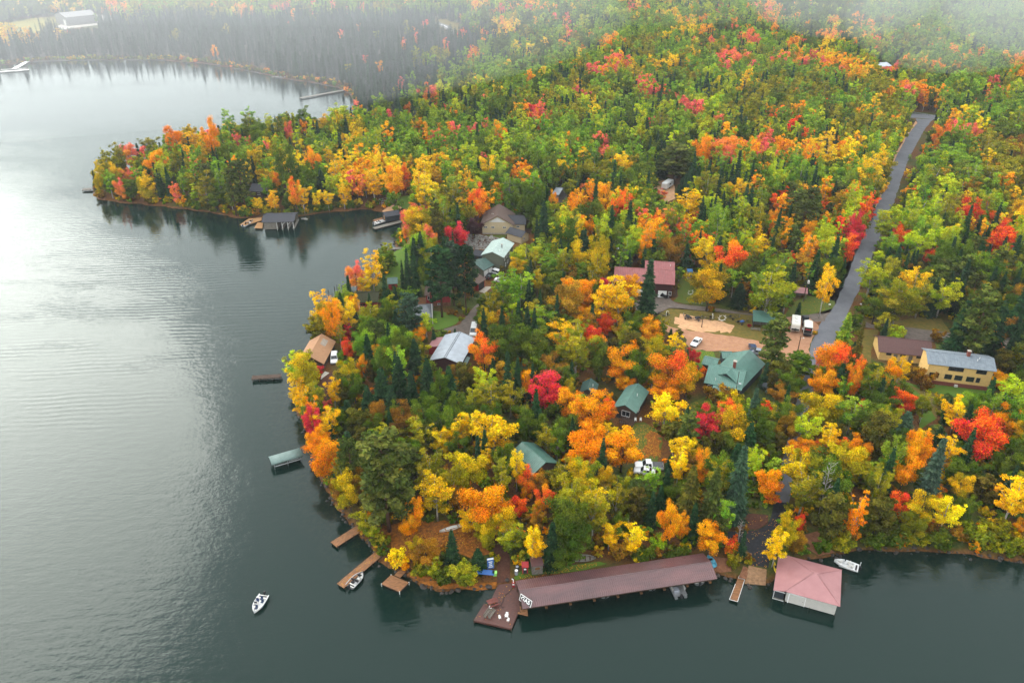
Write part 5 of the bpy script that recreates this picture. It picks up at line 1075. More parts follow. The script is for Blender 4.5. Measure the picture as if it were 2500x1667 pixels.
def sitter(loc, rz, label, shirt, parent_off=(0, 0)):
    """seated figure: one skinned body"""
    me = bpy.data.meshes.new('person'); vs = [(0, 0, .50), (0, .0, .78), (0, .02, 1.02), (0, .03, 1.14), (0, .05, 1.28), (.11, .05, .50), (.13, .46, .52), (.13, .50, .08), (.13, .62, .05), (-.11, .05, .50), (-.13, .46, .52), (-.13, .50, .08), (-.13, .62, .05), (.20, .02, 1.0), (.27, .10, .76), (.20, .34, .72), (-.20, .02, 1.0), (-.27, .10, .76), (-.20, .34, .72)]
    es = [(0, 1), (1, 2), (2, 3), (3, 4), (0, 5), (5, 6), (6, 7), (7, 8), (0, 9), (9, 10), (10, 11), (11, 12), (2, 13), (13, 14), (14, 15), (2, 16), (16, 17), (17, 18)]
    me.from_pydata(vs, es, []); rad = [.16, .15, .17, .06, .12, .10, .08, .06, .05, .10, .08, .06, .05, .07, .055, .045, .07, .055, .045]
    o = bpy.data.objects.new('person', me); COL.objects.link(o); md = o.modifiers.new('skin', 'SKIN'); sb = o.modifiers.new('sub', 'SUBSURF'); sb.levels = 1; sb.render_levels = 1
    for v, r in zip(me.skin_vertices[0].data, rad): v.radius = (r, r)
    me.skin_vertices[0].data[0].use_root = True; me.materials.append(M(shirt)); o.location = loc; o.rotation_euler = (0, 0, rz); tag(o, label, 'person'); 
    hd = MB().lathe([(.01, -.13), (.07, -.10), (.10, 0), (.09, .09), (.01, .13)], (0, .05, 1.33), 8).build('head', 'skin', o, True); MB().lathe([(.11, 0), (.11, .05), (.06, .11), (.01, .12)], (0, .04, 1.37), 8).build('cap', 'white_paint', o)
    return o
fx = Vector((math.cos(rzb), math.sin(rzb), 0)); pz = cen - fx * .45 + Vector((-fx.y, fx.x, 0)) * -.43; sitter((pz.x, pz.y, .14), rzb - math.pi / 2, 'person in navy seated at the console of the drifting boat', 'person_navy')
bb, bs_ = W('c', 1335, 880, 0), W('c', 1195, 1030, 0); cen = (bb + bs_) / 2; fishing_boat((cen.x, cen.y, .12), ang(bs_, bb), 'grey fishing boat moored along the long timber dock', 'aluminium', (bb - bs_).length * 1.0, 1.95, 'off_white', dark='black')
def small_boat(loc, rz, label, m, L=4.2, B=1.5, tilt=0.0, name='rowboat', cat='boat', dark='wood_dark', H=.5):
    o = thing(name, label, cat, loc, rz); o.rotation_euler = (tilt, 0, rz); hull(L, B, H).build('hull', m, o)
    for x in (-.28, 0, .22): MB().box((L * x, 0, .34), (.25, B * .78, .04)).build('thwart', dark, o)
    return o
def canoe(loc, rz, label, L=4.9, B=.9, tilt=0.0, m='off_white'):
    o = thing('canoe', label, 'canoe', loc, 0); o.rotation_euler = (tilt, 0, rz); st = []
    for i in range(11):
        t = i / 10; x = -L / 2 + L * t; s_ = math.sin(math.pi * min(.985, max(.015, t))); w = B / 2 * s_ ** .7; z = .38 + .22 * abs(2 * t - 1) ** 3; wi = max(w - .04, .005)
        st.append([(x, -w, z), (x, -w * .85, .14), (x, 0, .0 + .12 * abs(2 * t - 1) ** 4), (x, w * .85, .14), (x, w, z), (x, wi, z), (x, wi * .8, .18), (x, 0, .06 + .12 * abs(2 * t - 1) ** 4), (x, -wi * .8, .18), (x, -wi, z)])
    mb = MB(); mb.loft(st); mb.build('hull', m, o)
    for x in (-.25, .25): MB().box((L * x, 0, .36), (.2, B * .8, .03)).build('seat', 'wood_fresh', o)
    return o
canoe(W('T6', 1278, 612, 1.25), ang(W('T6', 1225, 628), W('T6', 1330, 598)), 'pale canoe lying among the orange leaves', tilt=R(14))
keep('T6', 1215, 590, 1340, 640, W('T6', 1278, 640).y)
cr_ = W('a', 1310, 628, 1.25); small_boat(cr_, ang(W('a', 1205, 630), W('a', 1415, 625)), 'upturned pale rowboat with wooden sides behind the long boathouse', 'wood_grey', 3.9, 1.3, R(28)); keep('a', 1195, 585, 1425, 660, cr_.y)
bb, bs_ = W('b', 1590, 795, 0), W('b', 1835, 878, 0); cen = (bb + bs_) / 2; o = fishing_boat((cen.x, cen.y, .15), ang(bs_, bb), 'white runabout tied behind the pink roofed boathouse', 'car_white', (bb - bs_).length * 1.0, 2.0, 'car_white', dark='off_white'); MB().tube([(-2.2, -.7, .5), (-2.2, -.7, 1.4)], .05, 5).build('pole_light', 'white_paint', o); keep('b', 1590, 740, 1860, 910, cen.y)
def pedal_boat(loc, rz):
    o = thing('pedal_boat', 'light blue pedal boat on the bank at the boathouse end', 'boat', loc, rz); hull(2.6, 1.5, .42).build('hull', 'sky_blue', o)
    for y in (-.33, .33): s_ = MB(); s_.box((-.3, y, .42), (.5, .5, .1)); s_.box((-.55, y, .66), (.1, .48, .4)); s_.build('seat', 'sky_blue', o)
    MB().box((.25, 0, .36), (.5, .9, .12)).build('pedal_well', 'black', o)
pedal_boat(W('b', 348, 790, 1.05), R(100)); keep('b', 310, 740, 390, 840, 999)
# boats in the slips of the long boathouse
def slip(k, out, label, pontoon=False):
    x = GB.L * (k + .5) / 8; p = GB.a + GB.x * x + GB.y * out
    if not pontoon: fishing_boat((p.x, p.y, .12), GB.rz + math.pi / 2, label, 'aluminium', 5.0, 1.9, 'off_white', dark='black'); return
    o = thing('pontoon_boat', label, 'boat', (p.x, p.y, .1), GB.rz + math.pi / 2)
    for y in (-.85, .85): MB().tube([(-2.9, y, .12), (2.4, y, .12), (2.9, y, .3)], [.3, .3, .05], 8).build('float', 'aluminium', o)
    MB().box((0, 0, .48), (5.6, 2.3, .1)).build('deck', 'aluminium', o)
    for y in (-1.1, 1.1): MB().box((.3, y, .85), (4.2, .05, .6)).build('side_panel', 'off_white', o)
    MB().box((-1.6, .5, .8), (.9, .9, .5)).build('bench', 'car_grey', o); MB().box((-3.0, 0, .6), (.5, .4, .7), 0, .8).build('outboard_motor', 'black', o)
slip(6, 2.4, 'grey pontoon boat poking out of the long boathouse', True); slip(7, 4.2, 'aluminium boat in the last slip of the long boathouse'); slip(3, 4.6, 'dark fishing boat in the middle slip of the long boathouse'); slip(5, 4.7, 'fishing boat in the slip left of the pontoon boat')
p = W('l', 140, 442, 0); fishing_boat((p.x, p.y, .15), ang(W('l', 105, 460, 0), W('l', 175, 420, 0)), 'dark motorboat beside the curved timber deck', 'car_grey', 6.2, 2.2, 'car_white', dark='black')
p = W('l', 1105, 432, 0); fishing_boat((p.x, p.y, .15), ang(W('l', 1060, 445, 0), W('l', 1150, 420, 0)), 'pale motorboat between the two bay docks', 'car_white', 6.0, 2.2, dark='black')
p = W('n', 632, 302, 0); fishing_boat((p.x, p.y, .2), R(10), 'tiny white boat at the far dock', 'car_white', 9, 3.0, 'car_white', dark='off_white')
p = W('n', 215, 180, 0); small_boat((p.x, p.y, .2), R(15), 'pale boat at the faint far dock', 'off_white', 8, 2.6, dark='off_white')
p = W('h', 570, 608, .78); o = thing('dock_chair', 'dark chair standing on the grey bay dock', 'chair', p, R(100)); MB().box((0, 0, .45), (.6, .6, .08)).build('seat', 'wood_dark', o); MB().box((0, .3, .8), (.6, .06, .7)).build('backrest', 'wood_dark', o)
for x in (-.25, .25): MB().box((x, 0, .22), (.06, .5, .44)).build('leg', 'wood_dark', o)

# ------------------------------------------------------------------ vehicles
def wheels(o, xs, hw, r, w=.22):
    for x in xs:
        for s_ in (-1, 1):
            t = MB().tube([(x, s_ * hw - w / 2, r), (x, s_ * hw + w / 2, r)], r, 14); wl = t.build('wheel', 'rubber', o); MB().tube([(x, s_ * (hw + w / 2 + .002), r), (x, s_ * (hw + w / 2 + .02), r)], r * .6, 10).build('rim', 'chrome', wl)
def car(loc, rz, label, m='car_white', kind='sedan', L=4.7, Wd=1.85, group=None):
    o = thing({'sedan': 'car', 'suv': 'sport_utility_vehicle', 'pickup': 'pickup_truck', 'van': 'van'}[kind], label, {'sedan': 'car', 'suv': 'car', 'pickup': 'truck', 'van': 'van'}[kind], loc, rz, group); hw = Wd / 2
    prof = {'sedan': [(-.5, .35, .78), (-.47, .28, .95), (-.25, .25, .98), (.18, .25, .95), (.42, .26, .82), (.49, .3, .66), (.5, .38, .58)],
            'suv': [(-.5, .4, .95), (-.48, .32, 1.08), (-.2, .3, 1.1), (.2, .3, 1.08), (.42, .32, 1.0), (.49, .36, .85), (.5, .45, .7)],
            'pickup': [(-.5, .5, 1.05), (-.49, .42, 1.12), (-.1, .4, 1.14), (.2, .4, 1.12), (.42, .42, 1.08), (.49, .45, .95), (.5, .55, .8)],
            'van': [(-.5, .4, 1.2), (-.49, .32, 1.3), (-.2, .3, 1.3), (.25, .3, 1.25), (.42, .32, 1.1), (.49, .36, .95), (.5, .45, .75)]}[kind]
    rings = []
    for x, z0, z1 in prof:
        n = .93 if abs(x) > .48 else 1.0; rings.append([(x * L, -hw * n * .94, z0), (x * L, -hw * n, (z0 + z1) * .5), (x * L, -hw * n * .93, z1), (x * L, hw * n * .93, z1), (x * L, hw * n, (z0 + z1) * .5), (x * L, hw * n * .94, z0)])
    MB().loft(rings).build('body', m, o)
    c0, c1, c2, c3, zt, zb = {'sedan': (-.33, -.20, .04, .19, 1.42, .94), 'suv': (-.47, -.42, .08, .22, 1.75, 1.08), 'pickup': (-.08, -.05, .12, .23, 1.85, 1.12), 'van': (-.48, -.46, .18, .32, 2.1, 1.25)}[kind]
    gw, rw = hw * .90, hw * .76
    MB().add([(c0 * L, -gw, zb), (c3 * L, -gw, zb), (c3 * L, gw, zb), (c0 * L, gw, zb), (c1 * L, -rw, zt), (c2 * L, -rw, zt), (c2 * L, rw, zt), (c1 * L, rw, zt)], [(0, 1, 5, 4), (1, 2, 6, 5), (2, 3, 7, 6), (3, 0, 4, 7), (4, 5, 6, 7)]).build('window_glass', 'glass', o)
    rf_ = MB(); rf_.box(((c1 + c2) / 2 * L, 0, zt + .03), ((c2 - c1) * L + .1, rw * 2.06, .07)); rf_.build('roof', m, o)
    pl = MB()
    for s_ in (-1, 1):
        for xb, xt in ((c0, c1), ((c0 + c3) / 2, (c1 + c2) / 2), (c3, c2)): pl.tube([(xb * L, s_ * (gw + .01), zb), (xt * L, s_ * (rw + .01), zt)], .05, 4)
    pl.build('pillar', m, o)
    r = {'sedan': .33, 'suv': .37, 'pickup': .4, 'van': .36}[kind]; wheels(o, (-.31 * L, .31 * L), hw - .1, r)
    for s_ in (-1, 1):
        MB().box((.488 * L, s_ * hw * .68, prof[4][2] - .2), (.08, .32, .14)).build('headlight', 'off_white', o); MB().box((-.495 * L, s_ * hw * .74, prof[1][2] - .2), (.06, .26, .16)).build('tail_light', 'red_bright', o)
    MB().box((.5 * L, 0, .45), (.1, Wd * .9, .16)).build('front_bumper', 'black', o); MB().box((-.5 * L, 0, .48), (.1, Wd * .9, .16)).build('rear_bumper', 'black', o)
    if kind == 'pickup': MB().box((-.30 * L, 0, 1.17), (.36 * L, Wd * .86, .06)).build('bed_cover', 'car_black', o)
    return o
def between(t, p, q, z=LAND): a, b = W(t, *p, z), W(t, *q, z); c = (a + b) / 2; return (c.x, c.y, z + .1), ang(a, b)
l, r_ = between('d', (545, 495), (490, 555), LAND); car(l, r_, 'white sedan parked on the gravel lot by the golden tree', 'car_white', 'sedan'); keep('d', 440, 455, 590, 590, l[1])
l, r_ = between('d', (1910, 275), (1905, 225)); car(l, r_, 'dark pickup parked ahead of the cream enclosed trailer', 'car_black', 'pickup', 5.2); keep('d', 1860, 185, 1960, 270, l[1])
l, r_ = between('d', (1245, 620), (1235, 585)); car(l, r_, 'dark car parked behind the lodge roof', 'car_blue', 'sedan'); l, r_ = between('d', (1285, 650), (1365, 665)); car(l, r_, 'pale blue car parked behind the lodge roof', 'car_grey', 'sedan')
l, r_ = between('e', (520, 640), (560, 650)); car(l, r_, 'small black car in front of the white garage door', 'car_black', 'sedan', 4.0); keep('e', 505, 610, 580, 660, l[1])
l, r_ = between('k', (1060, 672), (935, 668)); car(l, r_, 'white pickup with dark bed cover on the leaf strewn drive', 'car_white', 'pickup', 5.9, 2.0)
l, r_ = between('k', (1010, 712), (920, 700)); car(l, r_, 'white car half hidden beyond the white pickup', 'car_white', 'sedan', 4.4)
l, r_ = between('i', (840, 870), (815, 985)); car(l, r_, 'white van parked at the end of the white roofed shed', 'car_white', 'van', 5.6, 2.0); keep('i', 765, 815, 870, 1010, l[1])
l, r_ = between('j', (577, 258), (575, 285), 1.0); car(l, r_, 'black and white sport utility beside the tan boathouse', 'car_white', 'suv', 4.7); keep('j', 558, 240, 595, 295, l[1])
l, r_ = between('g', (640, 1140), (770, 1185)); car(l, r_, 'white car parked before the two white garage doors', 'car_white', 'suv', 4.7); l, r_ = between('g', (700, 1255), (810, 1270)); car(l, r_, 'white car nearest the trees by the garage', 'car_white', 'sedan'); l, r_ = between('g', (560, 1215), (625, 1175)); car(l, r_, 'black car against the grey green garage', 'car_black', 'sedan', 4.4)
def camper():
    l, r_ = between('d', (1775, 385), (1780, 260)); o = thing('camper_trailer', 'white camper trailer with spare wheel parked beside the cream enclosed trailer', 'trailer', l, r_); L = 6.2
    MB().loft([[(x * L, -1.15 * w, z0), (x * L, -1.2 * w, 1.6), (x * L, -1.12 * w, z1), (x * L, 1.12 * w, z1), (x * L, 1.2 * w, 1.6), (x * L, 1.15 * w, z0)] for x, z0, z1, w in ((-.5, .7, 2.5, .96), (-.46, .55, 2.85, 1), (.4, .55, 2.85, 1), (.47, .6, 2.6, .97), (.5, .9, 1.9, .93))]).build('body', 'trailer_white', o); wheels(o, (-.5, .5), 1.1, .36)
    for x in (-.25, .05, .3): MB().box((x * L, 0, 2.92), (.8, .7, .16), 0, .9).build('roof_vent', 'off_white', o)
    for x in (-.3, .2):
        for s_ in (-1, 1): MB().box((x * L, s_ * 1.19, 1.9), (1.2, .04, .7)).build('window', 'glass', o)
    MB().box((-.505 * L, 0, 1.15), (.14, 2.0, .5)).build('rear_bumper', 'black', o); MB().tube([(-.53 * L, -.2, 1.2), (-.53 * L, .2, 1.2)], .01, 4).build('bracket', 'black', o); MB().tube([(-.52 * L, 0, 1.25), (-.56 * L, 0, 1.25)], .36, 12).build('spare_wheel', 'rubber', o); MB().tube([(.5 * L, 0, .6), (.66 * L, 0, .55)], .08, 5).build('hitch', 'black', o)
    keep('d', 1710, 225, 1845, 420, l[1])
    l, r_ = between('d', (1935, 430), (1935, 300)); o = thing('enclosed_trailer', 'cream enclosed trailer with pointed nose parked behind the dark pickup', 'trailer', l, r_); L = 4.6
    MB().add([(-L / 2, -1.1, .55), (L * .36, -1.1, .55), (L / 2, 0, .55), (L * .36, 1.1, .55), (-L / 2, 1.1, .55), (-L / 2, -1.1, 2.5), (L * .36, -1.1, 2.5), (L / 2, 0, 2.5), (L * .36, 1.1, 2.5), (-L / 2, 1.1, 2.5)], [(4, 3, 2, 1, 0), (5, 6, 7, 8, 9), (0, 1, 6, 5), (1, 2, 7, 6), (2, 3, 8, 7), (3, 4, 9, 8), (4, 0, 5, 9)]).build('body', 'trailer_white', o); wheels(o, (-.2,), 1.15, .34)
    MB().box((-L / 2 - .03, 0, 1.5), (.06, 2.0, 1.7)).build('rear_door', 'black', o); MB().box((-L / 2 - .6, 0, .45), (1.1, 2.1, .12)).build('tail_ramp', 'black', o); MB().box((-L / 2 - .07, 0, 1.75), (.03, 1.4, .3)).build('red_panel', 'red_bright', o)
    for s_ in (-1, 1): MB().box((-.2, s_ * 1.25, .75), (.95, .28, .1)).build('fender', 'white_paint', o)
    keep('d', 1865, 265, 1990, 465, l[1])
    l, r_ = between('o', (1015, 180), (1075, 140)); o = thing('camper_trailer', 'white camper standing in the sandy wood clearing', 'trailer', l, r_); MB().loft([[(x, -1.2, .6), (x, -1.2, z), (x, 1.2, z), (x, 1.2, .6)] for x, z in ((-3.4, 2.6), (-3.2, 2.9), (3.0, 2.9), (3.4, 2.2))]).build('body', 'car_white', o); wheels(o, (0,), 1.1, .36); MB().box((0, -1.22, 1.9), (1.6, .05, .6)).build('window', 'glass', o); keep('o', 1000, 120, 1090, 240, l[1])
camper()
def utility_trailer(t, x, y, rz, label, load):
    p = W(t, x, y); o = thing('boat_trailer', label, 'trailer', p, rz, 'trailers standing in the yard')
    f = MB()
    for s_ in (-1, 1): f.tube([(-1.6, s_ * .7, .55), (1.0, s_ * .7, .55), (2.2, 0, .5)], .06, 5)
    for xx in (-1.5, -.5, .6): f.tube([(xx, -.7, .55), (xx, .7, .55)], .05, 5)
    f.build('frame', 'black', o); wheels(o, (-.4,), .95, .32); MB().tube([(2.0, 0, 0), (2.0, 0, .9)], .05, 5).build('jack', 'galvanised', o)
    if load == 'arch': MB().tube([(-1.2, -.8, .6), (-1.0, -.6, 1.5), (-.8, 0, 1.8), (-1.0, .6, 1.5), (-1.2, .8, .6)], .07, 5).build('load_guide', 'off_white', o)
    if load == 'blue': MB().box((.2, 0, .75), (1.2, .8, .3), 0, .7).build('blue_load', 'sign_blue', o)
    if load == 'dark': MB().box((-.3, 0, .9), (1.6, 1.1, .5), 0, .6).build('dark_load', 'black', o)
for a in (('d', 110, 160, 2.4, 'leftmost trailer of the yard with pale guides', 'arch'), ('d', 405, 195, 1.9, 'dark wheeled trailer left of the bare post', 'dark'), ('d', 550, 215, .3, 'black trailer beside the bare post', 'dark'), ('d', 680, 200, 2.8, 'trailer with white mudguards under the big tree', 'arch'), ('d', 990, 195, .2, 'low black trailer right of the white antler arch', ''), ('d', 1095, 260, .4, 'trailer with blue load left of the open shelter', 'blue')): utility_trailer(*a)
def antler(t, x, y, s_, rz, label):
    p = W(t, x, y); o = thing('antler_sculpture', label, 'sculpture', p, rz, None, s_)
    for sg in (-1, 1):
        MB().tube([(sg * .12, 0, .1), (sg * .75, 0, .35), (sg * .95, 0, .9), (sg * .7, 0, 1.45), (sg * .15, 0, 1.75)], [.12, .1, .09, .07, .03], 6).build('beam', 'antler_white', o, True)
        for (bx, bz), (ex, ez) in (((.75, .35), (1.15, .15)), ((.95, .9), (1.35, 1.1)), ((.7, 1.45), (.95, 1.85)), ((.8, .6), (.45, .75)), ((.85, 1.15), (.5, 1.2))): MB().tube([(sg * bx, 0, bz), (sg * ex, 0, ez)], [.07, .02], 5).build('tine', 'antler_white', o, True)
    MB().box((0, 0, .1), (.5, .3, .2)).build('base', 'antler_white', o)
antler('d', 848, 225, 1.0, 0, 'white antler shaped arch standing in the trailer yard'); antler('e', 805, 625, .85, .3, 'white antler shaped arch on the lawn beside the barn'); keep('e', 775, 560, 835, 640, W('e', 805, 625).y)
picnic_table(W('d', 1640, 340), R(70), 'red_bright', 'nearer red picnic table beside the camper'); picnic_table(W('d', 1672, 280), R(70), 'red_bright', 'farther red picnic table beside the camper'); bench(W('d', 1275, 350), R(-12), 'wood_grey', 'left weathered bench below the open shelter', 2.6); bench(W('d', 1420, 375), R(-8), 'wood_grey', 'right weathered bench below the open shelter', 2.2)
o = thing('fire_bowl', 'red round fire bowl left of the open shelter', 'fire bowl', W('d', 1195, 300)); MB().lathe([(.3, 0), (.5, .35), (.62, .5), (.55, .5), (.4, .3)], n=12).build('bowl', 'red_bright', o); MB().lathe([(.66, .46), (.66, .54), (.56, .54), (.56, .46)], n=12).build('rim', 'red_paint', o)
def pole(t, x, y, h, label, lamp=False, transformer=False, m='wood_dark', arm=False):
    p = on_land(t, x, y); o = thing('utility_pole', label, 'pole', p); MB().tube([(0, 0, -.3), (0, 0, h)], [.14, .09], 7).build('shaft', m, o)
    if lamp: MB().tube([(0, 0, h - .8), (.6, -.3, h - .3)], .03, 5).build('lamp_arm', 'galvanised', o); MB().lathe([(.05, .1), (.2, 0), (.12, -.15)], (.65, -.33, h - .3), 8).build('lamp_head', 'off_white', o)
    if transformer: MB().lathe([(.3, 0), (.33, .1), (.33, .9), (.25, 1.0)], (.35, -.1, h * .62), 10).build('transformer', 'off_white', o)
    if arm: MB().box((0, 0, h - .4), (2.0, .1, .1)).build('cross_arm', 'wood_dark', o)
    return p
pole('e', 1885, 690, 9.5, 'wooden utility pole with pale transformer beside the roadside shelter', transformer=True, arm=True); pole('d', 1808, 655, 5.5, 'lamp post at the corner of the gravel lot', lamp=True); pole('d', 590, 310, 2.6, 'bare stub post among the yard trailers'); pole('e', 78, 420, 9, 'utility pole at the left end of the maroon barn', lamp=True, arm=True); pole('i', 222, 800, 6.5, 'pale pole beside the grey tarpaulin shed', m='off_white'); pole('q', 1025, 235, 10, 'far utility pole right of the junction', arm=True, m='bark_grey'); pole('q', 420, 140, 11, 'far utility pole behind the olive aspens', arm=True, m='bark_grey'); pole('T8', 1325, 560, 8, 'utility pole at the right picture edge by the yellow house', arm=True)
def mailbox(t, x, y, label):
    p = W(t, x, y); o = thing('mailbox', label, 'mailbox', p); MB().box((0, 0, .5), (.1, .1, 1.0)).build('post', 'wood_grey', o); MB().loft([[(x_, -.14, 1.0), (x_, -.14, 1.2), (x_, -.07, 1.32), (x_, .07, 1.32), (x_, .14, 1.2), (x_, .14, 1.0)] for x_ in (-.3, .3)]).build('box', 'white_paint', o); MB().box((.1, .16, 1.25), (.03, .03, .25)).build('flag', 'red_bright', o)
mailbox('d', 2215, 62, 'white mailbox on the grass corner left of the road'); mailbox('T5', 1830, 525, 'white mailbox on the right shoulder of the road')
def guard_rail():
    a, b = W('q', 836, 290, 1.2), W('q', 972, 312, 1.2); o = thing('guard_rail', 'pale steel guard rail across the end of the road', 'guard rail', (a.x, a.y, LAND), ang(a, b)); L = (b - a).length
    MB().box((L / 2, 0, .62), (L, .06, .32)).build('rail', 'galvanised', o)
    for k in range(8): MB().box((L * (k + .5) / 8, .1, .4), (.14, .14, .8)).build('post', 'wood_grey', o)
guard_rail(); keep('q', 835, 280, 980, 330, 9999)
o = thing('propane_tank', 'long cream propane tank on the grass behind the yellow building', 'tank', W('f', 1440, 500), ang(W('f', 1380, 495), W('f', 1510, 505))); MB().tube([(-1.9, 0, .85), (-1.75, 0, .85), (-1.45, 0, .85), (1.45, 0, .85), (1.75, 0, .85), (1.9, 0, .85)], [.1, .42, .55, .55, .42, .1], 14).build('vessel', 'propane', o, True); MB().lathe([(.18, 0), (.2, .15), (.1, .25)], (0, 0, 1.38), 10).build('dome', 'propane', o)
for x in (-1.0, 1.0): MB().box((x, 0, .2), (.2, .9, .4)).build('saddle', 'concrete', o)
keep('f', 1370, 440, 1515, 520, o.location.y)
def hut(name, label, cat, p, w, d, h, m, roofm, doorm, rz=0.0, decal=None):
    o = thing(name, label, cat, p, rz); MB().box((0, 0, h / 2), (w, d, h)).build('wall', m, o); MB().slab([(-w / 2 - .12, -d / 2 - .15, h + .02), (w / 2 + .12, -d / 2 - .15, h + .02), (w / 2 + .12, d / 2 + .12, h + .3), (-w / 2 - .12, d / 2 + .12, h + .3)], .07).build('roof', roofm, o); dd = MB().box((0, -d / 2 - .02, h * .45), (w * .62, .05, h * .8)).build('door', doorm, o); MB().box((w * .22, -d / 2 - .07, h * .45), (.05, .05, .16)).build('handle', 'black', dd)
    if decal: MB().box((0, -d / 2 - .06, h * .68), (w * .42, .03, h * .2)).build('notice', decal, dd)
    return o
hut('portable_toilet', 'blue portable toilet right of the maroon barn', 'toilet', W('e', 793, 460), 1.5, 1.5, 2.3, 'toilet_blue', 'toilet_blue', 'sign_blue', 0, 'white_paint'); keep('e', 755, 385, 832, 465, W('e', 793, 470).y)
hut('fuel_cabinet', 'small dark red fuel cabinet on the grass by the fuel dock', 'cabinet', W('a', 620, 775), 1.0, .9, 1.6, 'red_paint', 'red_paint', 'wall_slate', 0, 'white_paint'); hut('outhouse', 'little plank outhouse with orange notice under the yellow birch', 'outhouse', W('a', 752, 762), 1.9, 1.8, 2.1, 'wood_grey', 'roof_maroon_metal', 'wood_grey', R(8), 'leaf_carpet'); keep('a', 470, 600, 840, 850, W('a', 700, 780).y + 2); landmark('the little plank outhouse', W('a', 752, 762))
for i, (x, y) in enumerate(((530, 760), (520, 805))): o = thing('fuel_drum', ('dark drum behind the pale topped drum', 'pale topped drum nearest the fuel dock')[i], 'drum', W('a', x, y)); MB().lathe([(.3, 0), (.32, .3), (.3, .32), (.32, .6), (.3, .62), (.3, .9)], n=12).build('barrel', ('black', 'car_grey')[i], o); MB().lathe([(.29, .9), (.29, .96), (.1, .97)], n=12).build('lid', ('car_grey', 'white_paint')[i], o)
p = W('a', 228, 745); o = thing('notice_board', 'tall leaning blue sign board with white lettering by the path', 'sign', p, R(12)); bd = MB().slab([(-.6, 0, .1), (.6, 0, .1), (.6, .5, 2.2), (-.6, .5, 2.2)], .05).build('panel', 'sign_blue', o); MB().slab([(-.58, .40, 1.84), (.58, .40, 1.84), (.58, .46, 2.16), (-.58, .46, 2.16)], .02).build('header', 'white_paint', bd)
for z, wds in ((1.45, .7), (1.1, .5), (.75, .55), (.45, .8)): MB().box((0, .5 * z / 2.2 - .05, z), (wds, .03, .16)).build('lettering', 'white_paint', bd)
MB().tube([(0, .9, 0), (0, .45, 1.7)], .04, 4).build('prop', 'wood_grey', o); keep('a', 175, 630, 275, 860, p.y)
p = W('a', 165, 815); o = thing('blue_table', 'low blue topped table with lime green tub near the shore', 'table', p, ang(W('a', 80, 810), W('a', 250, 825))); MB().box((0, 0, .72), (3.2, 1.15, .06)).build('table_top', 'sign_blue', o)
for x in (-1.4, 1.4):
    for y in (-.45, .45): MB().box((x, y, .35), (.08, .08, .7)).build('leg', 'wood_dark', o)
p2 = W('a', 272, 815); o = thing('lime_tub', 'lime green tub right of the blue table', 'tub', p2); MB().box((0, 0, .35), (.7, .6, .7), 0, 1.12).build('tub', 'lime', o); MB().box((0, 0, .72), (.82, .72, .06)).build('lid', 'lime', o)
p = W('T6', 1215, 850); o = bench(on_land('T6', 1215, 860), R(5), 'wood_dark', 'dark slatted bench under the shore shrubs', 1.8)
p = W('d', 1410, 1180); o = thing('umbrella_stand', 'closed green garden umbrella below the lodge', 'umbrella', p); MB().tube([(0, 0, 0), (0, 0, 2.6)], .04, 5).build('pole', 'wood_grey', o); MB().lathe([(.16, .9), (.34, 1.1), (.2, 1.8), (.03, 2.5)], n=8).build('canopy', 'roof_green_dark', o); o = thing('garden_canopy', 'dark hexagonal garden canopy right of the lodge', 'canopy', W('d', 1420, 1150)); MB().lathe([(1.5, 2.3), (1.52, 2.25), (.1, 3.0)], n=6).build('cover', 'wall_slate', o)
for k in range(3): MB().tube([(1.2 * math.cos(k * 2.09), 1.2 * math.sin(k * 2.09), 0), (1.2 * math.cos(k * 2.09), 1.2 * math.sin(k * 2.09), 2.3)], .04, 5).build('leg', 'wood_dark', o)
for i, (x, y) in enumerate(((1725, 880), (1100, 1095))): o = thing('garden_chair', ('white garden chair under the round pine', 'white garden chair at the lodge corner')[i], 'chair', W('d', x, y), R(40 * i)); MB().box((0, 0, .42), (.6, .55, .06)).build('seat', 'white_paint', o); MB().box((0, .28, .8), (.6, .06, .7)).build('backrest', 'white_paint', o); MB().box((0, 0, .2), (.5, .45, .38)).build('leg_frame', 'white_paint', o)
for i, (x, y) in enumerate(((842, 297), (900, 322), (938, 322))): o = thing('deck_chair', ('small white chair at the left end of the cabin deck', 'middle one of the three white chairs on the cabin deck', 'small white chair at the right end of the cabin deck')[i], 'chair', W('k', x, y, LAND + .6), 0, 'white chairs on the small cabin deck'); MB().box((0, 0, .4), (.45, .42, .05)).build('seat', 'white_paint', o); MB().box((0, .2, .65), (.45, .04, .45)).build('backrest', 'white_paint', o); [MB().box((sx_ * .18, sy_ * .17, .2), (.04, .04, .4)).build('leg', 'white_paint', o) for sx_ in (-1, 1) for sy_ in (-1, 1)]
p = W('b', 1000, 850, .95); o = thing('kayak', 'yellow and black kayak lying by the launch birch', 'kayak', p, R(80)); MB().loft([[(x, -w, .05), (x, 0, -.05 + .1), (x, w, .05), (x, w * .6, .3), (x, -w * .6, .3)] for x, w in ((-1.3, .02), (-.6, .26), (.6, .26), (1.3, .02))]).build('hull', 'yellow_paint', o); MB().box((0, 0, .31), (.7, .34, .05)).build('cockpit', 'black', o)
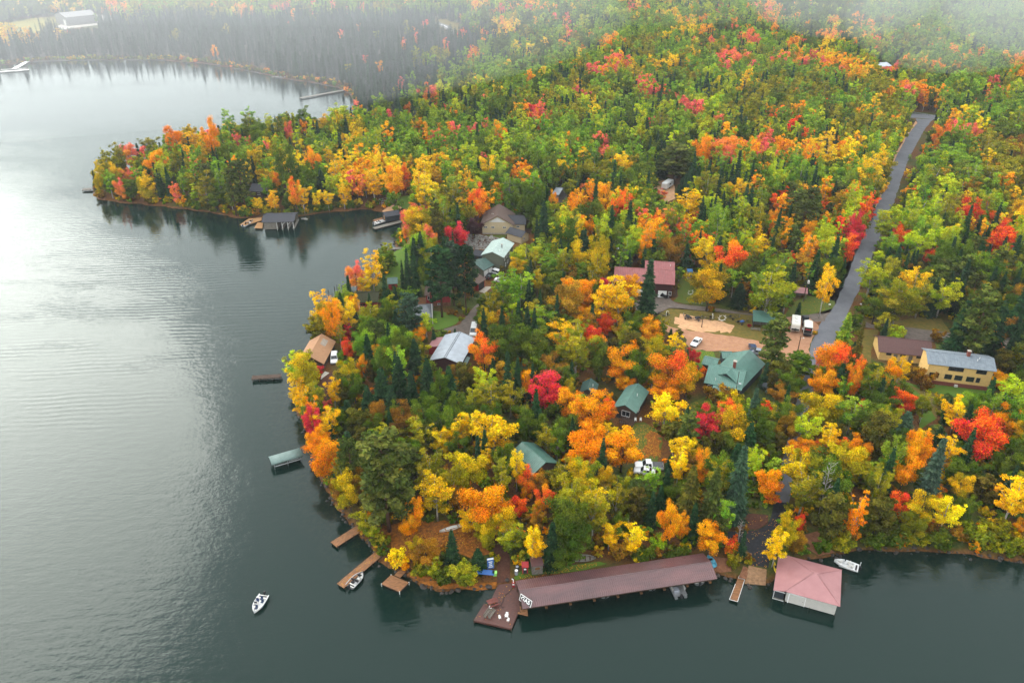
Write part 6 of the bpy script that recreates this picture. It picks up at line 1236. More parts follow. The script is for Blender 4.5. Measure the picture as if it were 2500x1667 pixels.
# rocks
rr_ = random.Random(9)
def rock_mesh(seed, m):
    bm = bmesh.new(); bmesh.ops.create_icosphere(bm, subdivisions=1, radius=1); g = random.Random(seed)
    for v in bm.verts: v.co *= g.uniform(.7, 1.15); v.co.z *= .7
    me = bpy.data.meshes.new('rock'); bm.to_mesh(me); bm.free(); me.materials.append(M(m)); return me
RK = [rock_mesh(k, 'stone') for k in range(5)]; RD = [rock_mesh(20 + k, 'stone_dark') for k in range(5)]
bk = thing('boulder_bank', 'bank of pale boulders below the cream house', 'boulders', W('g', 420, 700)); bk.location = (0, 0, 0); landmark('the boulder bank', W('g', 420, 700))
quad = [W('g', *p) for p in ((215, 780), (600, 780), (720, 640), (230, 560))]; bl = MB(); bl.slab([quad[0] + Vector((0, 0, -.2)), quad[1] + Vector((0, 0, -.2)), quad[2] + Vector((0, 0, .8)), quad[3] + Vector((0, 0, .8))], .3); bl.build('earth', 'mulch', bk)
for i in range(13):
    for j in range(10):
        u, v = (i + rr_.uniform(.1, .9)) / 13, (j + rr_.uniform(.1, .9)) / 10; p = quad[0].lerp(quad[1], u).lerp(quad[3].lerp(quad[2], u), v); s_ = rr_.uniform(.38, .75)
        o = bpy.data.objects.new('boulder', rr_.choice(RK)); COL.objects.link(o); o.parent = bk; o.location = (p.x, p.y, LAND - .1 + v * 1.0); o.scale = (s_ * rr_.uniform(.9, 1.4), s_, s_ * .9); o.rotation_euler = (rr_.uniform(-.4, .4), rr_.uniform(-.4, .4), rr_.uniform(0, 6))
keep('g', 205, 510, 600, 780, quad[0].y); foot(quad[0].lerp(quad[2], .5), 8)
# stones along the near banks, too many to count
vs, fs = [], []
for i in range(len(SHP) - 1):
    a, b = SHP[i], SHP[i + 1]; u, v, _ = PX((a[0] + b[0]) / 2, (a[1] + b[1]) / 2, 0); L = math.hypot(*(b - a))
    if not (v > 560 and -50 < u < 2600) or v > 1500: continue
    n = int(L * (1.6 if v > 1200 else .7)) + 1
    for _ in range(n):
        t = rr_.random(); q = a + (b - a) * t; me = rr_.choice(RD); s_ = rr_.uniform(.15, .5) * (1.5 if rr_.random() < .12 else 1); nx, ny = -(b - a)[1] / L, (b - a)[0] / L; off = rr_.gauss(-.1, .55); base = len(vs); c, sn = math.cos(t * 40), math.sin(t * 40); z = gz(q[0] + nx * off, q[1] + ny * off) if rr_.random() < .2 else .05
        for w in me.vertices: x, y, zz = w.co; vs.append((q[0] + nx * off + s_ * (x * c - y * sn), q[1] + ny * off + s_ * (x * sn + y * c), z + zz * s_))
        fs += [tuple(base + k for k in p.vertices) for p in me.polygons]
me = bpy.data.meshes.new('shore_stones'); me.from_pydata(vs, [], fs); me.materials.append(M('stone_dark')); o = bpy.data.objects.new('shore_stones', me); COL.objects.link(o); tag(o, 'dark wet stones strewn along the shore', None, None, 'stuff')
o = thing('lake_boulder', 'single pale boulder in the water right of the peninsula boathouse', 'boulder', W('l', 545, 405, 0)); rk = bpy.data.objects.new('rock', RK[2]); COL.objects.link(rk); rk.parent = o; rk.scale = (1.6, 1.1, 1.0)
# reeds
def reeds():
    vs, fs = [], []; g = random.Random(4); P0, P1 = W('l', 800, 325, 0), W('l', 1100, 310, 0)
    for _ in range(2600):
        t = g.random(); q = P0.lerp(P1, t); x, y = q.x + g.gauss(0, .5), q.y + g.uniform(-1.2, 2.2); h = g.uniform(1.0, 2.0); a = g.uniform(0, 6.28); w = .07; lx, ly = g.gauss(0, .25), g.gauss(0, .25); b = len(vs); vs += [(x - w * math.cos(a), y - w * math.sin(a), -.1), (x + w * math.cos(a), y + w * math.sin(a), -.1), (x + lx, y + ly, h)]; fs.append((b, b + 1, b + 2))
    me = bpy.data.meshes.new('reeds'); me.from_pydata(vs, [], fs); me.materials.append(mat('reed', (.26, .12, .045), .9, .2, .4, .6)); o = bpy.data.objects.new('reeds', me); COL.objects.link(o); tag(o, 'rust coloured reeds along the inner bay shore', None, None, 'stuff')
reeds()
# white and bare trunks that stand out
def bare_tree(t, x, y, H, label, w=1.0):
    p = on_land(t, x, y); o = thing('bare_tree', label, 'tree', p, rr_.uniform(0, 6)); me = NEAR['bare'][rr_.randrange(3)]; tr = bpy.data.objects.new('branches', me[1]); COL.objects.link(tr); tr.parent = o; o.scale = (w, w, H / me[2])
bare_tree('b', 625, 590, 5.5, 'small leafless pale tree beside the ramp dock', .6); bare_tree('b', 1440, 300, 13, 'leaning bare white birch above the pink roofed boathouse', .8); bare_tree('T4', 740, 800, 9, 'bare white birch trunk by the red maples', .6); bare_tree('T4', 650, 1230, 6, 'bleached leafless tree below the plank pad', .7); bare_tree('T4', 460, 850, 5, 'bare leaning shrub over the water above the tan boathouse', .6); bare_tree('c', 1530, 360, 8, 'bare pale birch beside the short brown dock', .6); bare_tree('n', 1085, 640, 9, 'leafless snag on the back of the peninsula', .8)

# stretches of road and yard the photo shows clear of crowns
RC = [(2255, 300, 17), (2238, 330, 15), (2222, 360, 15), (2207, 395, 15), (2192, 435, 16), (2174, 480, 17), (2153, 530, 18), (2134, 570, 19), (2110, 620, 21), (2093, 660, 22), (2075, 705, 25), (2055, 750, 28), (2034, 790, 30), (2012, 830, 32)]
for x, y, w in RC: KEEP.append((x - w, y - 16, x + w, y + 16, G(x, y, LAND).y - 2))
for x0, y0, x1, y1 in ((1640, 762, 1990, 800), (1625, 790, 1730, 835), (1740, 805, 1980, 850), (1900, 770, 1990, 870), (2090, 790, 2330, 830), (1560, 735, 1640, 760), (1050, 830, 1160, 850), (1120, 760, 1160, 850), (1060, 760, 1110, 800)): KEEP.append((x0, y0, x1, y1, G(x0, y1, LAND).y))
keep('h', 700, 610, 980, 950, W('h', 800, 960).y); keep('h', 580, 90, 920, 330, W('h', 800, 330).y); keep('b', 560, 340, 1110, 1000, W('b', 800, 800).y); keep('f', 900, 1060, 1230, 1500, W('f', 1000, 1500).y); keep('f', 240, 300, 480, 700, W('f', 300, 700).y); keep('T6', 1000, 590, 1480, 740, W('T6', 1200, 760).y); keep('T6', 1520, 700, 1640, 950, W('T6', 1600, 960).y); [keep('c', x0, y0, x1, y1, 999) for x0, y0, x1, y1 in ((985, 420, 1250, 590), (1060, 860, 1350, 1040), (1350, 640, 1560, 860), (1530, 880, 1820, 1060))]

# single fallen leaves on the asphalt, lawns, lot and docks
def fallen_leaves():
    g = random.Random(12); cols = ['leaf_y', 'leaf_o', 'leaf_b']; mat('leaf_y', (.62, .36, .02), .9, .1); mat('leaf_o', (.55, .17, .02), .9, .1); mat('leaf_b', (.20, .08, .02), .9, .1)
    vs, fs, mi = [], [], []
    def put(p, z):
        a = g.uniform(0, 6.28); s_ = g.uniform(.06, .12); c, sn = s_ * math.cos(a), s_ * math.sin(a); b = len(vs); k = g.choice((0, 0, 1, 1, 2))
        vs.extend([(p.x - c, p.y - sn, z + .01), (p.x + sn * .7, p.y - c * .7, z + .03), (p.x + c, p.y + sn, z + .01), (p.x - sn * .7, p.y + c * .7, z + .03)]); fs.append((b, b + 1, b + 2, b + 3)); mi.append(k)
    def area(t, quad, n, dz=.24, z=None):
        for _ in range(n):
            u, v = g.random(), g.random(); q = [Vector((*p, 0)) for p in quad]; p = q[0].lerp(q[1], u).lerp(q[3].lerp(q[2], u), v); w = W(t, p.x, p.y, LAND if z is None else z); put(w, (gz(w.x, w.y) + dz) if z is None else z + .06)
    area('b', [(740, 820), (920, 840), (1110, 300), (980, 330)], 110); area('b', [(560, 480), (740, 600), (940, 480), (700, 470)], 50); area('b', [(510, 340), (930, 330), (920, 400), (560, 460)], 40)
    area('k', [(850, 360), (1050, 350), (1090, 600), (930, 600)], 700); area('d', [(430, 1290), (780, 1210), (760, 1350), (480, 1450)], 240); area('e', [(1720, 830), (1800, 690), (2150, 690), (2120, 780)], 160); area('d', [(500, 610), (740, 630), (720, 780), (560, 800)], 120)
    area('a', [(500, 860), (1450, 690), (1440, 660), (600, 760)], 260); area('d', [(500, 400), (1400, 520), (1300, 620), (650, 600)], 130); area('T6', [(960, 640), (1460, 620), (1460, 740), (960, 740)], 500)
    area('P', [(1160, 1510), (1245, 1528), (1262, 1430), (1215, 1432)], 45, z=.64); area('c', [(1100, 985), (1130, 1000), (1600, 590), (1560, 570)], 60, z=.58)
    me = bpy.data.meshes.new('fallen_leaves'); me.from_pydata(vs, [], fs); [me.materials.append(M(c)) for c in cols]; me.polygons.foreach_set('material_index', mi); o = bpy.data.objects.new('fallen_leaves', me); COL.objects.link(o); tag(o, 'single yellow and orange leaves fallen on paving, lawns and docks', None, None, 'stuff')
fallen_leaves()

# the origin of each of these things sits at its own base
for root, p in ((dq, q[0] if False else W('c', 1675, 970, 0)), (fd, W('P', 1225, 1490, 0)), (rd, W('b', 640, 1000, 0)), (rp, W('b', 810, 920, 0)), (bk, W('g', 420, 700))):
    root.location = p
    for ch in root.children: ch.location = ch.location - p
# ------------------------------------------------------------------ trees
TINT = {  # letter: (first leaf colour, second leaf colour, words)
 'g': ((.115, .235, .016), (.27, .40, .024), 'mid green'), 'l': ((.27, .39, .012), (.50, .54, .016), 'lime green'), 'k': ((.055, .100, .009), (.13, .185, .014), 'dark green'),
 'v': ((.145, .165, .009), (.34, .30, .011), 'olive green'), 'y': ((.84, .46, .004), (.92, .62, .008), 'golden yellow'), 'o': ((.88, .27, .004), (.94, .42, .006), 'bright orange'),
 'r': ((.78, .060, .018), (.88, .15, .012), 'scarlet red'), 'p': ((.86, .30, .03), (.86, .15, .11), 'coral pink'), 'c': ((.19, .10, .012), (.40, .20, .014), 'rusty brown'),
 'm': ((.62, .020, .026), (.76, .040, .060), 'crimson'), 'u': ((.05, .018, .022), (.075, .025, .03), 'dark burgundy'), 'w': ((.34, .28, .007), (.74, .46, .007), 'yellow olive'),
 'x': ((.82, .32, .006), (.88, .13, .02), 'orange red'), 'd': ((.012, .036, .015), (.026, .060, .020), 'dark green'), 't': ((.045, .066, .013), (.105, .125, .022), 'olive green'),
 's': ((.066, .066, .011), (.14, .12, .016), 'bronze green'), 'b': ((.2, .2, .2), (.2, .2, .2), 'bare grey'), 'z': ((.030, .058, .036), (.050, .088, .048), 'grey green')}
KINDOF = {'g': 'birch', 'l': 'birch', 'k': 'maple', 'v': 'birch', 'y': 'birch', 'o': 'maple', 'r': 'maple', 'p': 'maple', 'c': 'maple', 'm': 'maple', 'u': 'maple', 'w': 'maple', 'x': 'maple',
          'd': 'spruce', 't': 'pine', 's': 'cedar', 'b': 'bare', 'z': 'spruce'}
WORD = dict(maple='maple', birch='birch', spruce='spruce', pine='pine', cedar='cedar', bare='leafless tree', shrub='shrub')
# explicit trees: (x, y of crown centre, width, letter[, crown height in the same pixels[, kind]]) in the pixels of an enlarged piece of the photo
TREES = {
'T4': [(805, 400, 130, 'y', 220), (760, 500, 90, 'y', 120), (700, 440, 105, 'p', 170), (1120, 120, 190, 'w', 210), (1040, 120, 90, 'p', 170), (1110, 30, 130, 'p', 60), (1170, 215, 95, 'p', 150), (1345, 195, 125, 'm', 160), (1460, 140, 105, 'u', 130),
  (1215, 110, 80, 's', 240, 'pine'), (1032, 430, 75, 'd', 320), (1082, 450, 85, 'd', 290), (1000, 470, 50, 'd', 240), (1240, 470, 170, 'd', 400, 'pine'), (1400, 460, 140, 'd', 400, 'pine'), (1320, 400, 110, 'z', 320, 'pine'), (1180, 340, 120, 'v', 200), (1140, 440, 100, 'k', 200),
  (480, 660, 120, 'y', 190), (560, 740, 110, 'o', 200), (650, 690, 120, 'y', 210), (690, 640, 80, 'o', 130), (510, 720, 90, 'w', 150), (655, 810, 70, 'm', 90), (655, 910, 95, 'r', 110), (600, 830, 80, 'v', 160),
  (800, 720, 130, 'v', 200, 'birch'), (870, 740, 110, 'k', 160), (890, 570, 90, 'd', 290), (955, 590, 65, 'd', 170), (1045, 690, 140, 'z', 260, 'pine'), (790, 620, 50, 'd', 130), (960, 760, 90, 'd', 210),
  (250, 1030, 120, 'l', 170), (340, 1000, 140, 'v', 150), (380, 1090, 160, 'w', 200), (300, 1190, 120, 'y', 160), (260, 1270, 110, 'y', 170), (345, 1350, 95, 'o', 220, 'birch'), (440, 1230, 120, 'v', 180), (455, 1070, 65, 'm', 80),
  (430, 1400, 100, 'm', 200), (530, 1400, 120, 'y', 190), (470, 1490, 90, 'o', 150), (400, 1520, 110, 'o', 150), (545, 1470, 70, 'd', 160), (520, 1310, 50, 'm', 50), (560, 1200, 80, 'y', 170, 'birch'), (520, 1270, 50, 'p', 60),
  (640, 1080, 130, 'w', 170), (700, 1050, 110, 'v', 140), (740, 1030, 60, 'o', 150), (835, 940, 70, 'o', 110), (690, 1160, 140, 'k', 190), (850, 1060, 60, 'o', 70), (780, 940, 110, 'd', 260), (870, 1000, 120, 'k', 230),
  (990, 890, 130, 'k', 230), (1110, 820, 90, 'o', 110), (1070, 880, 100, 'v', 150), (1150, 760, 110, 'l', 150), (1190, 870, 100, 'v', 160), (1275, 985, 100, 'g', 150), (1080, 970, 130, 'd', 260), (1160, 1130, 150, 'd', 340), (1300, 1160, 150, 'd', 300), (1240, 1180, 120, 'k', 220),
  (870, 1170, 160, 'd', 300), (980, 1100, 150, 'd', 300), (1060, 1180, 130, 'd', 280), (930, 1260, 150, 'd', 260), (780, 1250, 140, 'd', 230), (650, 1330, 120, 'd', 210), (720, 1400, 160, 's', 220), (830, 1340, 150, 'c', 170), (890, 1480, 160, 'v', 200), (1010, 1380, 200, 'c', 200), (1110, 1450, 180, 'v', 220),
  (1340, 1430, 190, 'y', 200), (1440, 1400, 120, 'y', 170), (1580, 1450, 260, 'y', 260), (1250, 1500, 150, 'y', 150), (1310, 1080, 90, 'c', 120), (1520, 1130, 140, 'l', 180), (1450, 1240, 160, 'v', 200), (1570, 1230, 160, 'v', 220), (1690, 1220, 180, 'v', 220), (1560, 740, 130, 'w', 170), (1520, 930, 160, 'x', 230),
  (1560, 640, 150, 'v', 210), (1700, 680, 110, 'l', 130), (1750, 520, 190, 'g', 220), (1640, 520, 130, 'g', 200), (1790, 330, 170, 'l', 160), (1880, 290, 150, 'g', 170), (1960, 370, 170, 'g', 190), (1730, 400, 100, 'w', 130), (1860, 490, 90, 'w', 130), (2120, 330, 150, 'w', 220), (1900, 130, 130, 'd', 330), (2050, 210, 160, 'k', 240), (1970, 60, 190, 'v', 160), (2170, 150, 100, 'o', 150), (2250, 230, 110, 'v', 220), (2260, 330, 120, 'w', 260),
  (1680, 870, 220, 'k', 280), (1830, 900, 200, 'k', 240), (1880, 720, 170, 'g', 180), (2050, 620, 210, 'c', 240), (2160, 570, 140, 'o', 190), (2050, 560, 120, 'o', 160), (2280, 600, 160, 'y', 260), (2290, 520, 80, 'm', 110), (2030, 830, 190, 'y', 190), (2110, 940, 230, 'v', 260), (2200, 860, 120, 'r', 200), (2300, 760, 90, 'r', 120), (1960, 1020, 170, 'c', 180),
  (1780, 1130, 160, 'o', 160), (1930, 1190, 210, 'm', 210), (2050, 1250, 140, 'o', 190), (2190, 1320, 240, 'o', 260), (2310, 1310, 120, 'x', 140), (2190, 1210, 80, 'p', 70), (1800, 1400, 190, 'k', 220), (1920, 1490, 160, 'v', 180), (2220, 1490, 190, 'o', 200)],
'T5': [(150, 270, 120, 'w', 230, 'birch'), (60, 440, 170, 'o', 210), (290, 470, 230, 'y', 280), (365, 380, 110, 'o', 150), (195, 390, 80, 'm', 110), (475, 440, 150, 'd', 480), (70, 590, 130, 'o', 150), (110, 740, 160, 'x', 190), (215, 630, 90, 'r', 130), (330, 700, 130, 'v', 170), (480, 670, 170, 'o', 150), (500, 800, 190, 'w', 200),
  (300, 870, 210, 'o', 230), (420, 900, 160, 'k', 240), (330, 1000, 120, 'o', 110), (655, 770, 140, 'y', 180), (630, 920, 250, 'x', 260), (590, 1060, 180, 'o', 160), (590, 1180, 220, 'y', 210), (730, 980, 130, 'w', 200), (765, 850, 80, 'm', 130), (810, 940, 80, 'r', 90), (850, 1270, 180, 'm', 220), (985, 1190, 140, 'x', 150), (1060, 1180, 60, 'r', 70),
  (1010, 1300, 220, 'w', 240), (1145, 1190, 110, 'z', 350), (1290, 730, 170, 't', 330), (1440, 880, 150, 'k', 150, 'pine'), (1310, 950, 150, 's', 190), (1650, 850, 200, 'x', 230), (1580, 890, 80, 'p', 130), (1600, 1010, 170, 'o', 180), (1730, 700, 150, 'g', 320, 'spruce'), (1820, 760, 90, 's', 330, 'spruce'),
  (1700, 990, 110, 'd', 260), (1800, 970, 90, 'x', 240), (1920, 1010, 170, 'v', 240), (2010, 950, 120, 'o', 200), (2085, 920, 120, 'y', 180), (2095, 1110, 160, 'r', 150), (1590, 1160, 220, 'w', 220), (1490, 1300, 160, 'l', 200), (1780, 1200, 200, 'g', 220), (1875, 1150, 100, 'r', 70), (1640, 1330, 100, 'y', 160, 'birch'), (1440, 1420, 130, 'x', 110), (1540, 1430, 110, 'o', 110),
  (1700, 1430, 110, 'x', 110), (1760, 1490, 230, 'w', 180), (1930, 1330, 160, 's', 300), (2180, 1450, 150, 'o', 260), (2240, 1370, 110, 'y', 150), (870, 390, 230, 'w', 240), (1010, 220, 190, 'x', 230), (850, 180, 150, 'y', 210), (1180, 130, 190, 'y', 140), (1080, 300, 170, 'k', 190), (1250, 410, 290, 'v', 300), (1340, 250, 140, 'g', 150), (1060, 440, 120, 'd', 170), (1500, 150, 95, 'o', 230, 'birch'), (1500, 300, 80, 'y', 120, 'birch'),
  (1640, 160, 150, 'l', 210), (1610, 390, 120, 'y', 280, 'birch'), (1790, 60, 110, 'm', 150), (460, 110, 105, 'o', 230, 'birch'), (620, 150, 160, 'c', 180), (340, 150, 120, 'g', 200), (2030, 130, 160, 'g', 160), (2080, 90, 90, 'r', 140), (2180, 370, 150, 'y', 210), (2080, 470, 240, 'v', 260), (2290, 190, 100, 'r', 110), (2200, 120, 170, 'l', 180), (1900, 330, 170, 'l', 230), (2020, 300, 150, 'v', 200), (2300, 450, 110, 'd', 260), (1990, 660, 60, 'd', 160), (1390, 210, 70, 'r', 80), (720, 200, 90, 'd', 190), (1400, 330, 80, 'd', 220), (230, 160, 90, 'd', 210), (60, 130, 130, 'd', 230),
  (920, 1060, 180, 'c', 90, 'shrub'), (1000, 1100, 180, 'w', 110, 'shrub'), (1240, 1160, 80, 'r', 80, 'shrub'), (1300, 1200, 180, 'v', 160), (1330, 1080, 150, 'c', 130), (1430, 1050, 130, 'k', 140), (1230, 1330, 140, 'k', 180), (1360, 1290, 150, 'c', 180), (1120, 1370, 150, 'd', 260), (1040, 1480, 150, 'd', 220), (700, 1420, 150, 'y', 180), (820, 1480, 130, 'w', 160), (660, 1330, 150, 's', 180), (900, 1400, 130, 's', 200), (1150, 1480, 110, 'l', 160), (1250, 1480, 110, 'k', 150), (2190, 950, 120, 'c', 100, 'shrub'), (2060, 690, 120, 'l', 90, 'shrub')],
'T6': [(430, 170, 190, 'o', 220), (520, 120, 110, 'o', 110), (380, 90, 110, 'o', 110), (460, 420, 150, 'c', 190), (580, 380, 150, 'w', 240), (590, 250, 120, 'v', 170), (650, 190, 140, 't', 300), (680, 330, 130, 'c', 200), (860, 320, 300, 't', 560), (800, 130, 150, 't', 260), (1010, 200, 160, 't', 240), (740, 530, 150, 'v', 170), (770, 590, 130, 'l', 110), (830, 490, 100, 'k', 170),
  (1040, 500, 130, 'o', 180), (1010, 590, 110, 'o', 120), (1150, 240, 200, 'v', 220), (1180, 390, 220, 'w', 270, 'birch'), (1370, 250, 220, 'w', 230), (1280, 330, 170, 'v', 240), (1480, 460, 260, 'o', 260), (1320, 410, 150, 'c', 170), (1390, 560, 150, 'y', 130), (1590, 560, 170, 'w', 180), (1690, 470, 120, 'r', 120), (1640, 660, 180, 'v', 170), (1680, 230, 110, 'y', 220), (1760, 200, 90, 'p', 130, 'birch'), (1750, 310, 130, 'x', 150), (1740, 390, 60, 'x', 90), (1840, 330, 110, 'c', 160), (1780, 700, 115, 'y', 220, 'birch'), (1800, 530, 60, 'x', 110),
  (1900, 690, 140, 'd', 300), (1990, 560, 230, 'k', 300), (1970, 740, 200, 'k', 170), (1120, 760, 180, 'c', 160), (1280, 720, 120, 'd', 240), (1440, 790, 120, 'd', 160), (1350, 870, 150, 'v', 150, 'cedar'), (1060, 720, 110, 'w', 130), (940, 770, 130, 'y', 130, 'shrub'), (1230, 890, 130, 'k', 110, 'shrub'), (1160, 840, 120, 'v', 120), (960, 850, 60, 'o', 60, 'shrub'), (1400, 920, 80, 'w', 70, 'shrub'), (2060, 330, 180, 'w', 260), (1950, 300, 150, 'v', 240), (1890, 130, 180, 'k', 200), (2160, 500, 180, 'v', 280, 'birch'), (2090, 380, 140, 'v', 200), (1500, 170, 110, 'y', 150), (1590, 330, 110, 'v', 200), (1480, 640, 120, 'w', 140), (380, 370, 60, 'd', 170), (960, 420, 150, 't', 280)],
'T7': [(560, 120, 220, 'o', 230), (470, 30, 150, 'y', 150), (330, 120, 230, 'o', 240), (300, 270, 180, 'v', 220), (240, 420, 200, 'v', 260, 'birch'), (400, 460, 200, 'w', 270, 'birch'), (520, 440, 150, 'v', 230, 'birch'), (590, 350, 110, 'v', 170), (450, 310, 130, 'w', 170), (480, 640, 130, 'y', 160), (620, 660, 150, 'y', 180), (860, 560, 130, 'o', 240), (935, 590, 90, 'o', 150), (1110, 650, 160, 'o', 190), (780, 690, 110, 'l', 100, 'shrub'), (910, 210, 120, 'y', 210), (1060, 220, 110, 'o', 200),
  (980, 400, 190, 's', 400, 'spruce'), (1120, 420, 180, 't', 420, 'spruce'), (1280, 320, 180, 'z', 480), (1390, 210, 120, 'l', 200), (1470, 330, 160, 'o', 190), (1480, 420, 90, 'x', 60), (830, 340, 110, 'd', 240), (720, 320, 140, 'g', 200), (640, 470, 120, 's', 240), (740, 480, 100, 'd', 230), (1650, 240, 220, 'w', 230, 'birch'), (1690, 370, 190, 'v', 260, 'birch'), (1840, 60, 110, 'y', 180, 'birch'), (1660, 120, 140, 'x', 120), (1780, 120, 110, 'x', 100), (1930, 110, 110, 'x', 110), (1980, 210, 210, 'w', 230), (2110, 290, 120, 'g', 210), (1850, 530, 190, 's', 320),
  (2040, 520, 120, 'o', 300, 'birch'), (2140, 540, 170, 's', 280), (1570, 620, 140, 'w', 220), (1640, 680, 110, 'c', 130), (1660, 570, 55, 'r', 120), (1520, 700, 130, 'y', 210, 'birch'), (1240, 720, 120, 'x', 110, 'shrub'), (1245, 800, 80, 'v', 90, 'shrub'), (80, 420, 120, 'x', 160), (20, 700, 110, 'y', 200, 'birch'), (30, 560, 90, 'c', 160), (130, 330, 110, 's', 200), (250, 640, 200, 'k', 200), (540, 740, 130, 'c', 110, 'shrub'), (700, 760, 130, 'k', 110, 'shrub'), (900, 760, 150, 'k', 110, 'shrub'), (1000, 560, 110, 'd', 260), (1800, 700, 100, 'k', 100, 'shrub'), (1960, 690, 150, 'v', 120, 'shrub'), (2150, 690, 150, 'k', 110, 'shrub')],
'T8': [(1130, 820, 240, 'r', 260), (1235, 740, 140, 'o', 180), (980, 690, 150, 'y', 180), (940, 900, 130, 'y', 200), (1290, 580, 180, 'l', 190), (1150, 600, 90, 'd', 240), (1210, 510, 120, 'o', 80), (770, 890, 130, 'o', 170), (700, 1000, 140, 'o', 220), (660, 1190, 110, 'r', 160), (790, 1200, 160, 'w', 190), (920, 1230, 150, 'y', 180), (850, 1010, 140, 'z', 420), (1290, 1150, 170, 'y', 250), (1330, 1300, 70, 'o', 90), (1000, 1090, 120, 'w', 150), (550, 850, 140, 's', 280), (520, 1050, 120, 'v', 190), (560, 1240, 150, 's', 230), (640, 1340, 160, 'k', 110, 'shrub'), (690, 770, 160, 'z', 220),
  (440, 900, 120, 'o', 160), (1000, 230, 160, 'd', 340), (1100, 200, 180, 't', 380), (1200, 220, 150, 'd', 320), (1230, 90, 75, 'y', 110), (575, 240, 55, 'd', 150), (640, 250, 95, 'l', 80, 'shrub'), (870, 270, 75, 'c', 70, 'shrub'), (1210, 330, 60, 'x', 40, 'shrub'), (800, 510, 110, 'c', 110, 'shrub'), (640, 90, 200, 'v', 190), (540, 100, 150, 'k', 160), (900, 50, 160, 'l', 180), (780, 60, 130, 'v', 170), (1320, 120, 120, 'd', 300), (1090, 1330, 170, 'v', 100, 'shrub'), (1210, 1330, 150, 'v', 90, 'shrub'), (1120, 1110, 140, 's', 170), (1230, 1000, 110, 'k', 160), (1330, 800, 110, 'w', 170), (900, 1370, 150, 'k', 80, 'shrub'), (780, 1360, 110, 'v', 80, 'shrub'), (1290, 1400, 140, 'v', 70, 'shrub'), (990, 1340, 110, 'c', 70, 'shrub'), (880, 620, 60, 'w', 70, 'shrub'), (740, 350, 40, 'w', 40, 'shrub'), (1240, 420, 120, 's', 160), (540, 330, 60, 'd', 110), (530, 380, 110, 'k', 60, 'shrub')],
'T1': [(650, 1090, 80, 'w', 130), (800, 980, 130, 'p', 130), (860, 970, 80, 'p', 90), (740, 1110, 90, 'w', 130), (805, 1120, 70, 'p', 110), (915, 1140, 80, 'y', 110), (665, 1220, 70, 'p', 120), (780, 1230, 110, 'w', 150), (585, 1170, 55, 'w', 130), (1050, 880, 40, 'd', 150), (1105, 900, 100, 'o', 170), (1230, 900, 130, 'y', 140), (1230, 790, 55, 'p', 70), (1350, 890, 95, 'o', 220), (1510, 900, 50, 'p', 100), (1590, 900, 60, 'p', 90), (1710, 960, 55, 'p', 110), (1840, 845, 60, 'p', 130), (1940, 810, 60, 'o', 90), (1120, 1215, 60, 'p', 100), (1060, 1280, 40, 'p', 80), (1215, 1220, 140, 'v', 200), (1110, 1080, 70, 'v', 110), (1290, 1040, 110, 'w', 110),
  (1440, 1190, 90, 't', 240), (1535, 1150, 120, 't', 260), (1745, 1170, 90, 'o', 120), (1700, 1190, 80, 'g', 150), (1755, 1290, 85, 'y', 140), (1890, 1270, 90, 'x', 180), (1960, 1260, 100, 'y', 160), (2140, 1100, 100, 'y', 200), (2090, 1270, 80, 'y', 110), (2180, 1230, 80, 'y', 150), (1910, 930, 55, 'y', 90), (1930, 1010, 70, 'y', 90), (2000, 1030, 100, 'o', 160), (2220, 910, 65, 'y', 120), (2100, 1010, 60, 'y', 160), (2250, 1030, 90, 'y', 150), (1840, 1080, 140, 'k', 260), (1660, 870, 130, 'k', 150), (2050, 1170, 100, 'd', 200), (2330, 1170, 70, 'y', 130), (1890, 880, 60, 'l', 140), (2060, 800, 140, 'w', 110), (1700, 770, 110, 'l', 110), (2000, 900, 120, 'g', 150), (1450, 790, 120, 'w', 90), (930, 920, 110, 'v', 120), (600, 1130, 40, 'd', 120), (735, 1030, 40, 'd', 80)],
'T2': [(290, 1160, 130, 'y', 190), (420, 1160, 130, 'o', 190), (360, 1040, 60, 'o', 130), (480, 1130, 90, 'x', 150), (530, 1040, 90, 'y', 120), (620, 1210, 150, 'y', 220), (690, 1130, 90, 'y', 110), (830, 1090, 100, 'y', 120), (960, 1290, 120, 'x', 190), (800, 1260, 120, 'v', 200), (880, 1210, 90, 'y', 130), (1030, 1080, 110, 'y', 170), (1170, 1070, 110, 'c', 140), (1310, 1180, 130, 'g', 190), (1300, 1300, 150, 'k', 210), (1160, 1200, 120, 'g', 200), (1440, 1290, 55, 'o', 130), (1550, 1200, 110, 'v', 120), (1640, 1210, 70, 'p', 80), (1700, 1100, 180, 'v', 180), (1890, 1060, 110, 'y', 170), (1300, 715, 110, 'm', 100), (1015, 665, 75, 'p', 110), (940, 620, 45, 'y', 110), (745, 690, 45, 'p', 75), (510, 695, 50, 'p', 85), (460, 545, 40, 'p', 90), (600, 810, 55, 'o', 110), (550, 810, 40, 'o', 90), (1790, 905, 60, 'p', 100), (820, 970, 40, 'p', 75), (1690, 240, 30, 'o', 60)],
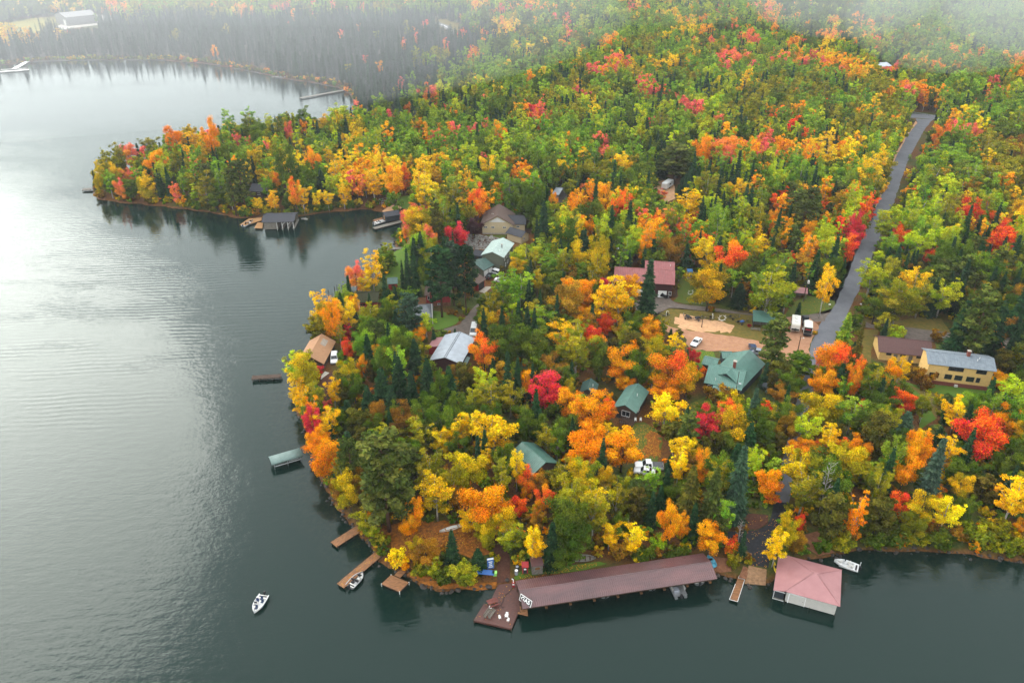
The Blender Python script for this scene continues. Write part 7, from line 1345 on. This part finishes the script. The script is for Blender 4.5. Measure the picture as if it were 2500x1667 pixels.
'T3': [(300, 970, 100, 'o', 190), (450, 970, 150, 'p', 190), (360, 1010, 110, 'o', 130), (130, 1020, 200, 't', 210), (1095, 1010, 130, 'y', 170), (1200, 990, 120, 'y', 130), (1390, 1080, 120, 'y', 230), (1265, 1450, 90, 'm', 200), (1830, 860, 110, 'x', 150), (1890, 830, 80, 'p', 110), (1800, 920, 60, 'o', 70), (2040, 860, 90, 'p', 120), (1000, 450, 0, 'y', 0), (1020, 480, 60, 'y', 120), (930, 420, 120, 'p', 110), (780, 400, 90, 'p', 100), (1560, 560, 130, 'o', 120), (460, 350, 75, 'p', 100), (600, 250, 80, 'p', 130), (840, 1240, 90, 'r', 110), (770, 1290, 80, 'x', 90), (2170, 1400, 130, 'x', 120), (2290, 1360, 120, 'y', 90), (1560, 1490, 90, 'r', 130), (1460, 1420, 140, 'l', 190), (750, 1400, 90, 'o', 130), (980, 1480, 110, 'o', 150), (2100, 1340, 70, 'o', 160), (1680, 1230, 90, 'x', 70), (540, 1220, 120, 'y', 170), (200, 1300, 150, 'y', 170), (330, 1200, 180, 'v', 200), (430, 1300, 70, 'd', 170), (1090, 1330, 70, 'x', 100), (1180, 1300, 120, 'w', 140), (250, 1390, 90, 'x', 70), (40, 1250, 60, 'p', 80), (120, 1540, 90, 'c', 70), (500, 1530, 110, 'o', 90), (1720, 1330, 200, 'l', 130), (1890, 1010, 240, 'g', 160), (1800, 1140, 200, 'v', 160), (2140, 1140, 260, 'v', 190)]}
GRID = ["kkkykovggvvogpbbppbogggopogkggggygkpgokkkkggggkggg", "..yyvobbbbbbbbbbbbbbbgpkykgpkggggyokgogkokogggggkg", "bbbbbbbbbbbbbbbbbbbbbbbokykgoovvggpppgokyopooooggg", "bbbbbbbbbbbbbbbbbbpbbpbgggggvpygyvgpggppooypoggggo",
 "bbbbbbbbbbbbbbbbbbobpobyggkyvolpgpplyvvvvvvvoogkpo", "gggggggggpgyplgylbbpbpbkkopvgggglpppvovggggvglglgg", "gggggggvooolkkpgyygkogggglgggpllylpokgrrovoyvkpypo", "ggggglogvyokppyoyyoggopklggogpgkdkppoporyyglyogovc",
 "ggggdypolvttkkyoyoyoyyyplokykvokdkookogoygyvlgkgvv", "ggggdplkplktkyoyykyoyyvogkkoooyvpyvyvgrdolyvlolcov", "gggggggggggggggggggvvvkvddkokorlpygdkvotolrlllvyoy", "ggggggggggggggggggggppdvddkylyoogrgoyovolrvlrllyrl"]
NEARFILL = 'kkkkkvvddddddggcssktkkd'
SRC = []     # (X, Y, letter, kind, height m, radius m, priority, px width)
def crown_place(px, py, wpx, hpx, letter, kind):
    q = G(px, py, 7); s = PX(q.x, q.y, 7)[2]
    w = wpx / s
    dep = math.atan2(HCAM - 7, math.hypot(q.x, q.y))
    hv = hpx / s
    # what a drone sees of a crown: height foreshortened, plus its width seen from above
    ch = max(hv * 1.02 - w * math.sin(dep) * .35, w * .55) / math.cos(dep)
    frac = dict(maple=.80, birch=.80, spruce=.97, pine=.80, cedar=.97, bare=.9, shrub=1.0)[kind]
    H = min(ch / frac, 22.0); zc = LAND + H - ch * .5
    p = G(px, py, zc); return p, H, w / 2
for t, L in TREES.items():
    for e in L:
        x, y, w, letter, hp = e[:5]
        if w <= 0: continue
        k = e[5] if len(e) > 5 else KINDOF[letter]
        sc = TILES[t][2]; px, py = tp(t, x, y); p, H, rad = crown_place(px, py, w / sc, hp / sc, letter, k)
        lb = 1.14 if t == 'T4' and x < 600 and y > 600 else 1.0      # the big trees leaning out over the left shore
        SRC.append([p.x, p.y, letter, k, H * lb, rad * 1.08 * lb, 1])
A = np.array([[s[0], s[1]] for s in SRC]); sd = sdist(A); far_in = sdist(A)
# a trunk that would stand in the water steps back onto the bank
for i, s in enumerate(SRC):
    for _ in range(12):
        d0 = float(sdist([[s[0], s[1]]])[0])
        if d0 > .7: break
        e = .5; gx = float(sdist([[s[0] + e, s[1]]])[0]) - d0; gy = float(sdist([[s[0], s[1] + e]])[0]) - d0; L = math.hypot(gx, gy) or 1
        s[0] += gx / L * (1.0 - d0) * .6; s[1] += gy / L * (1.0 - d0) * .6
_A = np.array([[s[0], s[1]] for s in SRC]); _in = np.zeros(len(SRC), bool)
for pg in WALLS: _in |= inside(_A, pg)
print('inside walls', [(s[2], s[3], [int(q) for q in PX(s[0], s[1], LAND + s[4] * .6)[:2]]) for s, f in zip(SRC, _in) if f])
SRC = [s for s, f in zip(SRC, _in) if not f]
EXP = [(s, PX(s[0], s[1], LAND + s[4] * .62)) for s in SRC]
ES = np.array([[e[1][0], e[1][1], s[1], s[0], s[5]] for s, e in zip([q[0] for q in EXP], EXP)])
# fill
rf = random.Random(21); cand = []
yv = 52.0
while yv < 1010:
    sp = 3.7 if yv < 330 else (4.2 if yv < 560 else 4.8)
    xw = (yv * .87 + 60) * .70 + 15; x = -xw
    while x < xw: cand.append((x + rf.uniform(-.42, .42) * sp, yv + rf.uniform(-.42, .42) * sp, sp)); x += sp
    yv += sp
C = np.array(cand); cs = sdist(C[:, :2]); ok = cs > 1.0
for pg in CLEAR + WALLS: ok &= ~inside(C[:, :2], pg)
for (cx, cy_, rr) in FOOT: ok &= np.hypot(C[:, 0] - cx, C[:, 1] - cy_) > rr
C = C[ok]; cs = cs[ok]
nfill = 0
for (x, y, sp), dsh in zip(C.tolist(), cs.tolist()):
    u, v, s = PX(x, y, LAND + 7)
    if not (-60 < u < 2560 and -70 < v < 1480): continue
    row, colm = int(v // 50), int(u // 50)
    if v < 0: row = 0
    bl = random.Random(int(x // 22) * 7919 + int(y // 32) * 104729 + 5); q = bl.random() if rf.random() < .78 else rf.random(); pick = bl if rf.random() < .6 else rf
    if row < len(GRID):
        if rf.random() < .35: colm += rf.choice((-1, 1)); row = max(0, min(len(GRID) - 1, row + rf.choice((-1, 0, 1))))
        ch = GRID[row][max(0, min(49, colm))]
        grey_wood = v < 310 + rf.gauss(0, 8) and u < 1190 - max(0, v - 110) * 1.25 + bl.gauss(0, 45) + rf.gauss(0, 20) and y > 395 and (v < 215 or u > 850) and v > 45 - u * .02 + bl.gauss(0, 8)
        if ch == '.': ch = 'y' if rf.random() < .25 else ' '
        elif grey_wood: ch = rf.choice('bzbdbzbdbzbdzz') if rf.random() > .006 else rf.choice('pov')
        elif ch == 'b': ch = pick.choice('gkvdg')
        elif u < 830 and 240 < v < 520 and rf.random() < .8: ch = pick.choice('gvkdlgkdvwkg')
        elif ch in 'orp' and q < .71: ch = pick.choice('gkvdgdglgkld')
        elif ch == 'y' and q < .54: ch = pick.choice('gvlkwdgdlg')
        elif ch in 'gvlk' and q < .30: ch = pick.choice('dgvlkddd')
        elif q > .985: ch = rf.choice('oyp')
    else: ch = rf.choice(NEARFILL)
    if ch == ' ': continue
    kind = KINDOF[ch]
    if kind == 'birch' and pick.random() < .3 and ch in 'gvly': kind = 'maple'
    if kind == 'maple' and ch in 'opyr' and rf.random() < .3: kind = 'birch'
    if kind == 'pine' and y > 300: kind = 'spruce'; ch = 'd'
    if kind == 'cedar' and y > 300: kind = 'maple'
    H = {'maple': 10.5, 'birch': 12, 'spruce': 11.5, 'pine': 13, 'cedar': 8, 'bare': 10.5}[kind] * math.exp(rf.gauss(-.03, .2)); H = max(5, min(17, H))
    rad = H * {'maple': .27, 'birch': .18, 'spruce': .15, 'pine': .21, 'cedar': .2, 'bare': .16}[kind] * rf.uniform(.85, 1.2)
    near = y < 300
    if near: H *= .85 if row >= len(GRID) else .95
    if near and kind == 'spruce': H *= 1.3; rad *= 1.15
    if dsh < 4: H *= .8
    # never in front of what the photo shows clear: a lower tree grows there instead; nor over a surveyed crown
    bx, by, _ = PX(x, y, LAND); bad = True
    for fsc in (1, .72, .5, .33):
        tx, ty, ts = PX(x, y, LAND + H * fsc); wpx = rad * math.sqrt(fsc) * ts
        if not any(y < yy and bx + wpx > x0 and bx - wpx < x1 and by > y0 and ty < y1 for (x0, y0, x1, y1, yy) in KEEP): bad = False; break
    if bad: continue
    H *= fsc; rad *= math.sqrt(fsc)
    if len(ES):
        d = np.hypot(ES[:, 3] - x, ES[:, 2] - y)
        if (d < ES[:, 4] * .62 + .8).any(): continue
        if y < 420 and ((ES[:, 2] > y) & (ES[:, 2] - y < 40) & (np.abs(ES[:, 0] - tx) < wpx * .9) & (ES[:, 1] > ty) & (ES[:, 1] < by)).any(): continue
    SRC.append([x, y, ch, kind, H, rad, 0]); nfill += 1
print('trees', len(SRC), 'fill', nfill)

def jitter_tint(letter, r):
    a, b, _ = TINT[letter]; f = r.uniform(.82, 1.18); h = r.uniform(-.12, .12)
    g = lambda c: tuple(max(.002, min(.95, q * f * (1 + (h if i == 1 else 0)))) for i, q in enumerate(c))
    return g(a), g(b)
# which trees are built one by one: those that show largest, at most 300 of a kind
groups = {}
for s in SRC:
    zc = PX(s[0], s[1], 6)[2]; u, v, _ = PX(s[0], s[1], LAND + s[4] * .6)
    inview = -20 < u < 2520 and -20 < v < 1480
    groups.setdefault(s[3], []).append((-(s[4] * s[5] * zc * zc) * (1 if inview else .01) * (3 if s[6] else 1), s))
ONE, REST = [], {}
for k, L in groups.items():
    L.sort(key=lambda q: q[0]); lim = 300 if k in NEAR and k != 'bare' else 0
    ONE += [q[1] for q in L[:lim]]
    for q in L[lim:]: REST.setdefault(k if k in FARCOL else 'spruce', []).append(q[1])
ORD = [q + ' nearest' if q else 'nearest' for q in ('', 'second', 'third', 'fourth', 'fifth', 'sixth', 'seventh', 'eighth', 'ninth', 'tenth', 'eleventh', 'twelfth')]
LM = np.array([[p[1], p[2]] for p in LANDMARKS])
lab = {}
for i, s in enumerate(ONE):
    dx, dy = s[0] - LM[:, 0], s[1] - LM[:, 1]; d = np.hypot(dx, dy); j = int(d.argmin()); L = d[j]
    if abs(dx[j]) > abs(dy[j]) * .8: side = 'right of' if dx[j] > 0 else 'left of'
    else: side = 'behind' if dy[j] > 0 else 'in front of'
    size = ''
    lab.setdefault((s[2], s[3], j, side), []).append((L, i))
names = {}
for (ch, k, j, side), L in lab.items():
    L.sort()
    for n, (_, i) in enumerate(L):
        kind_word = WORD[k]
        ow = '' if len(L) == 1 else ORD[n] + ' ' if n < len(ORD) else None
        if ow is not None: t = '%s%s %s %s %s' % (ow, TINT[ch][2], kind_word, side, LANDMARKS[j][0])
        else: t = 'farther massed %s %s %s %s' % (TINT[ch][2], kind_word, side, LANDMARKS[j][0])
        names[i] = t
GRP = dict(maple='maples in the lakeside wood', birch='birches and aspens in the lakeside wood', spruce='spruces in the lakeside wood', pine='pines in the lakeside wood', cedar='cedars in the lakeside wood', shrub='shrubs along the shore and lawns')
rt = random.Random(5)
for i, s in enumerate(ONE):
    x, y, ch, k, H, rad, _ = s
    crown, trunk, H0, R0 = NEAR[k][rt.randrange(len(NEAR[k]))]
    root = bpy.data.objects.new(k + ('_tree' if k != 'shrub' else ''), None); COL.objects.link(root); root.location = (x, y, gz(x, y) if y < 330 else LAND); root.rotation_euler = (0, 0, rt.uniform(0, 6.28))
    sx = rad / R0; root.scale = (sx, sx, H / H0); root.empty_display_size = .3
    tag(root, names[i], 'shrub' if k == 'shrub' else 'tree', GRP[k])
    tr = bpy.data.objects.new('trunk' if k != 'shrub' else 'stem', trunk); COL.objects.link(tr); tr.parent = root
    cr = bpy.data.objects.new('crown', crown); COL.objects.link(cr); cr.parent = root
    a, b = jitter_tint(ch, rt); cr['tint'] = a; cr['tint_two'] = b
# the rest of each kind, too many and too far to tell apart: one object of instanced trees per kind
def scatter(name, label, kind, items):
    me = bpy.data.meshes.new(name); me.from_pydata([(q[0], q[1], q[2]) for q in items], [], [])
    def put(nm, typ, vals, key):
        at = me.attributes.new(nm, typ, 'POINT'); at.data.foreach_set(key, np.array(vals, np.float32).ravel())
    put('size', 'FLOAT_VECTOR', [q[3] for q in items], 'vector'); put('turn', 'FLOAT', [q[4] for q in items], 'value')
    at = me.attributes.new('pick', 'INT', 'POINT'); at.data.foreach_set('value', np.array([q[5] for q in items], np.int32))
    put('tint', 'FLOAT_COLOR', [(*q[6], 1) for q in items], 'color'); put('tint_two', 'FLOAT_COLOR', [(*q[7], 1) for q in items], 'color')
    o = bpy.data.objects.new(name, me); COL.objects.link(o); tag(o, label, None, None, 'stuff')
    ng = bpy.data.node_groups.new(name, 'GeometryNodeTree'); ng.interface.new_socket('Geometry', in_out='INPUT', socket_type='NodeSocketGeometry'); ng.interface.new_socket('Geometry', in_out='OUTPUT', socket_type='NodeSocketGeometry')
    N = ng.nodes.new; Lk = ng.links.new
    gi, go, ip, ci = N('NodeGroupInput'), N('NodeGroupOutput'), N('GeometryNodeInstanceOnPoints'), N('GeometryNodeCollectionInfo')
    ci.inputs['Collection'].default_value = FARCOL[kind]; ci.inputs['Separate Children'].default_value = True; ci.inputs['Reset Children'].default_value = True
    ip.inputs['Pick Instance'].default_value = True
    def attr(nm, dt):
        a = N('GeometryNodeInputNamedAttribute'); a.data_type = dt; a.inputs['Name'].default_value = nm; return a.outputs['Attribute']
    cx = N('ShaderNodeCombineXYZ'); Lk(attr('turn', 'FLOAT'), cx.inputs['Z'])
    Lk(gi.outputs[0], ip.inputs['Points']); Lk(ci.outputs[0], ip.inputs['Instance']); Lk(attr('pick', 'INT'), ip.inputs['Instance Index']); Lk(cx.outputs[0], ip.inputs['Rotation']); Lk(attr('size', 'FLOAT_VECTOR'), ip.inputs['Scale'])
    Lk(ip.outputs[0], go.inputs[0]); md = o.modifiers.new('scatter', 'NODES'); md.node_group = ng; return o
SN = dict(maple=('maple_forest', 'far maples of the autumn wood merging into one mass'), birch=('birch_forest', 'far birches and aspens merging into one mass'), spruce=('spruce_forest', 'far dark spruces merging into one mass'), bare=('bare_forest', 'grey leafless wood on the far shore of the bay'))
for k, L in REST.items():
    items = []
    for s in L:
        x, y, ch, _, H, rad, _ = s; n = rt.randrange(len(FAR[k])); H0, R0 = FAR[k][n]; sx = rad / R0 * 1.08; a, b = jitter_tint(ch, rt)
        items.append((x, y, LAND if y > 330 else gz(x, y), (sx, sx, H / H0), rt.uniform(0, 6.28), n, a, b))
    scatter(*SN[k], k, items)
# undergrowth between the near trunks and along the banks
items = []
for _ in range(5200):
    v = rf.uniform(430, 1440); u = rf.uniform(180, 2560); p = G(u, v, LAND); items.append((p.x, p.y))
for i in range(len(SHP) - 1):
    a, b = SHP[i], SHP[i + 1]; L = float(np.hypot(*(b - a))); u, v, _ = PX((a[0] + b[0]) / 2, (a[1] + b[1]) / 2, 0)
    if -80 < u < 2600 and 120 < v < 1500:
        for _ in range(int(L * 1.9) + 1):
            q = a + (b - a) * rf.random(); items.append((q[0] + rf.gauss(0, 1.6), q[1] + rf.gauss(0, 1.6)))
I = np.array(items); sdv = sdist(I); okk = sdv > .6
for pg in CLEAR + WALLS: okk &= ~inside(I, pg)
for (cx, cy_, rr) in FOOT: okk &= np.hypot(I[:, 0] - cx, I[:, 1] - cy_) > rr * .9
items = []
for (x, y), dd in zip(I[okk].tolist(), sdv[okk].tolist()):
    if y > 330 and dd > 4: continue
    z = float(hgt(dd)); q = rf.uniform(.35, .95) * (1.5 if y > 230 else 1); bx, by, s = PX(x, y, z + q); w = 1.5 * q * s
    if any(y < yy and bx + w > x0 and bx - w < x1 and y0 < by < y1 + 10 for (x0, y0, x1, y1, yy) in KEEP): continue
    a, b = jitter_tint(rf.choice('kkvvcsckvwwgo'), rf); items.append((x, y, z - .05, (q, q, q * rf.uniform(.7, 1.2)), rf.uniform(0, 6.28), rf.randrange(4), a, b))
scatter('undergrowth', 'low undergrowth between the trunks and along the banks', 'shrub', items)
print('one by one', len(ONE), {k: len(v) for k, v in REST.items()}, 'undergrowth', len(items))
# ------------------------------------------------------------------ haze: one even body of pale air round everything
HAZE = .0001
def volume_mat(name, dens, col, g):
    m = bpy.data.materials.new(name); m.use_nodes = True; nt = m.node_tree; nt.nodes.clear()
    out = nt.nodes.new('ShaderNodeOutputMaterial'); pv = nt.nodes.new('ShaderNodeVolumePrincipled')
    pv.inputs['Color'].default_value = (*col, 1); pv.inputs['Density'].default_value = dens; pv.inputs['Anisotropy'].default_value = g
    nt.links.new(pv.outputs[0], out.inputs['Volume']); return m
tag(MB().box((0, 1190, 51.0), (3500, 3060, 114.0)).build('haze', volume_mat('haze', HAZE, (.90, .95, 1.0), .35)), 'pale damp haze thickening over the far shore', None, None, 'stuff')
# drifting mist: a low bank over the farthest wood, a thicker one over the far left shore, wisps over the upper right wood
def mist(label, c, r, dens):
    mb = MB(); mb.lathe([(max(.02, math.sin(a)), -math.cos(a)) for a in np.linspace(.02, math.pi - .02, 13)], n=28); mb.v = [(c[0] + r[0] * v[0], c[1] + r[1] * v[1], c[2] + r[2] * v[2]) for v in mb.v]
    tag(mb.build('mist', volume_mat('mist', dens, (.92, .96, 1.0), .3), None, True), label, None, None, 'stuff')
mist('low mist lying over the farthest wood', (-60, 1060, 52), (1000, 560, 52), .0002)
m0 = G(150, 70, 40); mist('thicker pale mist over the far left shore', (m0.x - 90, m0.y + 20, 46), (420, 250, 46), .0009)
m1 = G(2330, 70, 40)
for k, (dx, dy, z, r) in enumerate([(0, 0, 46, (62, 48, 30)), (85, 30, 50, (80, 60, 32)), (-45, 60, 54, (60, 50, 28))]): mist(('nearer wisp of mist over the upper right wood', 'broader wisp of mist at the right edge of the upper wood', 'farther wisp of mist over the upper right wood')[k], (m1.x + dx, m1.y + dy, z), r, .0024)
